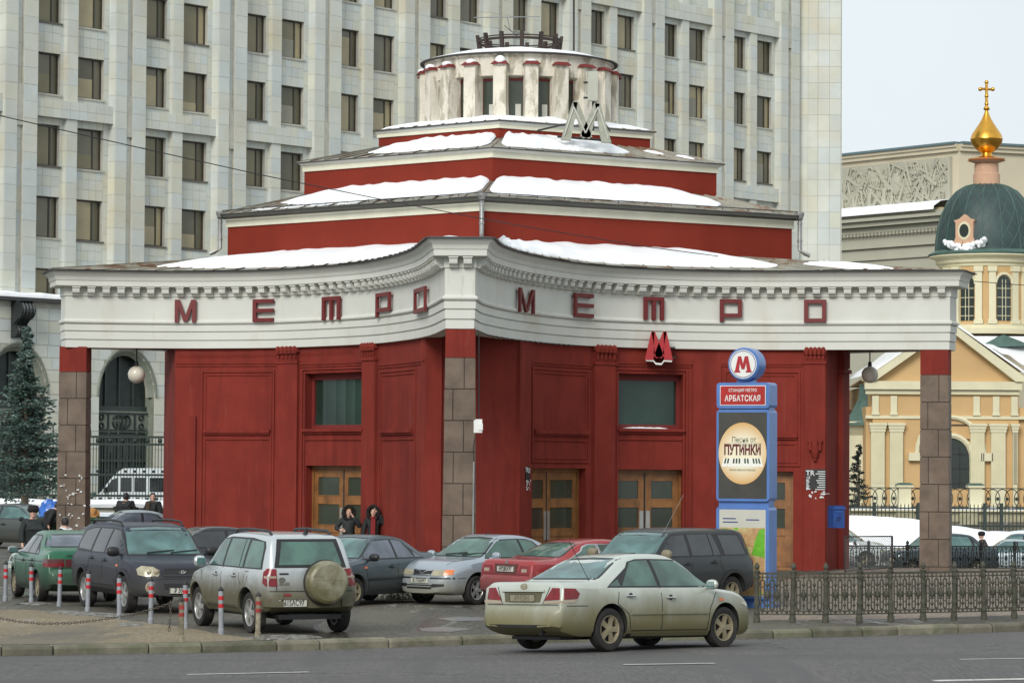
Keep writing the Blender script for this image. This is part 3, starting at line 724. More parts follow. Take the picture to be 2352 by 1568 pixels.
# gutters' snow guard rods, downpipes
for O, z in ((O2, 10.115),):
    b = MB()
    for i in (0, 1):
        a, c = O[i].lerp(V((CX, CY)), .02), O[i + 1].lerp(V((CX, CY)), .02); b.tube([(a.x, a.y, z + .07), (c.x, c.y, z + .07)], .014, 5)
        for k in range(13):
            q = a.lerp(c, k / 12); b.tube([(q.x, q.y, z - .03), (q.x, q.y, z + .075)], .011, 4)
    b.build('snow_guard', K['dark'], metro)
def downpipe(p, z0, z1, elbow):
    b = MB(); b.lathe([(.05, 0), (.13, .2), (.13, .26)], 10, (p[0], p[1], z1 - .02)); b.tube([(p[0], p[1], z1), (p[0], p[1], z0 + .15), (p[0] + elbow[0] * .5, p[1] + elbow[1] * .5, z0 + .05), (p[0] + elbow[0], p[1] + elbow[1], z0)], .062, 10)
    for k in range(2): b.lathe([(.075, 0), (.075, .05)], 10, (p[0], p[1], z0 + .4 + k * .5))
    b.build('downpipe', K['zinc'], metro, 50)
for (i, dx, dy, e) in ((1, 0, -.22, (0, -.25)), (0, -.22, -.06, (-.3, 0)), (2, .22, -.1, (.3, 0))): downpipe((T2[i].x + dx, T2[i].y + dy), 8.92, 9.92, e)
# snow apron round the drum
def ringfn(zo, zi, r0, r1):
    def fn(s, v):
        a = 2 * pi * s; p = V((CX + 30 * cos(a), CY + 30 * sin(a))); o = rayin(O4, p); i = V((CX + r1 * cos(a), CY + r1 * sin(a))); q = o.lerp(i, v); return V((q.x, q.y, zo + (zi - zo) * v))
    return fn
snow(ringfn(12.654, 12.884, 0, 2.3), .5, 1.0, .10, 1.0, .12, 160, seed=12, e0=.08, e1=.08, jag=.05)
# drum
c0 = (CX, CY, 0)
b = MB(); b.lathe([(RD, 12.727), (RD, 14.107)], 80, c0); b.lathe([(RD, 14.107), (2.738, 14.128), (2.759, 14.399), (2.780, 14.692), (2.842, 14.734), (2.842, 14.765)], 80, c0); b.build('drum', K['drum'], metro, 40)
b = MB(); b.lathe([(2.780, 14.760), (2.957, 14.750), (2.968, 14.778), (2.4, 14.880), (1.3, 15.089), (.001, 15.194)], 80, c0); b.build('drum_roof', K['edge'], metro, 40)
def domefn(s, v):
    a = 2 * pi * s; r = 2.947 * (1 - v); z = 14.781 + (.40) * (1 - (r / 2.947) ** 1.6); return V((CX + r * cos(a), CY + r * sin(a), z))
snow(domefn, 0, 1.0, lambda t: .045, .985, .07, 160, 12, seed=14, e0=0, e1=0, lump=.015, jag=.03)
rr = random.Random(2); NP = 20
for k in range(NP):
    a = radians(-90 + 7 + 18 * k); M = TR(CX, CY, 0, a)            # local x = outward
    b = MB(); b.box(2.351, 2.989, -.19, .19, 12.780, 14.399, M=M); b.box(2.696, 2.989, -.19, .19, 14.399, 14.452, M=M); pl = b.build('drum_pillar', K['drum'], metro)
    b = MB(); I = [b.p(*(M @ V(q))) for q in ((2.717, -.24, 14.441), (3.083, -.26, 14.420), (3.083, .26, 14.420), (2.717, .24, 14.441), (2.738, -.15, 14.535), (2.989, -.16, 14.525), (2.989, .16, 14.525), (2.738, .15, 14.535))]
    b.face(*I[:4][::-1]); b.face(*I[4:])
    for j in range(4): b.face(I[j], I[(j + 1) % 4], I[4 + (j + 1) % 4], I[4 + j])
    b.build('pillar_cap', K['red_dk'], pl)
    sh = {17: .10, 18: .10, 19: .12, 0: .05, 1: 0, 16: .11, 15: .08}.get(k, 0)
    if k == 19: sh = .17
    if sh:
        b = MB(); q = M @ V((2.884, 0, 14.525)); b.ball(q, .17, 10, 6, (1, 1, sh / .17)); b.build('cap_snow', K['snow'], pl, 60, kind='stuff')
    a2 = a + radians(9); M2 = TR(CX, CY, 0, a2)
    if sin(a2) < .3:
        b = MB(); w_ = .26; x0 = RD + .005; x1 = RD + .05; z0, z1 = 12.895, 14.065
        b.box(x0, x1, -w_, -w_ + .06, z0, z1, M=M2); b.box(x0, x1, w_ - .06, w_, z0, z1, M=M2); b.box(x0, x1, -w_ + .06, w_ - .06, z1 - .07, z1, M=M2); b.box(x0, x1, -w_ + .06, w_ - .06, z0, z0 + .06, M=M2)
        fr = b.build('window', K['red_dk'], metro)
        b = MB(); b.box(x0 - .03, x0 + .02, -w_ + .06, w_ - .06, z0 + .06, z1 - .07, M=M2); b.build('pane', K['wglass2'], fr)
        if k in (17, 18, 19, 0):
            b = MB(); b.box(x0 + .022, x0 + .028, -.02, .14, z0 + .07, z0 + .42, M=M2); b.build('paper_sheet', K['curtain'], fr)
# iron crown
b = MB(); NR = 13; rc = 1.233
ring = [(CX + rc * cos(2 * pi * k / 40), CY + rc * sin(2 * pi * k / 40), 15.445) for k in range(40)]
b.tube(ring, .045, 6, closed=True); b.tube([(x, y, 15.528) for x, y, z in ring], .02, 5, closed=True)
b.build('crown_ring', K['crown'], metro)
for k in range(NR):
    a = radians(-90 + 3 + 360 / NR * k); b = MB(); M = TR(CX, CY, 0, a); h = 15.633 if k % 1 == 0 else 15
    I = [b.p(*(M @ V((rc + dx * .05 + lean, dy * .05, z)))) for z, lean in ((15.079, -.04), (h, .04)) for dx, dy in ((-1, -1), (1, -1), (1, 1), (-1, 1))]
    b.face(*I[:4][::-1]); b.face(*I[4:])
    for j in range(4): b.face(I[j], I[(j + 1) % 4], I[4 + (j + 1) % 4], I[4 + j])
    b.build('crown_post', K['crown'], metro)
# small antenna on the drum roof
an = thing('roof_antenna', 'thin rod aerial on a mast above the iron crown of the drum', 'antenna', (CX + .12, CY, 15.131))
b = MB(); b.tube([(CX + .12, CY, 15.131), (CX + .12, CY, 16.030)], .022, 6); b.tube([(CX + .05, CY - .1, 15.549), (CX - .45, CY, 15.967)], .01, 4); b.build('mast', K['dark'], an)
q0, q1 = at(1088, 41, CY), at(1240, 39, CY); b = MB(); b.tube([q0, q1], .016, 5); b.tube([at(1165, 40, CY), at(1172, 70, CY)], .012, 4); b.build('rod', K['grey'], an)
wp = MB(); wp.tube([at(1318, -30, 92), at(1318, 117, 92)], .03, 6); tag(wp.build('mast_pole', K['crown']), 'thin brown pole rising behind the right edge of the drum roof', 'pole')
# flat panel antenna on a pole
pa = thing('panel_antenna', 'pale grey cellular panel antenna on a pole in front of the drum pillars', 'antenna', at(1361, 262, 88.0))
b = MB(); p0 = at(1350, 232, 87.7); p1 = at(1373, 165, 87.7); b.box(p0.x, p1.x, 87.62, 87.78, p0.z, p1.z); b.build('panel', mat('antenna_shell', (.42, .43, .36), .6, var=.08), pa)
b = MB(); c_ = at(1363, 168, 87.85); e_ = at(1363, 300, 87.85); b.tube([c_, (c_.x, 87.85, e_.z)], .035, 8)
for y in (190, 225): r_ = at(1340, y, 87.85); b.box(r_.x, c_.x, 87.82, 87.86, r_.z - .03, r_.z + .03)
b.build('pole', K['dark'], pa)
# big unlit metal M on the third roof
Mm = thing('roof_letter', 'weathered grey metal letter M standing on the snowy upper roof', 'sign', at(1345, 322, 86.0))
YM = 86.2
def Mpoly(sx, x0, x1, y0, y1, t, Y0, d, mats, parent, name, skew=0):
    """metro M: two pointed tops, splayed legs"""
    a, c = at(x0, y1, Y0), at(x1, y0, Y0); W_, H = c.x - a.x, c.z - a.z; b = MB()
    def P(fx, fz): return (a.x + W_ * fx, a.z + H * fz + skew * (fx - .5))
    for seg in ([P(0, 0), P(t, 0), P(.33, .96), P(.25, 1), P(.22, .93)], [P(1, 0), P(1 - t, 0), P(.67, .96), P(.75, 1), P(.78, .93)],
                [P(.235, .97), P(.33 + t * .1, .97), P(.5 + t * .6, .12), P(.5 - t * .35, .06)], [P(.765, .97), P(.67 - t * .1, .97), P(.5 - t * .6, .12), P(.5 + t * .35, .06)]):
        b.prism(seg, Y0, Y0 + d + random.uniform(-.004, .004))
    return b.build(name, mats, parent)
Mpoly(0, 1288, 1405, 234, 324, .20, YM, .20, mat('letter_metal', (.30, .31, .25), .5, .2, var=.2, sc=5), Mm, 'letter_face', -.08)
b = MB()
for (x0, y0, x1, y1) in ((1296, 312, 1318, 246), (1318, 246, 1345, 306), (1345, 306, 1374, 246), (1374, 246, 1397, 318)): b.tube([at(x0, y0, YM - .02), at(x1, y1, YM - .02)], .022, 6)
b.build('neon_tube', mat('pale_tube', (.5, .5, .45), .3), Mm)
b = MB(); b.tube([at(1300, 285, YM + .1), at(1235, 300, YM + .9)], .03, 5); b.tube([at(1390, 285, YM + .1), at(1400, 300, YM + .9)], .03, 5); b.tube([at(1280, 314, YM + .08), at(1405, 324, YM + .08)], .035, 5); b.build('strut', K['dark'], Mm)
# ---------------------------------------------------------------- fittings on the pavilion
def face_frame(path, x, y, d):          # matrix at a wall spot seen at x, y: local x along the wall, y outward, z up
    u = path.u(x); P = path.W(u, -.12 + d, 0); Q = path.W(u, -.12 + d + 1, 0); n = (Q - P).normalized(); z = at(x, y, P.y).z
    return Matrix(((-n.y, n.x, 0, P.x), (n.x, n.y, 0, P.y), (0, 0, 1, z), (0, 0, 0, 1)))
K['signred'] = mat('bright_sign_red', (.38, .008, .012), .35, var=.1, coat=.3)
K['signwhite'] = mat('sign_white', (.72, .73, .70), .4, var=.05)
# red M with white bracket on the fascia
u_ = RP.u(1512); P_ = RP.W(u_, .34, 0)
ms = thing('metro_sign', 'red letter M with a white zigzag bar hung on the white fascia over the door', 'sign', at(1512, 800, P_.y))
Mpoly(0, 1481, 1546, 760, 826, .31, P_.y - .1, .16, K['signred'], ms, 'letter')
b = MB(); z_ = lambda y: at(1512, y, P_.y).z; xs = [at(x, 828, P_.y).x for x in (1483, 1500, 1506, 1519, 1525, 1543)]
for (i, ya, j, yb) in ((0, 825, 1, 826), (1, 826, 2, 833), (2, 833, 3, 834), (3, 834, 4, 826), (4, 826, 5, 827)):
    b.prism([(xs[i], z_(ya)), (xs[j], z_(yb)), (xs[j], z_(yb) - .05), (xs[i], z_(ya) - .05)], P_.y - .08, P_.y + .04)
b.build('sign_bar', K['signwhite'], ms)
b = MB(); b.box(P_.x - .25, P_.x + .25, P_.y + .06, P_.y + .4, z_(800), z_(796)); b.box(P_.x - .25, P_.x + .25, P_.y + .06, P_.y + .4, z_(822), z_(818)); b.build('bracket', K['dark'], ms)
# globe lamps under the entablature
for (x, y, r_, Y, ytop, lab) in ((313.5, 860, .245, 86.4, 815, 'white opal globe lamp hanging under the left arm of the pavilion'), (1998, 860, .235, 85.2, 806, 'white opal globe lamp hanging on a rod under the right arm of the pavilion')):
    c_ = at(x, y, Y); lp = thing('globe_lamp', lab, 'lamp', (c_.x, c_.y, ZB + .04), 'globe lamps under the pavilion eaves')
    b = MB(); b.ball(c_, r_, 24, 16); b.build('globe', K['lamp'], lp, 60)
    b = MB(); b.tube([(c_.x, c_.y, c_.z + r_), (c_.x, c_.y, ZB + .05)], .018, 8); b.lathe([(.06, 0), (.05, .12), (.02, .16)], 10, (c_.x, c_.y, c_.z + r_ - .02)); b.lathe([(.10, 0), (.10, .03)], 10, (c_.x, c_.y, ZB + .01)); b.build('hanger', K['dark'], lp)
# mailbox on the recessed right wall
Mb = TR(at(1921, 1186, 82.6).x, 82.62, at(1921, 1186, 82.6).z, radians(22))
mbx = thing('mailbox', 'blue post box with a sloped lid fixed to the right end of the red wall', 'mailbox', Mb)
b = MB(); b.prism([(-.16, -.30), (.16, -.30), (.16, .24), (.10, .30), (-.16, .30)], -.17, .17, M=Mb @ Matrix.Rotation(pi / 2, 4, 'Z')); b.build('body', mat('post_blue', (.015, .06, .24), .45, var=.2, sc=8), mbx)
b = MB(); b.box(-.19, .19, -.20, -.155, .21, .245, M=Mb); b.box(-.12, .12, -.175, -.162, .12, .16, M=Mb); b.build('lid', mat('post_lid_blue', (.03, .10, .33), .4), mbx)
b = MB()
for k in range(3): b.tube([Mb @ V((-.1 + .05 * k, -.163, -.12)), Mb @ V((-.06 + .05 * k, -.163, .02)), Mb @ V((-.03 + .05 * k, -.163, -.1))], .008, 4)
b.build('graffiti', K['dark'], mbx)
# torch shaped plaster sconce
M_ = face_frame(RP, 1873, 1032, .10)
sc_ = thing('wall_sconce', 'dark red torch shaped relief on the right pilaster above the poster', 'wall ornament', M_.translation)
b = MB(); b.box(-.17, -.09, -.02, .09, -.02, .24, M=M_); b.box(.09, .17, -.02, .09, -.02, .24, M=M_); b.box(-.07, .07, -.02, .14, -.08, .28, M=M_); b.box(-.2, .2, -.02, .10, .20, .27, M=M_)
b.lathe([(.01, -.34), (.05, -.31), (.05, -.26), (.09, -.2), (.12, -.06), (.13, .1)], 10, (0, 0, 0), M_ @ Matrix.Translation((0, .03, 0))); b.build('torch', K['red'], sc_, 40)
# posters with torn lower part
K['ink'] = mat('poster_black', (.018, .02, .02), .6, var=.2); K['paper'] = mat('poster_paper', (.62, .64, .63), .8, var=.1, sc=20)
def poster(x0, x1, y0, y1, lab, big):
    M = face_frame(RP, (x0 + x1) / 2, (y0 + y1) / 2, .105); s_ = 83.6; W_, H = (x1 - x0) / s_, (y1 - y0) / s_
    t = thing('poster', lab, 'poster', M.translation, 'posters on the red wall'); b = MB()
    h0 = -H / 2 + (.32 * H if big else .45 * H)
    pts = [(-W_ / 2, H / 2), (W_ / 2, H / 2)] + [(W_ / 2 - W_ * k / 9, h0 + random.uniform(-.03, .03) * (1 if 0 < k < 9 else 0)) for k in range(10)]
    b.prism(pts, 0, .004, M=M); b.build('sheet', K['ink'], t)
    Rm = M @ Matrix(((-1, 0, 0, 0), (0, 0, 1, .006), (0, 1, 0, 0), (0, 0, 0, 1)))
    Rm = M @ Matrix(((1, 0, 0, 0), (0, 0, 1, .006), (0, 1, 0, 0), (0, 0, 0, 1))) @ Matrix.Diagonal((1, 1, -1, 1))
    text_mesh('TR', .2 if big else .17, Rm @ Matrix.Translation((-W_ * .27, H * .36, 0)), 'lettering', K['paper'], t, .001, bold=.004)
    if big: text_mesh('Tabula', .13, Rm @ Matrix.Translation((-W_ * .38, H * .05, 0)) @ Matrix.Rotation(-pi / 2, 4, 'Z'), 'lettering', K['paper'], t, .001, bold=.003)
    b = MB(); rr = random.Random(int(x0))
    for k in range(9 if big else 3):
        zz = H * (.42 - .075 * k); l = W_ * rr.uniform(.3, .5); b.box(W_ * .46 - l, W_ * .46, .006, .008, zz - .012, zz + .012, M=M)
    b.build('print', K['paper'], t)
    b = MB()
    for k in range(16):
        x = rr.uniform(-W_ / 2, W_ / 2); z = rr.uniform(-H / 2, h0); l, h = rr.uniform(.03, .14), rr.uniform(.012, .05)
        b.prism([(x, z), (x + l, z + rr.uniform(-.03, .03)), (x + l * .8, z + h), (x + l * .2, z + h * 1.3)], 0, .004 + .0007 * k, M=M)
    b.build('torn_paper', K['paper'], t, kind='stuff')
poster(1851, 1898, 1077, 1145, 'torn black and white poster with a TR monogram on the right pilaster under the sconce', True)
poster(1191, 1217, 1073, 1125, 'small torn black poster on the pier left of the first door', False)
# cable, conduit and meter box on the middle column
mx = thing('meter_box', 'white electric meter box with cable and conduit on the middle stone column', 'meter box', at(1098, 978, 72.3))
q = at(1098, 978, 72.35); b = MB(); b.box(q.x - .10, q.x + .10, 72.15, 72.40, q.z - .16, q.z + .16); b.box(q.x + .02, q.x + .115, 72.12, 72.18, q.z - .10, q.z + .06); b.build('box', K['signwhite'], mx)
b = MB(); xx = at(1088, 1100, 72.1).x; b.tube([(xx, 72.08, at(1088, 1060, 72.1).z), (xx - .01, 72.06, .1)], .022, 8); b.build('conduit', K['zinc'], mx)
b = MB(); b.tube([at(1100, 765, 72.3), at(1100, 962, 72.2)], .016, 5); b.tube([at(1092, 995, 72.12), at(1087, 1030, 72.1), at(1088, 1062, 72.1)], .009, 5); b.build('cable', K['dark'], mx)
# loose cable along the bottom of the right entablature
b = MB(); b.tube([RP.W(RP.u(1100 + 3 * k) if k else .02, .05, ZB - .02 + .02 * sin(k * 1.7)) for k in range(0, 70, 2)], .014, 5)
tag(b.build('eave_cable', K['dark']), 'black cable stapled along the lower edge of the right white fascia', 'cable')
b = MB(); b.tube([LP.W(LP.u(402 + 8.6 * k), .02, LP.z(402 + 8.6 * k, 812 - .0004 * (k - 10) ** 2 * 20) + .01 * sin(k * 2.1)) for k in range(0, 50, 2)], .010, 5)
tag(b.build('wall_cable', K['red_dk']), 'thin red painted cable sagging along the top of the left red wall', 'cable')
# torn notices on the left column
nt_ = MB(); rr = random.Random(8)
for k in range(52):
    z = .15 + 2.4 * rr.random() ** 1.4; x = -12.28 + rr.uniform(-.36, .36); l, h = rr.uniform(.02, .09), rr.uniform(.015, .06); yy = 85.312 + .02 * (x + 12.28) - .002 - .0006 * k - (2.4 - z) * .007
    nt_.prism([(x, z), (x + l, z + rr.uniform(-.03, .03)), (x + l * .8, z + h), (x + l * .1, z + h * .8)], yy - .012, yy - .010)
tag(nt_.build('notice_scraps', K['paper'], None, kind='stuff'), 'torn white paper scraps stuck on the left stone column')
# ---------------------------------------------------------------- information pylon
def pyl(x, y, z): return PM @ V((x, y, z))
pc = on(1712, 1398, 0); PM = TR(pc.x + .085, 61.5, 0, radians(-25))
py = thing('metro_pylon', 'tall blue metro information pylon with round M disc, advert panel and city map', 'sign', PM)
def rbox(mb, x0, x1, y0, y1, z0, z1, r):
    pts = []
    for (cx, cz, a0) in ((x1 - r, z1 - r, 0), (x0 + r, z1 - r, 90), (x0 + r, z0 + r, 180), (x1 - r, z0 + r, 270)):
        for k in range(6): a = radians(a0 + 18 * k); pts.append((cx + r * cos(a), cz + r * sin(a)))
    mb.prism(pts, y0, y1, M=PM)
s_ = 7000 / 61.5
zy = lambda y: 2.8 + (1070 - y + 3.5) / s_
HW = .565; b = MB(); b.box(-HW + .03, HW - .03, -.16, .16, 0, zy(885), M=PM); b.box(-HW - .05, HW + .05, -.24, .24, 0, .10, M=PM); b.build('post', K['bluemetal'], py)
PANELS = ((zy(879), zy(938)), (zy(941), zy(1150)), (zy(1163), zy(1372)))
b = MB(); tdk = .045
for (z1, z0) in PANELS: rbox(b, -HW, HW, -.23, .23, z0, z1, .07)
b.build('cabinet', K['bluemetal'], py)
def slab_(name, x0, x1, z0, z1, y, m, d=.006): b = MB(); b.box(x0, x1, y - d, y, z0, z1, M=PM); return b.build(name, m, py)
sr = slab_('station_plate', -HW + .075, HW - .075, PANELS[0][1] + .06, PANELS[0][0] - .06, -.231, K['signwhite'])
slab_('station_plate', -HW + .088, HW - .088, PANELS[0][1] + .073, PANELS[0][0] - .073, -.237, mat('plate_red', (.36, .015, .012), .35), .003)
RF = PM @ Matrix(((1, 0, 0, 0), (0, 0, 1, 0), (0, 1, 0, 0), (0, 0, 0, 1))) @ Matrix.Diagonal((1, 1, -1, 1))      # text x right, y up, facing -y
def ptxt(t, size, x, z, y, m, **k): return text_mesh(t, size, PM @ Matrix(((1, 0, 0, x), (0, 0, -1, y), (0, 1, 0, z), (0, 0, 0, 1))), 'lettering', m, py, .001, **k)
zc = (PANELS[0][0] + PANELS[0][1]) / 2
ptxt('СТАНЦИЯ МЕТРО', .088, 0, zc + .10, -.242, K['signwhite'], sp=1.1, sx=.74, bold=.001); ptxt('АРБАТСКАЯ', .16, 0, zc - .065, -.242, K['signwhite'], sp=1.08, sx=.76, bold=.003)
K['ad_dark'] = mat('advert_dark', (.045, .042, .034), .3, var=.2, sc=3, coat=.3)
a0, a1 = PANELS[1][1] + .055, PANELS[1][0] - .055; slab_('advert_panel', -HW + .05, HW - .05, a0, a1, -.231, K['ad_dark'])
mt, n_, P_n, N, L = nodes('advert_disc'); tc = N('ShaderNodeTexCoord').outputs['Object']
sub = N('ShaderNodeVectorMath'); sub.operation = 'LENGTH'; L(tc, sub.inputs[0])
L(mix(N, L, (.80, .74, .55), (.62, .36, .12), ramp(N, L, sub.outputs['Value'], .30, .62)), P_n.inputs['Base Color']); P_n.inputs['Roughness'].default_value = .3
za = (a0 + a1) / 2 + .04; b = MB(); rx = HW - .052
ell = [(rx * cos(2 * pi * k / 48), .62 * sin(2 * pi * k / 48)) for k in range(48)]; b.prism(ell, -.003, .003)
me_ = b.build('advert_disc', mt, None); me_.parent = py; me_.matrix_local = Matrix.Translation((0, -.24, za)); WM[me_.name] = PM @ me_.matrix_local
K['adtext'] = mat('advert_maroon', (.10, .008, .012), .4, var=0); K['adgreen'] = mat('advert_green', (.03, .06, .03), .4, var=0); K['adwhite'] = mat('advert_white', (.8, .8, .74), .4, var=0)
ptxt('♪', .01, 5, 5, 5, K['adgreen']) if False else None
ptxt('Песня от', .15, .03, za + .27, -.2455, K['adgreen'], sx=.8)
ptxt('ПУТИНКИ', .27, 0, za + .06, -.2455, K['adtext'], sx=.60, bold=.012)
ptxt('WWW.PESNI-PUTINKI.RU', .058, 0, za - .335, -.2455, K['adgreen'], sx=.85)
b = MB()
for k in range(14):      # piano keys fanned out
    x0, x1 = -.43 + .0614 * k, -.43 + .0614 * (k + 1) - .006; t0 = x0 * .94; t1 = x1 * .94
    b.prism([(x0 * 1.04, za - .27), (x1 * 1.04, za - .27), (t1, za - .10), (t0, za - .10)], -.2465, -.2435, M=PM)
b.build('printed_keys', K['adwhite'], py); b = MB()
for k in range(13):
    if k % 7 in (2, 6): continue
    x0 = -.43 + .0614 * (k + 1) - .02; b.prism([(x0 * 1.02, za - .20), ((x0 + .036) * 1.02, za - .20), ((x0 + .034) * .95, za - .10), (x0 * .95, za - .10)], -.2485, -.2470, M=PM)
for k in range(4): b.prism([(-.40, za + .135 + .02 * k), (.40, za + .20 + .02 * k - .05), (.40, za + .204 + .02 * k - .05), (-.40, za + .139 + .02 * k)], -.2440, -.2432, M=PM)
b.build('printed_lines', K['adgreen'], py)
# city map
m0, m1 = PANELS[2][1] + .055, PANELS[2][0] - .055; slab_('map_sheet', -HW + .07, HW - .07, m0, m1, -.231, mat('map_paper', (.50, .50, .43), .35, var=.06, coat=.3), .002)
mt, n_, P_n, N, L = nodes('map_print'); tc = N('ShaderNodeTexCoord').outputs['Object']; P_n.inputs['Roughness'].default_value = .35
vo = N('ShaderNodeTexVoronoi'); vo.feature = 'DISTANCE_TO_EDGE'; vo.inputs['Scale'].default_value = 9; L(tc, vo.inputs['Vector'])
colm = mix(N, L, (.47, .29, .14), (.52, .44, .20), ramp(N, L, noise(N, L, 3, 6, tc), .45, .62))
colm = mix(N, L, (.33, .17, .08), colm, ramp(N, L, vo.outputs['Distance'], .0, .05))
L(mix(N, L, colm, (.14, .42, .04), ramp(N, L, noise(N, L, 2.1, 5, tc, .6, .3), .60, .61)), P_n.inputs['Base Color'])
b = MB(); b.box(-HW + .085, HW - .085, -.2355, -.2335, m0 + .01, m1 - .36); mo = b.build('map_print', mt, None); mo.parent = py; WM[mo.name] = PM
b = MB(); b.prism([(.20, m1 - .9), (.45, m1 - .95), (HW - .087, m1 - .98), (HW - .087, m1 - .37), (.36, m1 - .40), (.27, m1 - .62)], -.2372, -.236, M=PM); b.prism([(-.44, m1 - .38), (-.2, m1 - .40), (-.26, m1 - .66), (-.4, m1 - .7)], -.2372, -.236, M=PM); b.build('map_park', mat('map_green', (.13, .40, .03), .4, var=.2, sc=8), py, kind='stuff')
b = MB()
for (x, z, l) in ((-.42, .17, .28), (-.42, .24, .32), (.08, .19, .28)): b.box(x, x + l, -.2372, -.2355, m1 - z - .022, m1 - z, M=PM)
b.build('map_caption', mat('map_navy', (.02, .05, .2), .4, var=0), py)
# disc with the red M
zd = zy(837); rd = .335; cd = MB()
MD = PM @ TR(.0, 0, zd) @ Matrix.Rotation(pi / 2, 4, 'X')
pr = [(.001, -.22), (rd - .03, -.22), (rd, -.19), (rd, .19), (rd - .03, .22), (.001, .22)]; cd.lathe(pr, 48, (0, 0, 0), MD); cd.box(-.18, .18, -.10, .10, PANELS[0][0] - .02, PANELS[0][0] + .05, M=PM); cd.build('disc', K['bluemetal'], py, 30)
b = MB(); b.lathe([(.001, 0), (rd - .045, 0), (rd - .045, .004), (.001, .004)], 48, (0, 0, 0), PM @ TR(0, -.221, zd) @ Matrix.Rotation(pi / 2, 4, 'X')); b.build('disc_face', K['signwhite'], py)
b = MB(); b.lathe([(rd - .075, 0), (rd - .063, 0), (rd - .063, .004), (rd - .075, .004)], 48, (0, 0, 0), PM @ TR(0, -.225, zd) @ Matrix.Rotation(pi / 2, 4, 'X')); b.build('disc_ring', mat('ring_navy', (.02, .04, .2), .4, var=0), py)
b = MB(); y_ = (-.234, -.226)
def q2(pts): b.prism([(x, zd + z) for x, z in pts], y_[0] - random.random() * .001, y_[1], M=PM)
q2([(-.17, -.13), (-.085, -.13), (-.055, .16), (-.105, .16)]); q2([(.17, -.13), (.085, -.13), (.055, .16), (.105, .16)]); q2([(-.11, .16), (-.04, .16), (.03, -.1), (-.03, -.1)]); q2([(.11, .16), (.04, .16), (-.03, -.1), (.03, -.1)]); q2([(-.185, -.13), (-.06, -.13), (-.06, -.165), (-.185, -.165)]); q2([(.185, -.13), (.06, -.13), (.06, -.165), (.185, -.165)])
b.build('disc_letter', K['signred'], py)
# ================================================================ the big stone office block behind
FB = V((-27.67, 180.0, 0)); EU = V((.656, .755, 0)); EN = V((.755, -.656, 0)); BZ0 = .5
def fb(u, n, z): return FB + EU * u + EN * n + V((0, 0, z))
office = thing('office_building', 'huge pale stone office block with paired dark windows and tall piers behind the pavilion', 'office building', fb(30, 0, 0))
SL = []                                             # every facing slab: (area, corners, tone)
rs = random.Random(21)
def tone():
    t = rs.uniform(.95, 1.04); k = rs.random()
    if k < .22: return (t * .955, t * .99, t * 1.04)
    if k < .38: return (t * 1.02, t * 1.0, t * .93)
    return (t, t, t * .99)
def tiles(P0, A, B, la, lb, ta, tb, out, g=.015, stag=False, pr=.03):
    """facing slabs over the rectangle P0 + A*a + B*b; out = outward normal"""
    na, nb = max(1, round(la / ta)), max(1, round(lb / tb)); da, db = la / na, lb / nb
    for j in range(nb):
        for i in range(na):
            a0, a1, b0, b1 = i * da + g / 2, (i + 1) * da - g / 2, j * db + g / 2, (j + 1) * db - g / 2; e = pr + rs.uniform(-.006, .006)
            q = [P0 + A * a + B * b_ for a, b_ in ((a0, b0), (a1, b0), (a1, b1), (a0, b1))]
            SL.append((da * db, q, out * e, tone()))
UZ = V((0, 0, 1))
PER = 8.52; H_ = 4.27; SILL = [7.58, 11.85, 16.12, 20.39, 24.66, 28.93, 33.2]; WH = 2.45; ZTOP = 43.0; ZLOW = 11.0
base = MB(fb)
groups = [(3.2, 10.0), (23.15 + .0, 24.4)]
NB0, NB1 = -1, 9
winL = []
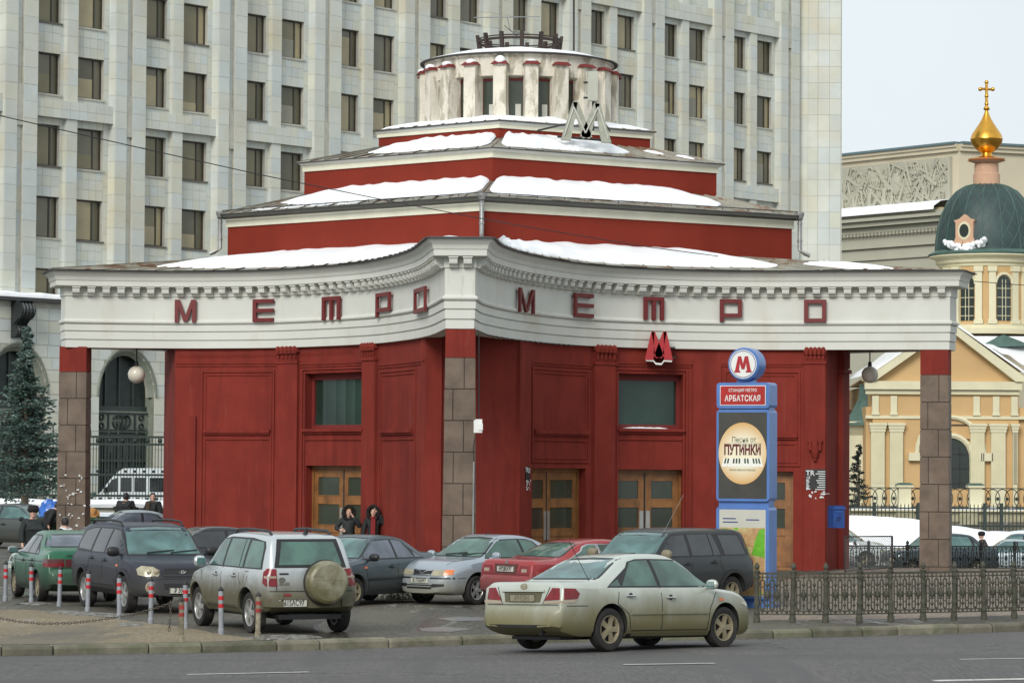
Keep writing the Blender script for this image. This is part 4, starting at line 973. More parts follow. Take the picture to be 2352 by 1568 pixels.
for k in range(NB0, NB1):
    U = k * PER
    w1, w2 = (U - .95, U + 1.0), (U + 2.2, U + 4.42)
    # joint-coloured backing with window holes
    cols = [(U - 1.35, w1[0], 0), (w1[0], w1[1], 1), (w1[1], w2[0], 0), (w2[0], w2[1], 1), (w2[1], U + 4.9, 0)]
    for (a, c, hole) in cols:
        z = ZLOW if U > -5 else 0
        if hole:
            for s in [x for x in SILL if x > z - 3]:
                if s > z: base.box(a, c, -.5, 0, z, s)
                z = s + WH
        base.box(a, c, -.5, 0, z, ZTOP)
    # wide pier with slot, narrow middle pier, belts between storey groups
    base.box(U + 4.85, U + 5.75, -.2, .62, 0, ZTOP); base.box(U + 5.75, U + 6.22, -.2, .40, 0, ZTOP); base.box(U + 6.22, U + 7.27, -.2, .62, 0, ZTOP)
    for (z0, z1) in ((23.25, 24.30), (36.05, 37.3)): base.box(U - 1.26, U + 4.86, -.1, .42, z0, z1); base.box(U + 5.74, U + 6.23, .38, .615, z0 - .7, z1 + .7)
    for (z0, z1) in ((ZLOW - 1, 23.25), (24.30, 36.05), (37.3, ZTOP)):
        base.box(U + 1.25, U + 2.08, -.1, .33, z0, z1)
    # slabs
    E = EU; X = fb
    zs = [(ZLOW if U > -5 else 3.0)] + [v for s in SILL if s > ZLOW for v in (s, s + WH)] + [ZTOP]
    for (a, c) in (w1, w2):
        for z0, z1 in zip(zs[0::2], zs[1::2]):
            if z1 - z0 < .3: continue
            tiles(X(a, 0, z0), E, UZ, c - a, z1 - z0, .62, .62, EN)
    for (z0, z1) in ((10.0, 23.25), (24.30, 36.05), (37.3, ZTOP)):
        tiles(X(U + 1.25, .33, z0), E, UZ, .83, z1 - z0, .85, .95, EN); tiles(X(U + 1.25, 0, z0), EN, UZ, .33, z1 - z0, .4, .95, -EU)
        tiles(X(w1[1], 0, z0), E, UZ, .24, z1 - z0, .6, .95, EN)
        tiles(X(w2[1], 0, z0), E, UZ, .42, z1 - z0, .6, .95, EN)
    for (z0, z1) in ((23.25, 24.30), (36.05, 37.3)): tiles(X(U - 1.26, .42, z0), E, UZ, 6.1, z1 - z0, .68, .55, EN)
    tiles(X(U + 4.85, .62, 9), E, UZ, .9, ZTOP - 9, .9, 1.0, EN); tiles(X(U + 6.22, .62, 9), E, UZ, 1.05, ZTOP - 9, 1.1, 1.0, EN)
    tiles(X(U + 4.85, 0, 9), EN, UZ, .62, ZTOP - 9, .7, 1.0, -EU); tiles(X(U + 5.75, .40, 9), E, UZ, .47, ZTOP - 9, .6, 1.4, EN)
    for (a, c) in (w1, w2):
        for s in SILL:
            if s > 9 and s < 38: winL.append((a, c, s))
# plain end bay and the return wing on the right
UE = NB1 * PER - 1.26
base.box(UE, UE + .02, -8, .6, 0, ZTOP)
base.build('wall', K['joint'], office)
e0 = fb(UE - .1, -.4, 0); WX = V((1, .02, 0)).normalized(); WY = V((0.02, -1, 0)); pe = at(1933, 300, e0.y); wl = pe.x - e0.x
wg = MB(); b0 = e0; b1 = e0 + WX * wl; dpt = V((.30, 8, 0)); A = [wg.p(*(q + V((0, 0, z)))) for z in (0, ZTOP) for q in (b0, b1, b1 + dpt, b0 + dpt)]
wg.face(*A[:4][::-1]); wg.face(*A[4:])
for j in range(4): wg.face(A[j], A[(j + 1) % 4], A[4 + (j + 1) % 4], A[4 + j])
wg.build('wing', K['joint'], office)
tiles(b0 + V((0, 0, 5)), WX, UZ, wl * .56, 38, .8, 1.25, WY, pr=.03); tiles(b0 + WX * wl * .56 + V((0, 0, 5)), WX, UZ, wl * .44 - .06, 38, .75, 1.25, WY, pr=.10)
tiles(b1 + V((0, 0, 5)), dpt.normalized(), UZ, 4, 38, 1.0, 1.25, V((1, 0, 0)))
# largest 300 slabs that show become single objects, the rest one mesh
def seen(q):
    x, y = px(sum(q, V((0, 0, 0))) / 4); return -20 < x < 1945 and -10 < y < 720 and not (700 < x < 1640 and 330 < y) and not (520 < x < 1820 and 480 < y) and not (960 < x < 1410 and 120 < y)
SL.sort(key=lambda s: -(s[0] if seen(s[1]) else -1))
def addslab(mb, s):
    _, q, o, t = s; mb.col = t; c = sum(q, V((0, 0, 0))) / 4
    F = [mb.p(*(p + o)) for p in q]; Bk = [mb.p(*(p + o * -.1)) for p in q]; mb.face(*F)
    for j in range(4): mb.face(F[j], Bk[j], Bk[(j + 1) % 4], F[(j + 1) % 4])
for s in SL[:200]:
    mb = MB(); addslab(mb, s); mb.build('stone_slab', K['slab'], office)
mb = MB()
for s in SL[200:]: addslab(mb, s)
mb.build('stone_slabs', K['slab'], office, kind='stuff')
rw = random.Random(4); K['curt2'] = blind('lace_curtain', (.30, .29, .23), .5)
sillm = mat('dark_sill', (.12, .11, .09), .7)
for (a, c, s) in winL:
    x, y = px(fb((a + c) / 2, 0, s + 1.2))
    if not (-60 < x < 1900 and -90 < y < 720): continue
    b = MB(fb); n0 = -.34; t = .09
    b.box(a, a + t, n0, n0 + .12, s, s + WH); b.box(c - t, c, n0, n0 + .12, s, s + WH); b.box(a + t, c - t, n0, n0 + .12, s, s + t); b.box(a + t, c - t, n0, n0 + .12, s + WH - t, s + WH)
    fr = b.build('window', K['wframe'], office)
    wide = c - a > 1.8; bm = K['blinds'][rw.choices([0, 1, 2, 3, 4], [4, 3, 1.6, 3, .25])[0]]
    b = MB(fb)
    if wide:
        mu = a + (c - a) * .70; b.box(a + t, mu, n0 + .02, n0 + .05, s + t, s + WH - t); b.build('pane', bm, fr)
        b = MB(fb); b.box(mu, mu + .09, n0, n0 + .10, s + t, s + WH - t); b.build('mullion', K['wframe'], fr)
        b = MB(fb); b.box(mu + .09, c - t, n0 + .02, n0 + .05, s + t, s + WH - t); b.build('pane', K['blinds'][rw.choices([1, 3, 2], [3, 2, 1])[0]], fr)
    else:
        b.box(a + t, c - t, n0 + .02, n0 + .05, s + t, s + WH - t); b.build('pane', bm, fr)
    if rw.random() < .5:
        z = s + WH * rw.choice((.25, .38, .5, .62, .8)); b = MB(fb); b.box(a + t, (a + (c - a) * .7 if wide else c - t), n0 + .05, n0 + .056, s + t, z); b.build('half_curtain', rw.choice((K['blinds'][2], K['blinds'][0], K['curt2'])), fr)
    b = MB(fb); b.box(a - .08, c + .10, -.3, .10, s - .10, s + .012); b.build('sill', sillm if rw.random() < .4 else K['joint'], fr)
# projecting ground storey with arches on the left
NG = 1.5; ZL = at(70, 690, 176).z
def garch(u, n, z): return fb(u, NG + n, z)
P1 = None
def ug(x):                              # where the storey front is met in direction x
    t = (x - 1176) / FD; o = fb(0, NG, 0); return (t * o.y - o.x) / (EU.x - t * EU.y)
gs = office
arches = [(ug(228), ug(355)), (ug(-90), ug(75))]
arches[1] = (arches[0][0] - PER, arches[0][1] - PER)
zsp = at(290, 905, garch(sum(arches[0]) / 2, 0, 0).y).z; 
mb = MB(garch); uA, uB = arches[1][0] - 3, 24
RA_ = (arches[0][1] - arches[0][0]) / 2
zspring = at(290, 805, garch(sum(arches[0]) / 2, 0, 0).y).z - RA_ * 1.25
def archwall(mb, a, c, z1):                # solid above an arched hole a..c
    N = 16; r = (c - a) / 2; m = (a + c) / 2
    for i in range(N):
        t0, t1 = pi - pi * i / N, pi - pi * (i + 1) / N
        x0, x1 = m + r * cos(t0), m + r * cos(t1); y0, y1 = zspring + 1.25 * r * sin(t0), zspring + 1.25 * r * sin(t1)
        f0 = [mb.p(x0, 0, y0), mb.p(x1, 0, y1), mb.p(x1, 0, z1), mb.p(x0, 0, z1)]; mb.face(*f0)
        mb.face(mb.p(x0, 0, y0), mb.p(x0, -1.4, y0), mb.p(x1, -1.4, y1), mb.p(x1, 0, y1))
lastu = uA
for (a, c) in sorted(arches): mb.box(lastu, a, -1.4, 0, BZ0 - .5, ZL); archwall(mb, a, c, ZL); mb.box(a, c, -1.4, -1.38, ZL - .4, ZL); lastu = c
mb.box(lastu, uB, -1.4, 0, BZ0 - .5, ZL); mb.build('wall', K['joint'], gs)
SG = []; SLs = SL; SL = SG
zz = BZ0
for (a, c) in ((uA, arches[1][0]), (arches[1][1], arches[0][0]), (arches[0][1], uB)): tiles(garch(a, 0, BZ0), EU, UZ, c - a, zspring - BZ0, .95, 1.0, EN, g=.035)
for (a, c) in sorted(arches):
    r = (c - a) / 2; m = (a + c) / 2; nz = 7; z = zspring; dz = (ZL - .35 - zspring) / nz
    for j in range(nz):
        zm = z + dz * .5; hw = r * sqrt(max(0, 1 - min(1, (z + dz * .15 - zspring) / (1.25 * r)) ** 2)) if z + dz * .15 - zspring < 1.25 * r else 0
        lo, hi = m - PER / 2, m + PER / 2
        if hw > .05: tiles(garch(lo, 0, z), EU, UZ, m - hw - lo, dz, .95, 1.0, EN, g=.035); tiles(garch(m + hw, 0, z), EU, UZ, hi - m - hw, dz, .95, 1.0, EN, g=.035)
        else: tiles(garch(lo, 0, z), EU, UZ, hi - lo, dz, .95, 1.0, EN, g=.035)
        z += dz
for s in sorted(SG, key=lambda s: -s[0])[:100]: mb = MB(); addslab(mb, s); mb.build('stone_slab', K['slab'], gs)
mb = MB()
for s in sorted(SG, key=lambda s: -s[0])[100:]: addslab(mb, s)
mb.build('stone_slabs', K['slab'], gs, kind='stuff'); SL = SLs
mb = MB(garch); mb.box(uA, uB, -1.5, .5, ZL, ZL + .22); mb.build('ledge', K['edge'], gs)
mb = MB(garch); G = []
for k in range(80):
    uu = uA + (uB - uA) * k / 79; h = .28 + .08 * sn(uu * .8, 3); G.append([(uu, .53, ZL + .2), (uu, .52, ZL + .2 + h * .7), (uu, .35, ZL + .22 + h), (uu, -1.5, ZL + .25 + h), (uu, -1.5, ZL + .2)])
mb.grid(G); mb.build('ledge_snow', K['snow'], gs, 60, kind='stuff')
K['iron_door'] = mat('dark_green_door', (.020, .030, .027), .5, .1, var=.25); K['relief'] = mat('verdigris_relief', (.19, .21, .17), .7, var=.15)
for (a, c) in arches:
    mb = MB(garch); zt = zspring + 1.25 * RA_; m = (a + c) / 2; D = -.78
    N = 16
    pts = [(m + RA_ * cos(pi * k / N), zspring + 1.25 * RA_ * sin(pi * k / N)) for k in range(N + 1)] + [(a, BZ0), (c, BZ0)]
    I = [mb.p(x, D, z) for x, z in pts]; mb.face(*I); zp0, zp1 = BZ0 + (zt - BZ0) * .46, BZ0 + (zt - BZ0) * .60
    dr = mb.build('arched_door', K['iron_door'], gs)
    mb = MB(garch); W_ = c - a
    for k in range(5):
        x = a + W_ * k / 4; mb.box(x - .07, x + .07, D, D + .14, BZ0, zp0)
    for k in range(4):
        x = a + W_ * (k + .5) / 4; mb.box(x - .16, x + .16, D, D + .05, BZ0 + .7, zp0 - .5); mb.box(x - .05, x + .05, D + .05, D + .12, BZ0 + 1.2, zp0 - 1.2)
    for z in (BZ0 + .05, zp0 * .62, zp0 - .22): mb.box(a, c, D, D + .18, z, z + .16)
    for k in range(1, 4):
        x = a + W_ * k / 4; mb.box(x - .06, x + .06, D, D + .12, zp1, zspring + 1.25 * RA_ * sqrt(max(0, 1 - ((x - m) / RA_) ** 2)) - .02)
    mb.box(a, c, D, D + .16, zp1, zp1 + .3); mb.build('door_ribs', mat('door_rib_green', (.035, .05, .044), .45, .2, var=.2), dr)
    mb = MB(garch); mb.box(c - .03, c, -1.3, -.03, BZ0, zspring); mb.tube([(m + (RA_ - .02) * cos(pi * k / 20), -.3, zspring + 1.25 * (RA_ - .02) * sin(pi * k / 20)) for k in range(21)], .27, 4); mb.build('arch_lining', K['relief'], gs)
    mb = MB(garch); mb.box(a, c, D, D + .30, zp0, zp1); mb.build('relief_panel', K['relief'], dr)
    mb = MB(lambda x, y, z: garch(x, y, z)); zc = (zp0 + zp1) / 2; hh = (zp1 - zp0) / 2; F_ = D + .33
    for k in range(3): mb.tube([(m + (k - 1) * .30 + .62 * hh * cos(t), F_, zc + .62 * hh * sin(t)) for t in [2 * pi * j / 20 for j in range(20)]], .085, 5, closed=True)
    for sx in (-1, 1):
        for sz in (-1, 1): mb.tube([(m + sx * W_ * .36 + .26 * hh * cos(t), F_, zc + sz * .42 * hh + .26 * hh * sin(t)) for t in [2 * pi * j / 12 for j in range(12)]], .07, 5, closed=True)
        mb.box(m + sx * W_ * .24 - .05, m + sx * W_ * .24 + .05, D + .28, D + .38, zp0 + .12, zp1 - .12)
    for z in (zp0 + .08, zp1 - .18): mb.box(a + .15, c - .15, D + .28, D + .37, z, z + .10)
    mb.build('relief', K['iron_door'], dr)
    mb = MB(garch); mb.tube([(m + (RA_ + .12) * cos(pi * k / 20), .03, zspring + 1.25 * (RA_ + .12) * sin(pi * k / 20)) for k in range(21)], .10, 6); mb.build('arch_moulding', K['relief'], gs)
    # scroll console over the arch
    mb = MB(lambda x, y, z: garch(x, z, y)); cx = m; zt2 = ZL - .02
    sp = [(.0, zt2), (.95, zt2)] + [(.62 + .45 * cos(t), zt2 - .55 + .5 * sin(t)) for t in [pi / 2 - .35 * k for k in range(1, 10)]] + [(.30, zt2 - 1.35)] + [(.38 + .28 * cos(t), zt2 - 1.75 + .3 * sin(t)) for t in [pi / 2 - .5 * k for k in range(0, 7)]] + [(0, zt2 - 2.15)]
    A = [mb.p(cx - .5, z, n) for n, z in sp]; B = [mb.p(cx + .5, z, n) for n, z in sp]
    for j in range(len(sp)): mb.face(A[j], A[(j + 1) % len(sp)], B[(j + 1) % len(sp)], B[j])
    mb.face(*A); mb.face(*B[::-1])
    for k in range(4):
        x = cx - .38 + .25 * k; mb.tube([(x, z, n + .02) for n, z in sp[1:-2]], .05, 4)
    mb.build('scroll_console', mat('black_stone', (.022, .028, .028), .45, var=.3), gs)

# ================================================================ beige building with a relief frieze, church
BC = at(2203, 326, 300); K['beige'] = mat('beige_plaster', (.56, .50, .37), .85, var=.06, sc=.3, bump=.2, bsc=8); K['beige2'] = mat('grey_beige_plaster', (.40, .39, .31), .85, var=.06, sc=.3)
bl = thing('beige_building', 'long beige classical building with carved frieze and snowy cornice behind the church', 'building', (BC.x, BC.y, 0))
D1 = V((-.62, .784, 0)); N1 = V((-.784, -.62, 0))          # side running away to the left
D2 = V((.93, .37, 0)); N2 = V((.37, -.93, 0))
def face2(u, n, z): return V((BC.x, BC.y, 0)) + (D1 * u + N1 * n if u >= 0 else D2 * -u + N2 * n) + UZ * z
zt = BC.z; s3 = 7000 / 300
dz = lambda y: zt - (y - 326) / s3
b = MB(lambda x, y, z: face2(x, y, z))
LB = 60
b.box(0, LB, -6, 0, 0, zt - .7); b.box(-25, -.01, -6, 0, 0, zt - .7)
for (n, z0, z1) in ((.35, dz(347), dz(338)), (.55, dz(338), dz(331))): b.box(-.0, LB, -6, n, z0, z1); b.box(-25, -.01, -6, n, z0, z1)
b.build('wall', K['beige'], bl)
b = MB(face2); b.box(0, LB, -6, .75, dz(331), dz(326)); b.box(-25, -.01, -6, .75, dz(331), dz(326)); b.build('roof_edge', mat('slate_roof', (.10, .16, .18), .5), bl)
ledge0, ledge1 = dz(505), dz(480)
b = MB(face2); b.box(0, LB, -1, 2.6, ledge0, ledge1 - .0); b.build('plinth_course', mat('yellow_ledge', (.50, .41, .24), .85), bl)
cor = [(2.9, 478, 470), (3.6, 486, 479), (3.2, 498, 487), (2.6, 512, 499), (2.3, 545, 513), (2.5, 548, 545), (2.2, 572, 549), (2.4, 576, 572), (2.2, 640, 577), (2.0, 1300, 641)]
b = MB(lambda u, n, z: V((BC.x, BC.y, 0)) + D1 * u + N1 * n + UZ * z)
for (n, y1, y0) in cor: b.box(-5, LB, -1, n, max(0, dz(y1 + 15)), dz(y0 + 15))
b.build('cornice', K['beige2'], bl)
b = MB(face2)
for k in range(120): b.box(.2 + k * .5, .45 + k * .5, 2.3, 2.75, dz(534), dz(528))
b.build('dentils', K['beige2'], bl)
b = MB(face2); G = []
for k in range(60): u_ = LB * k / 59; G.append([(u_, 3.62, dz(486)), (u_, 3.58, dz(484) + .25), (u_, 2.6, dz(478) + .55 + .15 * sn(u_ * .4)), (u_, 0, dz(470) + .6 + .1 * sn(u_, 2)), (u_, 0, dz(480))])
b.grid(G); b.build('ledge_snow', K['snow'], bl, 60, kind='stuff')
# carved relief of trophies
z0, z1 = dz(474), dz(358); b = MB(face2); b.box(1.2, LB, -.1, .06, z0, z1); b.box(.9, 1.2, -.1, .4, z0, z1); b.build('frieze_panel', K['beige2'], bl)
b = MB(face2); rr = random.Random(6); Hh = z1 - z0
for k in range(190):
    u_ = 1.8 + rr.random() * 20; zc = z0 + Hh * rr.uniform(.15, .85); t = rr.random()
    if t < .45:
        l = Hh * rr.uniform(.3, .6); a = rr.uniform(.3, 2.6); b.tube([(u_ - l * .5 * cos(a), .16, max(z0 + .1, min(z1 - .1, zc - l * .5 * sin(a)))), (u_, .26, zc), (u_ + l * .5 * cos(a), .16, max(z0 + .1, min(z1 - .1, zc + l * .5 * sin(a))))], rr.uniform(.08, .22), 5)
    elif t < .75:
        r_ = rr.uniform(.25, .5); b.tube([(u_ + r_ * cos(q), .16, zc + r_ * 1.3 * sin(q)) for q in [2 * pi * j / 10 for j in range(10)]], .10, 4, closed=True)
    else:
        for j in range(5): b.tube([(u_ + j * .28, .12, zc - .5), (u_ + j * .33 + .2, .2, zc + .5)], .08, 4)
for k in range(4):
    for j in range(5): b.box(13.2 + k * 1.5, 14.2 + k * 1.5, .05, .25 - .03 * j, z0 + .15 + j * .42, z0 + .42 + j * .42)
u_ = 8.5; b.lathe([(.01, .35), (.5, .32), (.75, .2), (.8, 0)], 16, (0, 0, 0), Matrix(((1, 0, 0, u_), (0, 0, 1, 0), (0, 1.5, 0, z0 + Hh * .55), (0, 0, 0, 1))))
b.build('frieze_relief', K['beige2'], bl, 40)

# church
K['ochre'] = mat('ochre_church_plaster', (.56, .37, .175), .85, var=.06, sc=.5); K['cream'] = mat('cream_trim', (.66, .62, .43), .8, var=.06, sc=.8); K['pink'] = mat('apricot_plaster', (.58, .36, .24), .85, var=.06)
K['copper'] = mat('green_copper_roof', (.032, .058, .057), .55, .1, var=.25, sc=.8); K['copperl'] = mat('light_green_roof', (.07, .13, .11), .6, var=.2)
K['gold'] = mat('gilded_dome', (.80, .42, .07), .28, 1., var=.12, sc=1.5)
YC = 240.0; s4 = 7000 / YC
ch = thing('church', 'yellow church with cream pilasters, green ribbed dome and golden onion cupola with a cross', 'church', (at(2275, 1100, YC).x, YC, 0))
def CXY(x, y, Y=YC): return at(x, y, Y)
cxx = CXY(2275, 600).x
zc_ = lambda y, Y=YC: at(2275, y, Y).z
# cross and onion
b = MB(); yC = YC + 2
b.tube([(cxx, yC, zc_(258)), (cxx, yC, zc_(184))], .12, 6); b.tube([(CXY(2261, 199).x, yC, zc_(197)), (CXY(2291, 203).x, yC, zc_(199))], .10, 6)
for (dx, y) in ((0, 182), (-.5, 198), (.5, 198), (0, 232), (0, 214)): b.ball((cxx + dx, yC, zc_(y)), .17, 8, 6)
b.build('cross', K['gold'], ch, 60)
def RR(x0, x1): return (x1 - x0) / 2 / s4
b = MB(); onion = [(RR(2261, 2287) * .9, 362), (RR(2257, 2293), 358), (RR(2260, 2288), 352), (RR(2263, 2287), 346), (RR(2252, 2300), 338), (RR(2241, 2311), 325), (RR(2237, 2313), 314), (RR(2240, 2310), 304), (RR(2249, 2302), 291), (RR(2258, 2293), 278), (RR(2265, 2286), 266), (RR(2269, 2282), 256), (RR(2272, 2279), 248), (.22, 246), (.26, 243), (.2, 239), (.02, 237)]
b.lathe([(r, zc_(y)) for r, y in onion], 16, (cxx, yC, 0)); b.build('onion_dome', K['gold'], ch, 25)
b = MB(); neck = [(RR(2244, 2306), 420), (RR(2244, 2306), 395), (RR(2247, 2303), 393), (RR(2247, 2303), 372), (RR(2250, 2300), 370), (RR(2238, 2312), 366), (RR(2232, 2318), 360), (.4, 356)]
b.lathe([(r, zc_(y)) for r, y in neck], 24, (cxx, yC, 0)); b.build('lantern', K['pink'], ch, 30)
b = MB(); b.lathe([(RR(2232, 2318) + .05, zc_(364)), (RR(2246, 2304), zc_(356)), (.3, zc_(354))], 24, (cxx, yC, 0)); b.build('lantern_cornice', K['gold'], ch, 30)
RDm = RR(2156, 2394); b = MB(); n_r = 8
dome = [(RDm * 1.0, 578), (RDm * .99, 550), (RDm * .955, 520), (RDm * .88, 488), (RDm * .76, 458), (RDm * .60, 436), (RDm * .42, 424), (RDm * .25, 419), (.02, 418)]
b.lathe([(r, zc_(y)) for r, y in dome], 40, (cxx, yC, 0)); dm = b.build('dome', K['copper'], ch, 40)
b = MB()
for k in range(16):
    a = 2 * pi * k / 16 + .15; b.tube([(cxx + r * cos(a), yC + r * sin(a), zc_(y) + .02) for r, y in dome[:-1]], .045, 4)
for sgn in (1, -1):
    for k in range(24):
        b.tube([(cxx + r * 1.003 * cos(2 * pi * k / 24 + sgn * .16 * j), yC + r * 1.003 * sin(2 * pi * k / 24 + sgn * .16 * j), zc_(y) + .01) for j, (r, y) in enumerate(dome[:-2])], .02, 3)
b.build('dome_seams', K['copperl'], dm)
b = MB(); RC = RR(2140, 2410)
b.lathe([(RDm * .98, zc_(582)), (RC * .985, zc_(586)), (RC, zc_(582)), (RDm * 1.01, zc_(574))], 48, (cxx, yC, 0)); b.build('drum_roof', K['copperl'], ch, 30)
RDR = RR(2168, 2382); b = MB(); b.lathe([(RDR, zc_(760)), (RDR, zc_(612))], 48, (cxx, yC, 0)); b.build('drum', K['ochre'], ch, 40)
b = MB(); b.lathe([(RDR + .02, zc_(614)), (RDR + .12, zc_(612)), (RDR + .12, zc_(607)), (RDR + .35, zc_(604)), (RDR + .35, zc_(594)), (RC * .98, zc_(589)), (RC * .98, zc_(585.5)), (RDR, zc_(585))], 48, (cxx, yC, 0)); b.build('drum_cornice', K['cream'], ch, 30); b = MB()
b.lathe([(RDR, zc_(768)), (RDR + .7, zc_(768)), (RDR + .7, zc_(757)), (RDR + .45, zc_(755)), (RDR + .45, zc_(748)), (RDR, zc_(746))], 48, (cxx, yC, 0)); b.build('drum_base', K['cream'], ch, 30)
K['chglass'] = mat('church_glass', (.03, .04, .035), .2)
for k in range(8):
    a = radians(-90 + 12.4 + 45 * k)
    if sin(a) > .25: continue
    M = TR(cxx, yC, 0, a); zb_, zt_ = zc_(738), zc_(655); w_ = .56
    pts = [(-w_, zb_), (w_, zb_), (w_, zt_)] + [(w_ * cos(t), zt_ + w_ * 1.2 * sin(t)) for t in [pi * j / 8 for j in range(1, 8)]] + [(-w_, zt_)]
    b = MB(); b.prism(pts, RDR - .25, RDR + .04, M=M, ax='x'); wn = b.build('window', K['chglass'], ch)
    b = MB()
    for q in (-.14, .14): b.box(RDR + .03, RDR + .08, q - .02, q + .02, zb_, zt_ + .35, M=M)
    for j in range(4): b.box(RDR + .03, RDR + .075, -w_, w_, zb_ + (zt_ - zb_) * (j + .5) / 4, zb_ + (zt_ - zb_) * (j + .5) / 4 + .04, M=M)
    b.build('glazing_bar', K['cream'], wn)
    b = MB(); b.tube([M @ V((RDR + .08, (w_ + .14) * cos(t), zt_ + (w_ + .14) * 1.2 * sin(t))) for t in [pi * j / 10 for j in range(11)]], .12, 5); b.build('window_arch', K['cream'], wn)
    for dl in (radians(14.5), radians(-14.5)):
        M2 = TR(cxx, yC, 0, a + dl); b = MB(); b.box(RDR - .1, RDR + .22, -.27, .27, zc_(742), zc_(618), M=M2); b.box(RDR - .1, RDR + .32, -.36, .36, zc_(746), zc_(736), M=M2); b.box(RDR - .1, RDR + .32, -.36, .36, zc_(626), zc_(614), M=M2); b.build('pilaster', K['cream'], ch)
# dormer on the dome with snow
b = MB(); M = TR(cxx, yC, 0, radians(-90 - 34)); rq = RDm * .82; zd0, zd1 = zc_(566), zc_(506)
b.prism([(-1.0, zd0), (1.0, zd0), (.75, zd0 + .6), (.75, zd1 - .3), (.9, zd1 - .1), (.45, zd1), (0, zd1 + .35), (-.45, zd1), (-.9, zd1 - .1), (-.75, zd1 - .3), (-.75, zd0 + .6)], rq, RDm * 1.0, M=M, ax='x'); dr = b.build('dormer', K['pink'], ch)
b = MB(); b.lathe([(.35, 0), (.55, .0), (.55, .1), (.35, .1)], 18, (0, 0, 0), M @ TR(RDm * .98, 0, (zd0 + zd1) / 2 + .1) @ Matrix.Rotation(pi / 2, 4, 'Y') @ Matrix.Diagonal((1.3, 1, 1, 1))); b.build('dormer_ring', K['cream'], dr)
b = MB(); b.lathe([(.001, 0), (.40, 0), (.40, .06), (.001, .06)], 14, (0, 0, 0), M @ TR(RDm * 1.0, 0, (zd0 + zd1) / 2 + .1) @ Matrix.Rotation(pi / 2, 4, 'Y') @ Matrix.Diagonal((1.3, 1, 1, 1))); b.build('dormer_louvre', K['chglass'], dr)
b = MB()
for k in range(90): t = random.uniform(-1, 1); q = M @ V((RDm * 1.0 + random.uniform(-.25, .25), 1.75 * t, zd0 - .25 + .55 * t * t + random.uniform(-.2, .22))); b.ball(q, random.uniform(.10, .24), 7, 5)
b.build('dormer_snow', K['snow'], dr, 60, kind='stuff')
# lower church body with a gabled front
YF = YC - 9.5; s5 = 7000 / YF
X5 = lambda x: (x - 1176 + ROLL * 150) * YF / 7000; Z5 = lambda y, x=2200: 2.8 + (1070 - (y - ROLL * (x - 1176))) * YF / 7000
FX0, FX1 = X5(1968), X5(2352); gx = X5(2176); gtop = Z5(728); ez = Z5(872)
b = MB(); b.box(X5(1990), X5(2600), YF + .3, YF + 16, 0, Z5(935)); b.box(FX0 + 1.2, X5(2340), YF, YF + 16, 0, Z5(885)); b.prism([(X5(1995), Z5(880)), (X5(2335), Z5(880)), (gx, Z5(752))], YF + .05, YF + 14); b.build('body', K['ochre'], ch)
b = MB(); b.box(X5(1985), X5(2345), YF - .5, YF + .2, Z5(895), Z5(876)); b.box(X5(1988), X5(2340), YF - .25, YF + .2, Z5(906), Z5(896)); b.box(X5(1988), X5(2600), YF - .12, YF + .35, Z5(962), Z5(955))
b.prism([(X5(1982), Z5(876)), (X5(1982), Z5(866)), (gx, Z5(738)), (X5(2352), Z5(866)), (X5(2352), Z5(876)), (X5(2330), Z5(876)), (gx, Z5(757)), (X5(2008), Z5(876))], YF - .7, YF + 1.0); b.build('pediment', K['cream'], ch)
b = MB(); G = []
for k in range(41):
    t = k / 40; x = X5(1982) + (X5(2352) - X5(1982)) * t; z = Z5(738) - (Z5(738) - Z5(866)) * abs(t - (gx - X5(1982)) / (X5(2352) - X5(1982))) * 2; h = .28 + .12 * sn(t * 9)
    G.append([(x, YF - .75, z + .03), (x, YF - .72, z + h * .7), (x, YF - .2, z + h), (x, YF + 12, z + h)])
b.grid(G); b.build('roof_snow', K['snow'], ch, 60, kind='stuff')
b = MB(); G = []                             # snow slope running up to the drum on the right
for k in range(30):
    t = k / 29; x = X5(2230) + (X5(2420) - X5(2230)) * t; G.append([(x, YF + 1.2, Z5(770 + 95 * t) + .25 * sn(t * 7)), (x, YF + 3.5, Z5(768 + 12 * t) + .2 * sn(t * 5, 2)), (x, YF + 5.5, Z5(764))])
b.grid(G); b.build('roof_snow', K['snow'], ch, 60, kind='stuff')
for k, x in enumerate((2003, 2045, 2235, 2280, 2322)):        # frieze blocks
    b = MB(); b.box(X5(x), X5(x + 15), YF - .15, YF + .1, Z5(950), Z5(910)); b.box(X5(x) - .05, X5(x + 15) + .05, YF - .22, YF + .1, Z5(954), Z5(949)); b.build('frieze_block', K['cream'], ch)
for (x0, x1) in ((2000, 2031), (2043, 2073), (2228, 2260), (2275, 2308), (2325, 2335)):
    b = MB(); zt_, zb_ = Z5(992), Z5(1168)
    b.box(X5(x0), X5(x1), YF - .35, YF + .1, zb_, zt_); pl = b.build('pilaster', K['cream'], ch)
    b = MB(); n_ = 7
    for k in range(n_): xx = X5(x0) + (X5(x1) - X5(x0)) * (k + .5) / n_; b.box(xx - .035, xx + .035, YF - .40, YF - .34, zb_ + 1.9, zt_ - .05)
    b.build('flute_ridges', K['cream'], pl)
    b = MB()
    for (d, y0, y1) in ((.06, 992, 985), (.11, 985, 978), (.17, 978, 972)): b.box(X5(x0) - d, X5(x1) + d, YF - .35 - d, YF + .1, Z5(y0), Z5(y1))
    b.build('capital', K['cream'], pl)
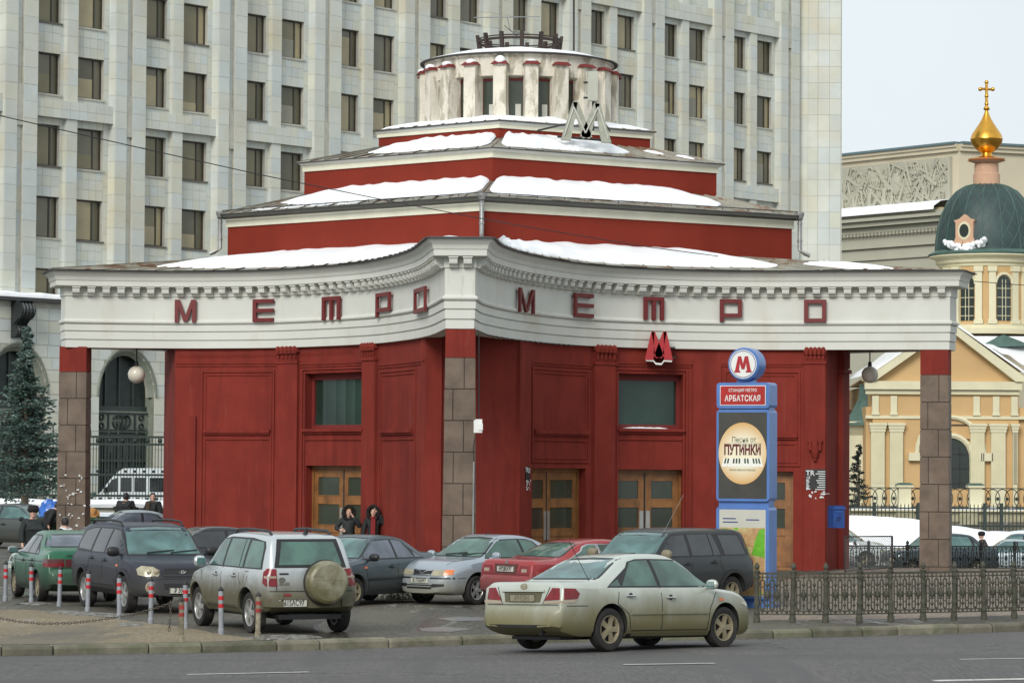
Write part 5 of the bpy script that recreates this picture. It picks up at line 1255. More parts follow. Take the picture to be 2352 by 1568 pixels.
# arched church window beside the column
b = MB(); xm = X5(2183); w_ = 1.45; zs_ = Z5(1055); wn0 = MB()
pts = [(xm - w_, Z5(1120)), (xm + w_, Z5(1120)), (xm + w_, zs_)] + [(xm + w_ * cos(t), zs_ + w_ * 1.1 * sin(t)) for t in [pi * j / 12 for j in range(1, 12)]] + [(xm - w_, zs_)]
b.prism(pts, YF - .08, YF + .2); wn = b.build('window', K['chglass'], ch)
b = MB(); b.tube([(xm - w_ - .2, YF - .1, Z5(1120))] + [(xm + (w_ + .2) * cos(t), YF - .1, zs_ + (w_ + .2) * 1.1 * sin(t)) for t in [pi - pi * j / 14 for j in range(15)]] + [(xm + w_ + .2, YF - .1, Z5(1120))], .22, 6); b.build('window_surround', K['cream'], wn)
b = MB(); b.tube([(xm + (w_ + 1.1) * cos(t), YF - .1, zs_ + .4 + (w_ + 1.1) * 1.1 * sin(t)) for t in [pi * j / 14 for j in range(15)]], .18, 6); b.box(xm + w_ + .75, xm + w_ + 1.75, YF - .4, YF, zs_ - .1, zs_ + .5); b.box(xm - w_ - 1.75, xm - w_ - .75, YF - .4, YF, zs_ - .1, zs_ + .5); b.build('arch_hood', K['cream'], wn)
b = MB()
for k in range(5): b.box(xm - w_, xm + w_, YF - .12, YF - .07, Z5(1110) + k * 1.1, Z5(1110) + k * 1.1 + .07)
for k in (-1, 0, 1): b.box(xm + k * .7 - .03, xm + k * .7 + .03, YF - .12, YF - .07, Z5(1120), zs_ + .9)
b.build('glazing_bar', K['dark'], wn)
# side apse, left
b = MB(); axm = X5(1985); b.lathe([(1.7, 0), (1.7, Z5(1000)), (2.1, Z5(985)), (2.3, Z5(975)), (2.2, Z5(968))], 24, (axm + .6, YF + 4, 0)); b.build('apse', K['cream'], ch, 30)
b = MB(); b.lathe([(2.7, Z5(977)), (1.5, Z5(950)), (.9, Z5(915)), (.8, Z5(880))], 24, (axm + .9, YF + 4, 0)); b.build('apse_roof', K['copperl'], ch, 30)
# pale green small gable
b = MB(); b.prism([(X5(2252), Z5(795)), (X5(2382), Z5(790)), (X5(2316), Z5(765))], YF + 2, YF + 6); b.build('small_roof', K['copperl'], ch)
# ================================================================ cars
def pchip(keys):
    X = [k[0] for k in keys]; Y = [k[1] for k in keys]; n = len(X); d = [(Y[i + 1] - Y[i]) / (X[i + 1] - X[i]) for i in range(n - 1)]; m = [d[0]]
    for i in range(1, n - 1): m.append(0 if d[i - 1] * d[i] <= 0 else 2 * d[i - 1] * d[i] / (d[i - 1] + d[i]))
    m.append(d[-1])
    def f(x):
        if x <= X[0]: return Y[0]
        if x >= X[-1]: return Y[-1]
        i = 0
        while X[i + 1] < x: i += 1
        h = X[i + 1] - X[i]; t = (x - X[i]) / h
        return Y[i] * (1 + 2 * t) * (1 - t) ** 2 + m[i] * h * t * (1 - t) ** 2 + Y[i + 1] * t * t * (3 - 2 * t) + m[i + 1] * h * t * t * (t - 1)
    return f
def paint(name, c, metal=.25, dirt=(.13, .115, .075), z0=.25, z1=.95, amt=.85, rough=.28, coat=.7):
    mt, n, P, N, L = nodes(name); tc = N('ShaderNodeTexCoord').outputs['Object']; sp = N('ShaderNodeSeparateXYZ'); L(tc, sp.inputs[0])
    nz = noise(N, L, 1.6, 6, tc, .6, .4, (1.2, 1.2, .5)); ad = N('ShaderNodeMath'); ad.operation = 'MULTIPLY_ADD'; ad.inputs[1].default_value = .5; L(nz, ad.inputs[0]); L(sp.outputs[2], ad.inputs[2])
    f = N('ShaderNodeMapRange'); f.interpolation_type = 'SMOOTHSTEP'; f.inputs[1].default_value = z0 + .25; f.inputs[2].default_value = z1 + .25; f.inputs[3].default_value = amt; f.inputs[4].default_value = 0.03; L(ad.outputs[0], f.inputs[0])
    L(mix(N, L, c, dirt, f.outputs[0]), P.inputs['Base Color'])
    r = N('ShaderNodeMapRange'); r.inputs[3].default_value = rough; r.inputs[4].default_value = .8; L(f.outputs[0], r.inputs[0]); L(r.outputs[0], P.inputs['Roughness'])
    k = N('ShaderNodeMapRange'); k.inputs[3].default_value = coat; k.inputs[4].default_value = 0; L(f.outputs[0], k.inputs[0]); L(k.outputs[0], P.inputs['Coat Weight']); P.inputs['Coat Roughness'].default_value = .06
    k2 = N('ShaderNodeMapRange'); k2.inputs[3].default_value = metal; k2.inputs[4].default_value = 0; L(f.outputs[0], k2.inputs[0]); L(k2.outputs[0], P.inputs['Metallic'])
    return mt
def carglass(name, c):
    mt, n, P, N, L = nodes(name); tc = N('ShaderNodeTexCoord').outputs['Object']
    L(mix(N, L, tuple(x * .55 for x in c), tuple(x * 1.25 for x in c), ramp(N, L, noise(N, L, 2.2, 4, tc, .5, .6), .35, .68)), P.inputs['Base Color'])  # raised, streaky base colour stands in for sky reflections on the glass
    P.inputs['Roughness'].default_value = .05; P.inputs['IOR'].default_value = 1.75; return mt
K['cg'] = carglass('green_car_glass', (.055, .125, .098)); K['cgd'] = carglass('tinted_car_glass', (.022, .026, .03)); K['cgb'] = carglass('teal_windscreen', (.075, .16, .155)); K['cgl'] = carglass('lilac_rear_glass', (.11, .13, .17))
K['rub'] = mat('tyre_rubber', (.018, .017, .016), .85, var=.3, sc=6, obj=True, c2=(.06, .052, .04), t=(.5, .75), c2sc=5); K['trim'] = mat('black_car_trim', (.014, .014, .015), .5, var=.2, obj=True)
K['chrome'] = mat('chrome', (.6, .6, .58), .18, 1., var=.05, obj=True); K['alloy'] = mat('alloy_rim', (.42, .42, .40), .35, .7, var=.15, obj=True); K['dalloy'] = mat('muddy_alloy_rim', (.24, .205, .13), .6, .15, var=.25, sc=6, obj=True); K['plate'] = mat('licence_plate_white', (.55, .55, .48), .5, var=.15, sc=10, obj=True); K['ptext'] = mat('plate_lettering', (.03, .03, .03), .5, var=0)
K['dplate'] = mat('muddy_licence_plate', (.24, .215, .15), .7, var=.2, sc=10, obj=True)
K['tail'] = mat('red_tail_lamp', (.17, .006, .010), .2, var=.3, sc=9, coat=.1, obj=True); K['tailw'] = mat('clear_tail_lamp', (.34, .27, .20), .3, var=.2, coat=.1, obj=True); K['head'] = mat('headlamp_glass', (.40, .37, .26), .18, .2, var=.2, sc=7, coat=.15, obj=True); K['amber'] = mat('amber_lamp', (.65, .16, .03), .25, var=.1, coat=.4, obj=True)
class Car:
    def __init__(s, name, label, M, P, cat='car', group=None):
        s.root = thing(name, label, cat, M, group); s.P = P; s.M = M
        zt, zb, zbl, w = [pchip(P[k]) for k in ('zt', 'zb', 'belt', 'w')]; s.zt = zt; s.w = w; rw = P['rw']; H = max(z for x, z in P['zt'])
        xs = sorted(set([k[0] for k in P['zt']] + [k[0] for k in P['w']])); X = []
        for a, b in zip(xs, xs[1:]):
            n = max(1, int(ceil((b - a) / .11))); X += [a + (b - a) * i / n for i in range(n)]
        X.append(xs[-1]); R = []
        fl = P.get('flare', 0)
        for x in X:
            W_, t, b = w(x), zt(x), zb(x); be = min(zbl(x), t - .05); be = max(be, b + .08); k = min(1, max(0, (t - zbl(x) - .10) / (H - zbl(x) - .12))); we = (W_ * .87) * (1 - k) + min(rw, W_ * .9) * k
            h = t - be; e = min(.085, h * .42); sh = W_ * .955; m = b + (be - b) * .55
            q = [(0, b), (W_ * .55, b), (W_ * .88, b + .015), (W_ * .965, b + (be - b) * .14), (W_ * .99, b + (be - b) * .34), (W_, m), (W_ * .993, be - (be - b) * .20), (W_ * .972, be - .035 * min(1, h * 8)), (sh * .985, be)]
            ez = t - e
            for f in (.33, .67): q.append((sh * .985 + (we - sh * .985) * f + .012 * k, be + (ez - be) * f))
            q += [(we, ez), (we * .94, t - e * .42), (we * .80, t - e * .12), (we * .45, t - .004), (0, t)]
            R.append((x, q))
        mb = MB(); ring = []
        for x, q in R: ring.append([mb.p(x, y, z) for y, z in q] + [mb.p(x, -y, z) for y, z in q[-2:0:-1]])
        n = len(ring[0])
        for i in range(len(ring) - 1):
            for j in range(n): mb.face(ring[i][j], ring[i][(j + 1) % n], ring[i + 1][(j + 1) % n], ring[i + 1][j])
        mb.face(*ring[0][::-1]); mb.face(*ring[-1])
        s.bvh = BVHTree.FromPolygons([V(v) for v in mb.v], mb.q)
        bd = mb.build('body', [P['paint'], K['interior']], s.root, 0, local=True)
        ct = MB(); ra = P['tr'] + P.get('gap', .055)
        for xa in (P['fa'], P['ra']):
            for sg in (1, -1):
                y1, y0 = P['hw'] + .3, P['hw'] - .30
                c0 = [ct.p(xa + ra * cos(2 * pi * k / 28), sg * y0, P['tr'] + .02 + ra * sin(2 * pi * k / 28)) for k in range(28)]; c1 = [ct.p(xa + ra * cos(2 * pi * k / 28), sg * y1, P['tr'] + .02 + ra * sin(2 * pi * k / 28)) for k in range(28)]
                ct.face(*c0); ct.face(*c1[::-1])
                for k in range(28): ct.face(c0[k], c1[k], c1[(k + 1) % 28], c0[(k + 1) % 28])
        co_ = ct.build('cut', [K['interior']])
        co_.data.transform(s.M)                                   # same place as the body
        md = bd.modifiers.new('b', 'BOOLEAN'); md.object = co_; md.operation = 'DIFFERENCE'; md.solver = 'EXACT'
        try: md.material_mode = 'TRANSFER'
        except Exception: pass
        bpy.context.view_layer.update(); dg = bpy.context.evaluated_depsgraph_get(); me = bpy.data.meshes.new_from_object(bd.evaluated_get(dg))
        bd.modifiers.clear(); bd.data = me; bpy.data.objects.remove(co_)
        me.polygons.foreach_set('use_smooth', [True] * len(me.polygons)); me.set_sharp_from_angle(angle=radians(38))
        s.body = bd
        s.wheels()
    def wheels(s):
        P = s.P; r = P['tr']; tw = P.get('tw', .205); rr_ = r * P.get('rimf', .66); key = (round(r, 3), P['rim'].name, P.get('sp', 5))
        if not hasattr(Car, 'cache'): Car.cache = {}
        if key not in Car.cache:
            mb = MB(); h = tw / 2; RX = Matrix.Rotation(pi / 2, 4, 'X')
            mb.lathe([(rr_, -h * .8), (r * .86, -h), (r * .96, -h * .9), (r, -h * .6), (r, h * .6), (r * .96, h * .9), (r * .86, h), (rr_, h * .8), (rr_, h * .6), (rr_, -h * .6), (rr_, -h * .8)], 36, (0, 0, 0), RX)
            wm_ = mb.build('wheel', K['rub'], None, 40)
            mb = MB(); mb.lathe([(rr_ * 1.005, h * .78), (rr_ * 1.005, h * .86), (rr_ * .93, h * .84), (rr_ * .86, h * .5), (rr_ * .84, -h * .7), (rr_ * 1.0, -h * .78)], 30, (0, 0, 0), RX)
            ns = P.get('sp', 5)
            for k in range(ns):
                M = Matrix.Rotation(2 * pi * k / ns + .3, 4, 'Y'); I = []
                for (rad, wd, y) in ((rr_ * .08, .040, -h * .80), (rr_ * .5, .036, -h * .74), (rr_ * .95, .048, -h * .74)):
                    for dy in (0, .03):
                        for sx in (-1, 1): I.append(mb.p(*(M @ V((sx * wd * r / .31, y + dy, rad)))))
                for a in (0, 4):
                    mb.face(I[a], I[a + 1], I[a + 5], I[a + 4]); mb.face(I[a + 2], I[a + 6], I[a + 7], I[a + 3]); mb.face(I[a], I[a + 4], I[a + 6], I[a + 2]); mb.face(I[a + 1], I[a + 3], I[a + 7], I[a + 5])
            mb.lathe([(.001, h * .86), (rr_ * .2, h * .84), (rr_ * .27, h * .7), (rr_ * .27, 0)], 14, (0, 0, 0), RX)
            rm = mb.build('rim', P['rim'], None, 35)
            mb = MB(); mb.lathe([(.001, h * .3), (rr_ * .84, h * .3), (rr_ * .84, h * .2), (.001, h * .2)], 20, (0, 0, 0), RX); bk = mb.build('brake', K['trim'], None)
            Car.cache[key] = (wm_.data, rm.data, bk.data)
            for o in (wm_, rm, bk): bpy.data.objects.remove(o)
        D = Car.cache[key]
        for xa in (P['fa'], P['ra']):
            for sg in (1, -1):                      # rim drawn on the -y side of the wheel mesh
                st = P.get('steer', 0) if xa == P['fa'] else 0
                M = TR(xa, sg * (P['hw'] - P.get('inset', .03) - tw / 2), r, (0 if sg < 0 else pi) + st)
                wo = bpy.data.objects.new('wheel', D[0]); C.objects.link(wo); wo.parent = s.root; wo.matrix_local = M; WM[wo.name] = s.M @ M
                for nm, d in (('rim', D[1]), ('brake_disc', D[2])):
                    o = bpy.data.objects.new(nm, d); C.objects.link(o); o.parent = wo; WM[o.name] = WM[wo.name]
    def pgeo(s, mb, axis, poly, off=.006, res=.11, th=.02):
        b = bmesh.new(); vs = [b.verts.new((p[0], p[1], 0)) for p in poly]; b.faces.new(vs)
        lo = [min(p[i] for p in poly) for i in (0, 1)]; hi = [max(p[i] for p in poly) for i in (0, 1)]
        for i in (0, 1):
            n = int((hi[i] - lo[i]) / res)
            for k in range(1, n + 1):
                c = lo[i] + (hi[i] - lo[i]) * k / (n + 1); no = V((1, 0, 0)) if i == 0 else V((0, 1, 0))
                bmesh.ops.bisect_plane(b, geom=b.verts[:] + b.edges[:] + b.faces[:], plane_co=no * c, plane_no=no)
        if isinstance(axis, tuple): dA = V((cos(axis[1]), sin(axis[1]), 0)); eA = V((-sin(axis[1]), cos(axis[1]), 0))
        dr = dA if isinstance(axis, tuple) else {'L': V((0, -1, 0)), 'R': V((0, 1, 0)), 'F': V((-1, 0, 0)), 'B': V((1, 0, 0)), 'T': V((0, 0, -1))}[axis]
        b.verts.ensure_lookup_table(); b.verts.index_update(); idx = {}; bidx = {}
        for v in b.verts:
            a, c = v.co.x, v.co.y
            o = eA * a - dA * 6 + V((0, 0, c)) if isinstance(axis, tuple) else V((a, 3, c)) if axis == 'L' else V((a, -3, c)) if axis == 'R' else V((6, a, c)) if axis == 'F' else V((-6, a, c)) if axis == 'B' else V((a, c, 5))
            h = s.bvh.ray_cast(o, dr)
            p = h[0] if h[0] is not None else None
            if p is None:
                g0 = eA * a - dA * 2 + V((0, 0, c)) if isinstance(axis, tuple) else V((a, .8 if axis == 'L' else -.8, c)) if axis in 'LR' else V((2.2 if axis == 'F' else -2.2, a, c)) if axis in 'FB' else V((a, c, 1.2)); p = s.bvh.find_nearest(g0)[0]
            idx[v.index] = mb.p(*(p - dr * off)); bidx[v.index] = (p - dr * off) + dr * th
        for f in b.faces: mb.face(*[idx[v.index] for v in f.verts])
        for e in b.edges:
            if len(e.link_faces) == 1:
                u, v = e.verts; mb.face(idx[u.index], idx[v.index], mb.p(*bidx[v.index]), mb.p(*bidx[u.index]))
        b.free()
    def patch(s, name, m, items, off=.006, parent=None, th=.02, res=.11, label=None):
        mb = MB()
        for ax, poly in items: s.pgeo(mb, ax, poly, off, res, th)
        o = mb.build(name, m, parent or s.root, 40, local=True)
        if label: o['label'] = label
        return o
    def both(s, name, m, poly, off=.006, **k):
        return [s.patch(name, m, [(ax, poly)], off, **k) for ax in ('L', 'R')]
    def sym(s, name, m, ax, poly, off=.008, **k):
        return [s.patch(name, m, [(ax, poly)], off, **k), s.patch(name, m, [(ax, [(-a, b) for a, b in poly])], off, **k)]
    def seams(s, lines, wd=.011, m=None, name='door_seam'):
        it = []
        for ln in lines:
            for (a, b) in zip(ln, ln[1:]):
                d = V((b[0] - a[0], b[1] - a[1])); d.normalize(); n = V((-d.y, d.x)) * wd / 2
                it.append([(a[0] + n.x, a[1] + n.y), (b[0] + n.x, b[1] + n.y), (b[0] - n.x, b[1] - n.y), (a[0] - n.x, a[1] - n.y)])
        for ax in 'LR': s.patch(name, m or K['trim'], [(ax, q) for q in it], .0035, th=.008)
    def corner(s, name, m, pts, ang, off=.012, **k):          # patch laid on a corner, seen along direction ang; pts are x, y, z
        out = []
        for sg in (1, -1):
            a = ang * -sg; out.append(s.patch(name, m, [(('A', a), [(-x * sin(a) + sg * y * cos(a), z) for x, y, z in pts])], off, **k))
        return out
    def lines(s, ax, lines, wd=.012, m=None, name='panel_gap', off=.004):
        it = []
        for ln in lines:
            for (a, b) in zip(ln, ln[1:]):
                d = V((b[0] - a[0], b[1] - a[1])); d.normalize(); n = V((-d.y, d.x)) * wd / 2
                it.append((ax, [(a[0] + n.x, a[1] + n.y), (b[0] + n.x, b[1] + n.y), (b[0] - n.x, b[1] - n.y), (a[0] - n.x, a[1] - n.y)]))
        return s.patch(name, m or K['trim'], it, off, th=.01)
    def surf(s, ax, a, c):
        o, d = {'L': (V((a, 3, c)), V((0, -1, 0))), 'R': (V((a, -3, c)), V((0, 1, 0))), 'F': (V((6, a, c)), V((-1, 0, 0))), 'B': (V((-6, a, c)), V((1, 0, 0))), 'T': (V((a, c, 5)), V((0, 0, -1)))}[ax]
        return s.bvh.ray_cast(o, d)[0]
    def handles(s, pts, m, l=.20):
        for (x, z) in pts:
            for ax, sg in (('L', 1), ('R', -1)):
                p = s.surf(ax, x, z); mb = MB(); y = p.y
                mb.tube([(x - l / 2, y + sg * .004, z), (x - l * .3, y + sg * .032, z), (x + l * .3, y + sg * .032, z), (x + l / 2, y + sg * .004, z)], .016, 6)
                h = mb.build('door_handle', m, s.root, 50, local=True)
                mb = MB(); mb.lathe([(.045, 0), (.045, .003), (.001, .004)], 12, (0, 0, 0), Matrix.Translation((x, y, z + .004)) @ Matrix.Rotation(-sg * pi / 2, 4, 'X')); mb.build('handle_cup', K['trim'], h, local=True)
    def mirror(s, x, z, m, sz=(.10, .21, .15)):
        for ax, sg in (('L', 1), ('R', -1)):
            p = s.surf(ax, x, z - .06); mb = MB(); cy = p.y + sg * (.04 + sz[1] / 2)
            pr = [(.001, -.5), (.5, -.47), (.72, -.3), (.78, 0), (.70, .3), (.45, .47), (.001, .5)]
            M = Matrix.Translation((x - .02, cy, z + .01)) @ Matrix.Diagonal((sz[0] / 1.4, 1, sz[2] / 1.45, 1)) @ Matrix.Rotation(pi / 2, 4, 'X') @ Matrix.Diagonal((1, 1, sz[1], 1))
            mb.lathe(pr, 14, (0, 0, 0), M); mb.tube([(x, p.y - sg * .03, z - .05), (x - .01, cy - sg * .04, z - .035)], .028, 6)
            o = mb.build('mirror', m, s.root, 50, local=True)
            g = MB(); g.box(x - .02 - sz[0] * .55, x - .02 - sz[0] * .53, cy - sz[1] * .38, cy + sz[1] * .38, z - sz[2] * .28, z + sz[2] * .36); g.build('mirror_glass', K['cgb'], o, local=True)
    def plate(s, ax, y, z, txt, m, tm=None, w=.52, h=.115, tilt=0):
        p = s.surf(ax, y, z); sg = 1 if ax == 'F' else -1; x = p.x + sg * .014
        mb = MB(); mb.box(x - .008, x + .008, y - w / 2, y + w / 2, z - h / 2, z + h / 2); o = mb.build('licence_plate', m, s.root, local=True)
        M = s.M @ (Matrix(((0, 0, sg, x + sg * .010), (sg, 0, 0, y), (0, 1, 0, z), (0, 0, 0, 1))))
        if txt: text_mesh(txt, h * 1.02, M, 'lettering', tm or K['ptext'], o, .0015, sx=.72, bold=.002)
        mb = MB(); e = .008
        for (y0, y1, z0, z1) in ((-w / 2, w / 2, h / 2 - e, h / 2), (-w / 2, w / 2, -h / 2, -h / 2 + e), (-w / 2, -w / 2 + e, -h / 2 + e, h / 2 - e), (w / 2 - e, w / 2, -h / 2 + e, h / 2 - e)): mb.box(x + sg * .006, x + sg * .0095, y + y0, y + y1, z + z0, z + z1)
        mb.build('plate_rim', K['trim'], o, local=True); return o
    def wipers(s, zc, y=.35, l=.55, name='wiper', ax='F', sg=1):
        for yy in ((-y, .12) if ax == 'F' else (0.05,)):
            p = s.surf(ax, yy, zc); q = s.surf(ax, yy + l, zc + .045); mb = MB(); e = V((sg * .02, 0, .012)); mb.tube([p + e, p.lerp(q, .5) + e * 1.4, q + e], .012, 5); mb.build(name, K['trim'], s.root, local=True)
def sedan(WB, fo, ro, H, W, trunk, hood, cowl, rf, rr, back, belt, bp, pt, rim, tr=.305, rw=.57, cp=.30, front_round=.5, zb=.19, **k):
    a = WB / 2; xr, xf = -(a + ro), a + fo
    P = dict(zt=[(xr, .42), (xr + .012, .60), (xr + .05, .665), (xr + .10, .69), (xr + .14, trunk - .05), (xr + .19, trunk - .004), (xr + .45, trunk), (back, trunk + .012), (back + .06, trunk + .035), (rr, H - .07), (rr + .16, H - .035), (rr + .5, H - .004), ((rf + rr) / 2 + .2, H), (rf - .14, H - .022), (rf, H - .065), (cowl - .05, hood + .075), (cowl, hood + .055), (cowl + .08, hood + .045), ((cowl + xf) / 2, hood), (xf - .30, hood - .07), (xf - .15, hood - .155), (xf - .06, .56), (xf - .015, .47), (xf, .38)],
             zb=[(xr, .36), (xr + .2, .28), (xr + .6, zb + .02), (xf - .5, zb), (xf, .24)], belt=[(xr, trunk - .07), (back, belt + .02), (0, belt), (cowl, belt - .035), (xf - .4, hood - .12), (xf, .5)],
             w=[(xr, W * .74), (xr + .05, W * .84), (xr + .15, W * .915), (xr + .45, W * .965), (-.9, W), (.9, W), (xf - .62, W * .972), (xf - .32, W * .90), (xf - .14, W * .77), (xf - .04, W * .60), (xf, W * .46)], rw=rw, fa=a, ra=-a, tr=tr, hw=W, paint=pt, rim=rim)
    P.update(k); P.update(dict(xr=xr, xf=xf, cowl=cowl, rf=rf, rr=rr, back=back, H=H, W=W, trunk=trunk, hood=hood, beltz=belt, bp=bp, cp=cp)); return P
def greenhouse(c, gm, gw, gr, trim=None, quarter=True):
    P = c.P; b = P['beltz'] + .035; t = P['H'] - .125
    xA = lambda z: P['cowl'] + (P['rf'] - P['cowl']) * (z - P['hood'] - .055) / (P['H'] - .12 - P['hood'])
    xC = lambda z: P['back'] + (P['rr'] - P['back']) * (z - P['trunk'] - .012) / (P['H'] - .082 - P['trunk'])
    bp, cp = P['bp'], P['cp']; e = .022
    F = [(xA(b) - .10, b), (xA((b + t) / 2) - .075, (b + t) / 2), (xA(t) - .06, t - .01), (xA(t) - .22, t + .012), (bp + .04, t + .018), (bp + .04, b)]
    r_top, r_bot = xC(t) + cp * .72, xC(b) + cp * 1.15
    Rr = [(bp - .04, b), (bp - .04, t + .018), ((bp + r_top) / 2 - .05, t + .012), (r_top, t - .03), (r_top - .10, t - .11), (r_bot, b)]
    qx = r_bot + (.30 if quarter else 0)
    out = [(F[0][0] + e * 1.6, b - e), (F[1][0] + e, F[1][1] + e), (F[2][0] + e, t + e), (F[3][0], t + .012 + e), (bp, t + .018 + e), (Rr[2][0], t + .012 + e), (r_top - e, t - .03 + e), (r_top - .10 - e, t - .11 + e * .6), (r_bot - e * 1.6, b - e)]
    c.both('window_trim', trim or K['trim'], out, .004); c.both('side_window', gm, F, .008)
    if quarter:
        zq = lambda x: b + (t - .11 - b) * max(0, (x - r_bot) / (r_top - .10 - r_bot)) if x < r_top - .10 else t - .03
        c.both('side_window', gm, [Rr[0], Rr[1], Rr[2], (max(qx + .02, r_top + .02), t - .015) if qx < r_top else (qx, t), (qx + .012, b)], .008)
        c.both('quarter_window', gm, [(qx - .02, b), (min(qx - .02, r_top - .001) if qx - .02 > r_top else qx - .02, zq(qx - .02) - .02), (r_bot + .02, b)] if qx - .02 < r_top - .1 else [(qx - .02, b), (qx - .02, t - .06), (r_top - .01, t - .06), (r_top - .10, t - .12), (r_bot + .01, b)], .008)
    else: c.both('side_window', gm, Rr, .008)
    W = P['W']; rw = P['rw']; zw0, zw1 = P['hood'] + .085, P['H'] - .085
    c.patch('windscreen', gw, [('F', [(-W * .76, zw0), (W * .76, zw0), (rw * .90, zw1), (0, zw1 + .02), (-rw * .90, zw1)])], .010)
    c.lines('F', [[(-W * .78, zw0 - .008), (W * .78, zw0 - .008), (rw * .92, zw1 + .004), (0, zw1 + .026), (-rw * .92, zw1 + .004), (-W * .78, zw0 - .008)]], .028, None, 'windscreen_seal', .008)
    zr0, zr1 = P['trunk'] + .055, P['H'] - .095
    c.patch('rear_window', gr, [('B', [(-W * .74, zr0), (W * .74, zr0), (rw * .88, zr1), (0, zr1 + .015), (-rw * .88, zr1)])], .010)
    c.lines('B', [[(-W * .76, zr0 - .008), (W * .76, zr0 - .008), (rw * .90, zr1 + .004), (0, zr1 + .02), (-rw * .90, zr1 + .004), (-W * .76, zr0 - .008)]], .026, None, 'rear_window_seal', .008)
    zs = .30
    fr = P['fa'] - P['tr'] - .12; rr_ = P['ra'] + P['tr'] + .02
    c.seams([[(xA(b) + .02, b - .02), (fr + .05, .62), (fr, zs)], [(bp, b - .02), (bp + .02, zs)], [(r_bot + .10 + (0.12 if quarter else 0), b - .02), (r_bot + .16, .72), (rr_ + .05, .55), (rr_ + .12, zs)], [(fr, zs), (rr_ + .12, zs)]])
    c.lines('T', [[(P['cowl'] + .10, -W * .72), (P['xf'] - .28, -W * .58)], [(P['cowl'] + .10, W * .72), (P['xf'] - .28, W * .58)]], .012, None, 'bonnet_seam')
    c.wipers(zw0 + .01)
def head_to(yaw, wx, wy, pt, z=0.0):
    """matrix of a car whose wheel (wx, wy) touches the ground at pt"""
    R = Matrix.Rotation(yaw, 4, 'Z'); o = V((pt.x, pt.y, z)) - R @ V((wx, wy, 0)); return Matrix.Translation(o) @ R

# ---- pale silver sedan turning on the road, muddy lower half
cy = radians(46.5); WB = 2.72; pw = onroad(1392, 1496)
P_ = sedan(2.72, .95, 1.14, 1.485, .8975, 1.045, .90, 1.20, .44, -.80, -1.60, .945, -.20, paint('champagne_silver_paint', (.56, .60, .55), .35, (.150, .132, .056), .36, 1.22, .98, .3), K['dalloy'], tr=.325, rw=.59, cp=.34, gap=.05, steer=radians(-3))
R0 = Matrix.Rotation(cy, 4, 'Z'); o0 = V((pw.x, pw.y, 0)) - R0 @ V((-1.36, -.77, 0))
def rz(x, y): q = o0 + R0 @ V((x, y, 0)); return road_z(q.x, q.y)
slx = (rz(1.36, 0) - rz(-1.36, 0)) / 2.72; sly = (rz(0, .77) - rz(0, -.77)) / 1.54
ex = (R0 @ V((1, 0, 0)) + V((0, 0, slx - .012))).normalized(); ey = (R0 @ V((0, 1, 0)) + V((0, 0, sly))); ez = ex.cross(ey).normalized(); ey = ez.cross(ex)
Mc = Matrix(((ex.x, ey.x, ez.x, o0.x), (ex.y, ey.y, ez.y, o0.y), (ex.z, ey.z, ez.z, rz(0, 0) + .0), (0, 0, 0, 1)))
c = Car('sedan_car', 'pale silver green sedan with mud on its lower half driving on the road in front', Mc, P_); greenhouse(c, K['cg'], K['cgb'], K['cgb'])
xr = P_['xr']
for sg in (1, -1):
    h = c.patch('headlight', K['head'], [('L' if sg > 0 else 'R', [(P_['xf'] - .52, .70), (P_['xf'] - .20, .60), (P_['xf'] - .19, .70), (P_['xf'] - .45, .80)])], .008); c.patch('headlight_front', K['head'], [('F', [(sg * .42, .60), (sg * .72, .62), (sg * .74, .71), (sg * .45, .68)])], .008, h)
    c.patch('side_repeater', K['amber'], [('L' if sg > 0 else 'R', [(P_['fa'] - .16, .745), (P_['fa'] - .05, .745), (P_['fa'] - .06, .79), (P_['fa'] - .15, .79)])], .010)
c.corner('taillight', K['tail'], [(xr + .13, .43, .765), (xr + .40, .86, .79), (xr + .44, .87, .87), (xr + .36, .85, .945), (xr + .17, .56, .955)], radians(38), .012)
c.corner('taillight_lens', K['tailw'], [(xr + .12, .41, .715), (xr + .36, .84, .735), (xr + .40, .86, .775), (xr + .13, .43, .755)], radians(38), .012)
c.patch('boot_panel', K['trim'], [('B', [(-.36, .735), (.36, .735), (.40, .90), (-.40, .90)])], .004).data.materials[0] = mat('muddy_boot_recess', (.10, .09, .055), .8)
c.patch('boot_garnish', P_['paint'], [('B', [(-.44, .895), (.44, .895), (.44, .925), (-.44, .925)])], .03)
c.plate('B', 0, .80, 'Р042ХН', K['dplate'], mat('faint_plate_lettering', (.15, .13, .09), .7, var=0)).location = (0, 0, 0)
c.patch('badge', K['dplate'], [('B', [(.07 * cos(t), .975 + .045 * sin(t)) for t in [2 * pi * k / 14 for k in range(14)]])], .012)
c.lines('B', [[(-.80, .700), (.80, .700)], [(-.42, .71), (-.54, .965)], [(.42, .71), (.54, .965)]]); c.seams([[(xr + .10, .685), (xr + .62, .685)]])
c.both('side_moulding', P_['paint'], [(P_['fa'] - .45, .545), (-.92, .545), (-.90, .59), (P_['fa'] - .44, .585)], .016)
c.both('sill', K['trim'], [(P_['fa'] - .40, .20), (-.95, .20), (-.95, .255), (P_['fa'] - .40, .255)], .004)
c.patch('rear_valance', K['trim'], [('B', [(-.80, .36), (.80, .36), (.80, .40), (-.80, .40)])], .004)
c.handles([(.02, .80), (-.92, .83)], K['chrome']); c.mirror(.93, .99, P_['paint'])
mb = MB(); mb.tube([(xr + .5, -.35, .42), (xr + .05, -.42, .27)], .035, 8); mb.box(xr + .4, 1.9, -.5, .5, .17, .22); mb.build('exhaust_pipe', K['trim'], c.root, local=True)
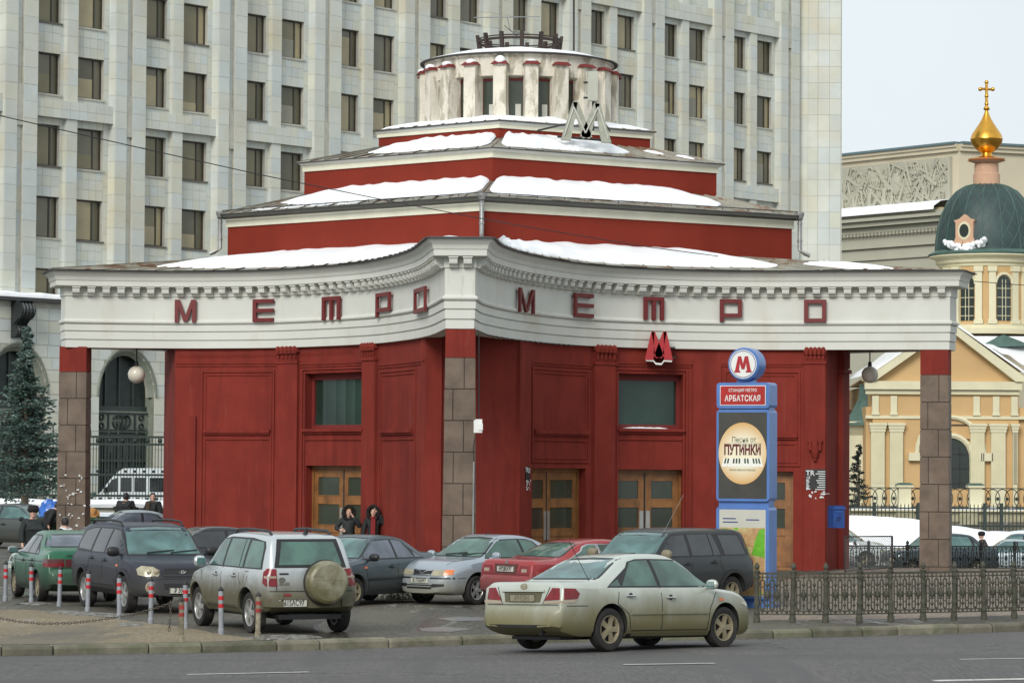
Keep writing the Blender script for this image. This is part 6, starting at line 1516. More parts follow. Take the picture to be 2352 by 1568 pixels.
mb = MB(); p = c.surf('T', P_['back'] + .02, -.62); mb.tube([p, p + V((-.42, .03, .60))], .006, 4); mb.build('aerial', K['trim'], c.root, local=True)

# ---- silver off-roader with a covered spare wheel
def suv(WB, fo, ro, H, W, hood, cowl, rf, belt, rearglass, rtop, pt, rim, tr=.345, rw=.62, zb=.30, tail=1.0, **k):
    a = WB / 2; xr, xf = -(a + ro), a + fo
    P = dict(zt=[(xr, .46), (xr + .01, .60), (xr + .035, .66), (xr + .06, .70), (xr + .085, belt - .05), (xr + .10, belt + .02), (rearglass, H - .12), (rearglass + .05, H - .055), (rearglass + .3, H - .02), (-.3, H), (rf - .18, H - .03), (rf, H - .075), (cowl - .05, hood + .085), (cowl, hood + .065), (cowl + .08, hood + .05), ((cowl + xf) / 2, hood), (xf - .24, hood - .045), (xf - .11, hood - .11), (xf - .045, .70), (xf - .012, .54), (xf, .42)],
             zb=[(xr, .44), (xr + .25, .36), (xr + .7, zb), (xf - .6, zb), (xf, .34)], belt=[(xr, belt - .08), (-.5, belt), (cowl, belt - .06), (xf - .3, hood - .13), (xf, .6)],
             w=[(xr, W * .80), (xr + .04, W * .89), (xr + .12, W * .955), (xr + .45, W * .99), (-.8, W), (.9, W), (xf - .55, W * .965), (xf - .26, W * .87), (xf - .10, W * .73), (xf - .02, W * .58), (xf, W * .5)], rw=rw, fa=a, ra=-a, tr=tr, hw=W, paint=pt, rim=rim)
    if 'wrear' in k: P['w'] = k['wrear'] + P['w'][4:]
    P.update(k); P.update(dict(xr=xr, xf=xf, cowl=cowl, rf=rf, H=H, W=W, hood=hood, beltz=belt, rg=rearglass)); return P
def suvglass(c, gm, gw, gr, wins, backpoly, trim=None):
    P = c.P; W, rw = P['W'], P['rw']
    c.both('window_trim', K['trim'], wins[0], .004)
    for w_ in wins[1:]: c.both('side_window', gm, w_, .008)
    zw0, zw1 = P['hood'] + .095, P['H'] - .095
    c.patch('windscreen', gw, [('F', [(-W * .78, zw0), (W * .78, zw0), (rw * .93, zw1), (0, zw1 + .02), (-rw * .93, zw1)])], .010)
    c.lines('F', [[(-W * .80, zw0 - .01), (W * .80, zw0 - .01), (rw * .95, zw1 + .004), (0, zw1 + .026), (-rw * .95, zw1 + .004), (-W * .80, zw0 - .01)]], .03, None, 'windscreen_seal', .008)
    c.patch('rear_window_surround', K['trim'], [('B', backpoly)], .007)
    cx_ = sum(p[0] for p in backpoly) / len(backpoly); cz = sum(p[1] for p in backpoly) / len(backpoly)
    c.patch('rear_window', gr, [('B', [((p[0] - cx_) * .87 + cx_, (p[1] - cz) * .80 + cz) for p in backpoly])], .012); c.wipers(zw0 + .01)
pr = on(584, 1453); ya = radians(115.5)
P_ = suv(2.49, .83, .72, 1.665, .885, .985, 1.14, .46, 1.065, -1.68, 0, paint('silver_offroader_paint', (.50, .54, .56), .35, (.088, .078, .040), .58, 1.24, .97, .3), K['alloy'], tr=.345, gap=.06, rw=.64, wrear=[(-1.965, .66), (-1.925, .74), (-1.84, .80), (-1.66, .855), (-1.3, .885)])
c = Car('offroad_car', 'silver off-road car seen from behind with a muddy covered spare wheel on its tailgate', head_to(ya, -1.245, .75, pr), P_)
xr = P_['xr']; b_ = 1.09; t_ = 1.545
suvglass(c, K['cg'], K['cgb'], K['cg'], [[(1.12, b_ - .02), (.78, 1.34), (.46, t_ - .01), (.1, t_ + .03), (-.9, t_ + .03), (-1.50, t_ - .02), (-1.60, t_ - .12), (-1.68, b_ - .02)],
    [(1.03, b_), (.74, 1.33), (.46, t_ - .035), (.16, t_), (.10, b_)], [(.02, b_), (.06, t_), (-.62, t_), (-.70, b_)], [(-.74, b_), (-.66, t_), (-.80, t_), (-.86, b_)], [(-.95, b_), (-.90, t_ - .01), (-1.44, t_ - .03), (-1.54, t_ - .13), (-1.62, b_)]], [(-.64, 1.10), (.64, 1.10), (.53, 1.57), (-.53, 1.57)])
for sg in (1, -1):
    c.patch('fog_lamp', K['tail'], [('B', [(sg * .60, .555), (sg * .74, .555), (sg * .74, .605), (sg * .60, .605)])], .014)
    c.patch('bumper_corner', P_['paint'], [('B', [(sg * .52, .46), (sg * .80, .46), (sg * .80, .70), (sg * .52, .70)])], .03)
    c.patch('headlight', K['head'], [('L' if sg > 0 else 'R', [(P_['xf'] - .45, .80), (P_['xf'] - .16, .74), (P_['xf'] - .2, .86), (P_['xf'] - .42, .92)])], .008)
c.corner('taillight', K['tail'], [(xr + .06, .60, .80), (xr + .14, .76, .80), (xr + .20, .80, .85), (xr + .21, .80, 1.03), (xr + .15, .76, 1.09), (xr + .08, .62, 1.08)], radians(42), .016)
c.corner('lamp_band', K['tailw'], [(xr + .065, .62, .93), (xr + .18, .78, .93), (xr + .18, .78, .965), (xr + .065, .62, .965)], radians(42), .020)
c.lines('B', [[(-.535, .47), (-.535, .72)], [(.535, .47), (.535, .72)], [(-.84, .715), (.84, .715)], [(-.61, .72), (-.64, 1.08)], [(.61, .72), (.64, 1.08)]])
sc = mat('spare_cover_paint', (.27, .262, .19), .5, .1, var=.2, coat=.08, c2=(.13, .117, .058), t=(.42, .6), c2sc=2.6, obj=True); MS = Matrix.Translation((xr - .02, -.20, .86)) @ Matrix.Rotation(-pi / 2, 4, 'Y')
mb = MB(); mb.lathe([(.335, -.05), (.36, .02), (.365, .12), (.345, .20), (.30, .232), (.24, .236), (.001, .240)], 48, (0, 0, 0), MS); sw = mb.build('spare_wheel_cover', sc, c.root, 30, local=True)
mb = MB(); mb.lathe([(.365, -.03), (.378, 0), (.378, .03), (.36, .05)], 48, (0, 0, 0), MS); mb.build('spare_tyre', K['rub'], sw, 30, local=True)
mb = MB(); x_ = xr - .263; mb.box(x_, x_ + .02, -.44, .04, .90, .925); mb.box(x_ + .002, x_ + .02, -.34, -.06, .68, .70); mb.build('cover_ridge', sc, sw, local=True)
c.plate('B', .36, .52, 'Е615АС97', K['plate'], w=.52, h=.125)
c.patch('tailgate_handle', K['trim'], [('B', [(.40, .99), (.56, .99), (.56, 1.015), (.40, 1.015)])], .012); c.patch('reflector', K['tail'], [('B', [(.37, .635), (.49, .635), (.49, .675), (.37, .675)])], .012)
bm_ = mat('muddy_badge', (.20, .19, .14), .4, .3, var=.1)
mb = MB(); p = c.surf('B', .52, .90)
for (ry, rz_, dz_) in ((.055, .036, 0), (.018, .034, 0), (.040, .013, .014)): mb.tube([(p.x - .012, .52 + ry * cos(t), .905 + dz_ + rz_ * sin(t)) for t in [2 * pi * k / 16 for k in range(16)]], .006, 5, closed=True)
mb.build('badge', bm_, c.root, local=True)
text_mesh('RAV4', .075, c.M @ Matrix(((0, 0, -1, p.x - .012), (-1, 0, 0, .48), (0, 1, 0, .835), (0, 0, 0, 1))), 'badge_lettering', bm_, c.root, .004, bold=.002)
c.handles([(.30, .93), (-.58, .935)], K['chrome']); c.mirror(.98, 1.12, P_['paint'], (.13, .20, .19))
c.seams([[(1.06, b_ - .02), (1.02, .80), (.86, .62), (.84, .40)], [(.06, b_ - .02), (.02, .40)], [(-.78, b_ - .02), (-.80, .9), (-1.0, .72)], [(.84, .40), (-.84, .40)], [(-1.02, .84), (-1.18, .84), (-1.20, 1.02), (-1.05, 1.02), (-1.02, .84)]])
c.both('door_cladding', P_['paint'], [(.78, .44), (-.80, .44), (-.86, .58), (-.76, .66), (.72, .66), (.79, .60)], .014)
for xa in (P_['fa'], P_['ra']):
    for ax in 'LR':
        it = []
        for k in range(11):
            t0, t1 = radians(-12 + 204 * k / 11), radians(-12 + 204 * (k + 1) / 11); r0, r1 = .41, .50; it.append((ax, [(xa + r0 * cos(t0), .365 + r0 * sin(t0)), (xa + r1 * cos(t0), .365 + r1 * sin(t0)), (xa + r1 * cos(t1), .365 + r1 * sin(t1)), (xa + r0 * cos(t1), .365 + r0 * sin(t1))]))
        c.patch('wheel_arch_flare', P_['paint'], it, .035, th=.05)
def rails(c, xf_, xr_, y, z, m, feet=True, r=.022, hgt=.055):
    for sg in (1, -1):
        zz = lambda x: c.surf('T', x, sg * y).z; mb = MB(); n = 8; pts = [(xf_, sg * y, zz(xf_) - .005)]
        for k in range(n + 1): x = xf_ - .12 + (xr_ + .12 - xf_ + .12) * k / n; pts.append((x, sg * y, zz(x) + hgt))
        pts.append((xr_, sg * y, zz(xr_) - .005)); mb.tube(pts, r, 7); mb.build('roof_rail', m, c.root, 50, local=True)
rails(c, .30, -1.42, .52, 0, K['trim'], r=.024)
mb = MB(); p = c.surf('T', -1.45, -.05); mb.prism([(p.x - .1, p.z), (p.x + .04, p.z), (p.x - .1, p.z + .10)], -.02 + p.y, .02 + p.y); mb.build('aerial_fin', K['trim'], c.root, local=True)
mb = MB(); mb.box(xr + .1, 1.8, -.55, .55, .25, .33); mb.tube([(xr + .5, -.5, .30), (xr + .12, -.45, .30)], .04, 8); mb.box(xr + .2, xr + .45, -.15, .35, .24, .34); mb.build('underbody', K['trim'], c.root, local=True)

# ---- dark blue off-roader facing the camera
pf = on(293, 1406); ya = radians(-65.5)
P_ = suv(2.62, .90, .98, 1.665, .915, 1.0, 1.16, .48, 1.075, -1.93, 0, paint('dark_blue_dusty_paint', (.016, .022, .042), .25, (.055, .05, .04), .3, 1.25, .7, .5, .22), K['alloy'], tr=.35, rw=.66, gap=.05)
c = Car('offroad_car', 'dark blue off-road car facing the road with roof rails and a round paired headlight', head_to(ya, 1.31, -.79, pf), P_)
xf = P_['xf']; b_ = 1.10; t_ = 1.545
suvglass(c, K['cgd'], K['cgb'], K['cgd'], [[(1.14, b_ - .02), (.80, 1.34), (.48, t_), (.1, t_ + .03), (-1.2, t_ + .02), (-1.74, t_ - .05), (-1.92, b_ + .1), (-1.86, b_ - .01)],
    [(1.04, b_), (.76, 1.33), (.48, t_ - .03), (.10, t_), (.06, b_)], [(-.03, b_), (.01, t_), (-.72, t_), (-.80, b_)], [(-.92, b_ + .02), (-.84, t_), (-1.24, t_ - .01), (-1.68, t_ - .07), (-1.82, b_ + .12), (-1.78, b_ + .04)]], [(-.74, 1.12), (.74, 1.12), (.60, 1.56), (-.60, 1.56)])
for sg in (1, -1):
    hl = c.patch('headlight_inner', K['tailw'], [('F', [(sg * .47, .70), (sg * .52, .70), (sg * .52, .80), (sg * .47, .80)])], .008)
    for (y, r_) in ((.50, .05), (.62, .06)):
        p = c.surf('F', sg * y, .79); mb = MB(); mb.lathe([(.001, .03), (r_ * .6, .026), (r_, .012), (r_ * 1.02, 0)], 20, (0, 0, 0), Matrix.Translation(p + V((.010, 0, 0))) @ Matrix.Rotation(pi / 2, 4, 'Y')); mb.build('headlight_bulb', K['tailw'] if y < .6 else K['head'], hl, 60, local=True)
    p = c.surf('F', sg * .60, .50); mb = MB(); mb.lathe([(.001, .02), (.085, .018), (.10, .03), (.115, 0)], 20, (0, 0, 0), Matrix.Translation(p) @ Matrix.Rotation(pi / 2, 4, 'Y')); mb.build('fog_lamp', K['tailw'], c.root, 60, local=True)
    c.patch('side_repeater', K['amber'], [('L' if sg > 0 else 'R', [(.93, .86), (1.02, .86), (1.02, .90), (.93, .90)])], .012)
c.corner('headlight', K['head'], [(xf - .08, .43, .72), (xf - .14, .66, .70), (xf - .26, .80, .73), (xf - .30, .83, .84), (xf - .24, .75, .90), (xf - .14, .54, .885), (xf - .09, .43, .82)], pi + radians(-35), .012, res=.05)
c.patch('grille', K['trim'], [('F', [(-.36, .72), (.36, .72), (.38, .80), (.32, .855), (-.32, .855), (-.38, .80)])], .014); c.lines('F', [[(-.37, .72), (.37, .72), (.39, .80), (.33, .86), (-.33, .86), (-.39, .80), (-.37, .72)]], .03, P_['paint'], 'grille_surround', .022)
mb = MB(); p = c.surf('F', 0, .79); mb.tube([(p.x + .03, .055 * cos(t), .79 + .034 * sin(t)) for t in [2 * pi * k / 16 for k in range(16)]], .006, 5, closed=True); mb.tube([(p.x + .03, -.02, .762), (p.x + .03, -.012, .818)], .007, 4); mb.tube([(p.x + .03, .02, .818), (p.x + .03, .012, .762)], .007, 4); mb.tube([(p.x + .03, -.018, .784), (p.x + .03, .018, .796)], .007, 4); mb.build('badge', K['chrome'], c.root, local=True)
c.patch('air_intake', K['trim'], [('F', [(-.34, .47), (.34, .47), (.36, .57), (-.36, .57)])], .010); c.lines('F', [[(-.86, .655), (.86, .655)]], .014); c.plate('F', 0, .44, 'Р 304 ОК', K['plate'])
c.handles([(.16, .95), (-.70, .97)], K['trim']); c.mirror(.98, 1.13, K['trim'], (.13, .24, .18)); rails(c, .35, -1.6, .60, 0, K['dark'], r=.022, hgt=.07)
c.seams([[(1.05, b_ - .02), (.98, .8), (.86, .6), (.84, .42)], [(.02, b_ - .02), (0, .42)], [(-.86, b_), (-.86, .92), (-1.0, .72)], [(.84, .42), (-.86, .42)]])
c.both('running_board', K['trim'], [(.82, .33), (-.84, .33), (-.84, .42), (.82, .42)], .03); c.both('door_cladding', P_['paint'], [(.80, .50), (-.82, .50), (-.82, .62), (.80, .62)], .016)
for xa in (P_['fa'], P_['ra']):
    for ax in 'LR':
        it = []
        for k in range(11):
            t0, t1 = radians(-5 + 190 * k / 11), radians(-5 + 190 * (k + 1) / 11); r0, r1 = .405, .47; it.append((ax, [(xa + r0 * cos(t0), .37 + r0 * sin(t0)), (xa + r1 * cos(t0), .37 + r1 * sin(t0)), (xa + r1 * cos(t1), .37 + r1 * sin(t1)), (xa + r0 * cos(t1), .37 + r0 * sin(t1))]))
        c.patch('wheel_arch_flare', P_['paint'], it, .025, th=.04)
mb = MB()
for k in range(5): mb.prism([(1.0 - .02 * k, 0), (1.04 - .02 * k, 0), (1.02 - .02 * k, .05)], 0, .01) if False else None

# ---- green sedan at the left edge
P_ = sedan(2.49, .82, .94, 1.42, .84, 1.06, .90, 1.02, .34, -.72, -1.36, .935, -.22, paint('dusty_green_paint', (.012, .12, .058), .15, (.035, .042, .03), .25, 1.0, .85, .35, .4), K['dalloy'], tr=.29, rw=.55, cp=.30)
c = Car('sedan_car', 'dusty green sedan seen from behind parked at the left edge by the bollards', head_to(radians(110), -1.245, .70, on(96, 1380)), P_); greenhouse(c, K['cgd'], K['cgb'], K['cgl'])
for sg in (1, -1):
    pass
c.corner('taillight', K['tail'], [(P_['xr'] + .12, .40, .72), (P_['xr'] + .34, .82, .72), (P_['xr'] + .34, .82, .80), (P_['xr'] + .14, .40, .80)], radians(38), .012); c.corner('taillight_upper', bpy.data.materials['smoked_lens'] if 'smoked_lens' in bpy.data.materials else mat('smoked_lens', (.09, .02, .022), .3, coat=.3), [(P_['xr'] + .14, .40, .80), (P_['xr'] + .34, .82, .80), (P_['xr'] + .34, .82, .88), (P_['xr'] + .15, .40, .88)], radians(38), .012)
c.patch('boot_garnish', bpy.data.materials['smoked_lens'], [('B', [(-.40, .72), (.40, .72), (.40, .875), (-.40, .875)])], .009); c.lines('B', [[(-.78, .70), (.78, .70)], [(-.70, .89), (-.66, 1.03)], [(.70, .89), (.66, 1.03)]])
text_mesh('LADA', .06, c.M @ Matrix(((0, 0, -1, c.surf('B', .3, .945).x - .01), (-1, 0, 0, .3), (0, 1, 0, .945), (0, 0, 0, 1))), 'badge_lettering', K['chrome'], c.root, .003)
c.handles([(.06, .80), (-.82, .82)], K['trim']); c.mirror(.80, .985, K['grey']); c.seams([[(P_['xr'] + .2, .83), (1.5, .79)]], .016)

# ---- grey blue sedan side on
P_ = sedan(2.40, .78, .92, 1.395, .81, 1.02, .87, .98, .34, -.66, -1.22, .90, -.20, paint('grey_blue_dusty_paint', (.050, .072, .086), .25, (.045, .047, .043), .2, .9, .85, .35, .4), K['dalloy'], tr=.285, rw=.54, cp=.26)
Ma = TR(*on(828, 1384, 0), radians(236)); c = Car('sedan_car', 'grey blue dusty sedan parked side on behind the silver off-road car', Ma, P_); greenhouse(c, K['cgl'], K['cgb'], K['cgb'])
c.handles([(.02, .76), (-.80, .78)], K['trim']); c.mirror(.78, .95, K['trim'], (.12, .22, .15)); c.both('side_moulding', K['trim'], [(.85, .50), (-.85, .50), (-.85, .545), (.85, .545)], .008)
for sg in (1, -1):
    c.patch('headlight', K['head'], [('F', [(sg * .38, .60), (sg * .70, .60), (sg * .72, .72), (sg * .40, .70)])], .01); c.patch('taillight', K['tail'], [('L' if sg > 0 else 'R', [(P_['xr'] + .08, .72), (P_['xr'] + .30, .74), (P_['xr'] + .26, .92), (P_['xr'] + .12, .92)])], .01); c.patch('side_repeater', K['amber'], [('L' if sg > 0 else 'R', [(.86, .74), (.94, .74), (.94, .78), (.86, .78)])], .012)

# ---- silver sedan facing the camera
P_ = sedan(2.535, .86, .93, 1.395, .845, 1.03, .885, 1.08, .42, -.66, -1.28, .915, -.16, paint('silver_blue_paint', (.33, .38, .43), .35, (.20, .185, .13), .2, .75, .85, .3), K['alloy'], tr=.295, rw=.55, cp=.28, steer=radians(4))
c = Car('sedan_car', 'silver sedan with amber indicators facing left between the grey and the red cars', head_to(radians(227), 1.2675, .73, on(1090, 1388)), P_); greenhouse(c, K['cg'], K['cg'], K['cg'])
for sg in (1, -1):
    hl = c.patch('headlight', K['head'], [('F', [(sg * .27, .595), (sg * .56, .595), (sg * .575, .715), (sg * .29, .70)])], .014, res=.06); c.patch('indicator', K['amber'], [('F', [(sg * .565, .60), (sg * .715, .615), (sg * .715, .715), (sg * .58, .715)])], .012, res=.06); c.patch('fog_recess', K['trim'], [('F', [(sg * .36, .36), (sg * .60, .38), (sg * .60, .43), (sg * .36, .43)])], .008)
c.patch('grille', K['trim'], [('F', [(-.24, .615), (.24, .615), (.26, .70), (-.26, .70)])], .012); c.lines('F', [[(-.26, .705), (-.10, .69), (0, .625), (.10, .69), (.26, .705)], [(-.25, .61), (.25, .61)]], .022, K['chrome'], 'grille_bar', .02)
c.patch('air_intake', K['trim'], [('F', [(-.34, .33), (.34, .33), (.36, .41), (-.36, .41)])], .010); c.lines('F', [[(-.34, .375), (.34, .375)]], .02, P_['paint'], 'bumper_bar', .02); c.lines('F', [[(-.74, .545), (-.26, .545)], [(.26, .545), (.74, .545)]], .03, K['trim'], 'bumper_strip', .012)
c.plate('F', 0, .49, 'В175ВВ97', K['plate'], w=.50); c.mirror(.86, .97, P_['paint']); c.handles([(.05, .78), (-.8, .8)], K['trim']); c.seams([[(1.6, .55), (1.95, .53)]])
mb = MB(); p = c.surf('T', .20, 0); mb.tube([p, p + V((-.12, 0, .05))], .01, 4); mb.build('aerial', K['trim'], c.root, local=True)

# ---- red two-door behind the silver road car
P_ = sedan(2.725, .74, 1.02, 1.37, .878, .99, .86, 1.02, .28, -.86, -1.58, .90, -.45, paint('red_car_paint', (.32, .012, .014), .1, (.085, .04, .036), .3, 1.05, .85, .3), K['alloy'], tr=.315, rw=.56, cp=.26)
c = Car('coupe_car', 'red two door car seen from behind between the silver sedan and the dark off-road car', TR(1.67, 61.05, 0, radians(39)), P_); greenhouse(c, K['cg'], K['cg'], K['cg'], K['chrome'], False)
for sg in (1, -1):
    tl = c.patch('taillight', mat('weathered_tail_lamp', (.20, .02, .025), .4, var=.2), [('B', [(sg * .40, .70), (sg * .80, .70), (sg * .80, .87), (sg * .44, .87)])], .012)
    c.patch('taillight_lens', K['tailw'], [('B', [(sg * .50, .745), (sg * .66, .745), (sg * .66, .81), (sg * .50, .81)])], .016, tl)
c.patch('plate_recess', mat('dusty_red_recess', (.10, .03, .028), .8), [('B', [(-.34, .72), (.34, .72), (.36, .90), (-.36, .90)])], .006); c.plate('B', 0, .80, 'М928КК97', K['plate'], w=.52); c.lines('B', [[(-.8, .70), (.8, .70)]])
p = c.surf('B', 0, .93); mb = MB(); mb.lathe([(.001, .008), (.038, .006), (.04, 0)], 16, (0, 0, 0), Matrix.Translation(p) @ Matrix.Rotation(-pi / 2, 4, 'Y')); mb.build('badge', K['grey'], c.root, local=True)
c.mirror(.82, .95, P_['paint']); c.handles([(-.30, .80)], P_['paint'])

# ---- dark off-roader right of centre
P_ = suv(2.62, .78, .80, 1.61, .86, .98, 1.12, .46, 1.06, -1.86, 0, paint('black_green_dusty_paint', (.012, .018, .02), .2, (.045, .044, .036), .3, 1.0, .65, .4, .3), K['dalloy'], tr=.335, rw=.66, gap=.05)
c = Car('offroad_car', 'black off-road car with tinted windows parked in front of the blue pylon', head_to(radians(229), -1.31, .755, on(1676, 1400)), P_)
b_ = 1.09; t_ = 1.495
suvglass(c, K['cgd'], K['cgb'], K['cgd'], [[(1.10, b_ - .02), (.78, 1.34), (.47, t_), (.1, t_ + .02), (-1.66, t_ + .0), (-1.90, b_ - .01)], [(1.0, b_), (.74, 1.32), (.47, t_ - .03), (.10, t_), (.06, b_)], [(-.03, b_), (.0, t_), (-.62, t_), (-.68, b_)], [(-.72, b_), (-.66, t_), (-.78, t_), (-.94, b_)], [(-1.08, b_), (-.98, t_ - .02), (-1.62, t_ - .03), (-1.78, b_)]], [(-.70, 1.10), (.70, 1.10), (.60, 1.50), (-.60, 1.50)])
for sg in (1, -1):
    ax = 'L' if sg > 0 else 'R'
    c.patch('taillight', K['amber'] if sg > 2 else K['tail'], [('B', [(sg * .70, 1.12), (sg * .77, 1.12), (sg * .68, 1.46), (sg * .64, 1.46)])], .02); c.patch('headlight', K['head'], [('F', [(sg * .42, .72), (sg * .72, .72), (sg * .72, .86), (sg * .44, .86)])], .01); c.patch('lower_tail_lamp', K['tail'], [(ax, [(P_['xr'] + .06, .90), (P_['xr'] + .12, .90), (P_['xr'] + .12, 1.0), (P_['xr'] + .06, 1.0)])], .014)
c.patch('grille', K['trim'], [('F', [(-.40, .72), (.40, .72), (.40, .84), (-.40, .84)])], .01); c.handles([(.14, .93), (-.70, .95)], K['trim']); c.mirror(.94, 1.12, mat('dusty_mirror', (.20, .17, .11), .6), (.13, .22, .18)); c.both('door_cladding', K['trim'], [(.82, .42), (-.84, .42), (-.84, .56), (.82, .56)], .014)
c.seams([[(1.02, b_ - .02), (.92, .7), (.84, .42)], [(.02, b_ - .02), (0, .42)], [(-.92, b_ - .02), (-.90, .92), (-1.0, .76)], [(.84, .42), (-.84, .42)]])
for xa in (P_['fa'], P_['ra']):
    for ax in 'LR':
        it = []
        for k in range(11):
            t0, t1 = radians(-5 + 190 * k / 11), radians(-5 + 190 * (k + 1) / 11); r0, r1 = .39, .46; it.append((ax, [(xa + r0 * cos(t0), .355 + r0 * sin(t0)), (xa + r1 * cos(t0), .355 + r1 * sin(t0)), (xa + r1 * cos(t1), .355 + r1 * sin(t1)), (xa + r0 * cos(t1), .355 + r0 * sin(t1))]))
        c.patch('wheel_arch_flare', K['trim'], it, .022, th=.04)
mb = MB(); p = c.surf('T', .42, .45); mb.tube([p, p + V((-.75, -.1, .72))], .005, 4); mb.build('aerial', K['grey'], c.root, local=True)

# ---- cars further back
def plain(label, M, pt, gm, **k):
    a = dict(WB=2.5, fo=.82, ro=.98, H=1.41, W=.85, trunk=1.03, hood=.89, cowl=1.03, rf=.36, rr=-.74, back=-1.36, belt=.92, bp=-.2, pt=pt, rim=K['dalloy'], tr=.30, rw=.56, cp=.28); a.update(k)
    P = sedan(**a); c = Car('sedan_car', label, M, P); greenhouse(c, gm, gm, gm); c.mirror(.84, .97, K['trim']); c.handles([(.04, .8), (-.8, .8)], K['trim'])
    for sg in (1, -1):
        c.patch('headlight', K['head'], [('F', [(sg * .38, .60), (sg * .70, .60), (sg * .72, .72), (sg * .40, .70)])], .01); c.patch('taillight', K['tail'], [('B', [(sg * .45, .74), (sg * .78, .74), (sg * .76, .9), (sg * .48, .9)])], .01)
    c.patch('grille', K['trim'], [('F', [(-.32, .58), (.32, .58), (.32, .68), (-.32, .68)])], .01); c.plate('F', 0, .47, '', K['plate']); return c
plain('black sedan with dark windows half hidden between the blue and silver off-road cars', TR(*on(478, 1351, 0), radians(205)), paint('black_car_paint', (.016, .017, .022), .2, (.06, .055, .045), .2, .8, .6), K['cgd'])
plain('pale grey blue sedan whose roof shows behind the dark blue off-road car', TR(*on(300, 1277, 0), radians(200)), paint('pale_grey_blue_paint', (.36, .42, .46), .3, (.2, .19, .15), .2, .7, .6), K['cgl'])
plain('pale green sedan mostly hidden between the green sedan and the dark blue off-road car', TR(*on(228, 1345, 0), radians(200)), paint('grey_green_paint', (.20, .30, .25), .2, (.1, .1, .08), .2, .7, .6), K['cgl'], H=1.38)
plain('dark grey green saloon with a large windscreen at the far left', TR(*on(40, 1258, 0), radians(-24)), paint('grey_green_dark_paint', (.05, .062, .058), .2, (.06, .055, .045), .2, .9, .7), K['cgb'], H=1.47, WB=2.8, W=.92, hood=.98, trunk=1.05, belt=.96, tr=.33)
def far(x, Y): return TR(at(x, 1290, Y).x, Y, gz(at(x, 1290, Y).x, Y))
plain('silver blue sedan behind the black railing at the right edge', far(2322, 125) @ Matrix.Rotation(radians(176), 4, 'Z'), paint('ice_blue_paint', (.40, .48, .52), .3, (.2, .19, .15), .2, .7, .6), K['cgb'], H=1.46)
plain('dark blue car whose roof shows over the light sedan at the right edge', far(2340, 133) @ Matrix.Rotation(radians(172), 4, 'Z'), paint('deep_blue_paint', (.05, .10, .13), .3, (.1, .1, .09), .2, .7, .6), K['cgb'], H=1.52, belt=1.0)
plain('white car half hidden behind the right end of the red wall', far(1925, 125) @ Matrix.Rotation(radians(-14), 4, 'Z'), paint('white_car_paint', (.55, .60, .60), .0, (.3, .28, .22), .2, .7, .6), K['cgb'], H=1.58, belt=1.02, trunk=1.08, hood=.98)
plain('dark estate car seen between the red wall and the right stone column', far(2150, 115) @ Matrix.Rotation(radians(195), 4, 'Z'), paint('blue_black_paint', (.03, .05, .06), .3, (.07, .065, .05), .2, .7, .6), K['cgb'], H=1.62, belt=1.03, trunk=1.12, hood=1.0, WB=2.65, back=-1.75, rr=-1.2)
# ================================================================ people
def skin(name, V_, E_, m, M, parent, sub=1, smooth=60):
    me = bpy.data.meshes.new(name); me.from_pydata([M @ V(p) for p, r in V_], E_, []); o = bpy.data.objects.new(name, me); C.objects.link(o)
    md = o.modifiers.new('s', 'SKIN'); md.use_smooth_shade = True
    sv = me.skin_vertices[0].data if me.skin_vertices else None
    if sv is None:
        bm = bmesh.new(); bm.from_mesh(me); bm.verts.layers.skin.verify(); bm.to_mesh(me); bm.free(); sv = me.skin_vertices[0].data
    for i, (p, r) in enumerate(V_):
        sv[i].radius = (r, r) if not isinstance(r, tuple) else r; sv[i].use_root = (i == 0)
    if sub: ss = o.modifiers.new('u', 'SUBSURF'); ss.levels = ss.render_levels = sub
    bpy.context.view_layer.update(); d = bpy.data.meshes.new_from_object(o.evaluated_get(bpy.context.evaluated_depsgraph_get())); bpy.data.objects.remove(o)
    d.name = name; d.materials.clear(); d.materials.append(m); return link(name, d, parent, smooth)
K['skin'] = mat('skin', (.60, .37, .28), .55, var=.08, sc=20); K['lips'] = mat('lips', (.36, .10, .09), .5, var=0); K['eye'] = mat('dark_eye', (.02, .015, .012), .3, var=0)
K['fur'] = mat('dark_fur', (.014, .012, .011), .95, var=.5, sc=40, bump=1., bsc=120, bd=.02); K['tanfur'] = mat('tan_fur', (.16, .12, .075), .95, var=.5, sc=40, bump=1., bsc=120, bd=.02)
K['coatb'] = mat('black_coat', (.012, .013, .014), .8, var=.4, sc=14, bump=.4, bsc=18); K['coatn'] = mat('dark_blue_coat', (.016, .022, .022), .8, var=.4, sc=14, bump=.4, bsc=18); K['brown'] = mat('brown_puffer', (.045, .028, .020), .7, var=.4, sc=12)
K['trous'] = mat('dark_trousers', (.018, .018, .02), .85, var=.3); K['redcl'] = mat('red_scarf', (.20, .012, .014), .8, var=.3, sc=20); K['whitecl'] = mat('white_cloth', (.62, .62, .64), .8, var=.15, sc=12); K['blond'] = mat('blond_hair', (.38, .22, .07), .6, var=.4, sc=60); K['hairb'] = mat('dark_hair', (.014, .011, .01), .6, var=.4, sc=60)
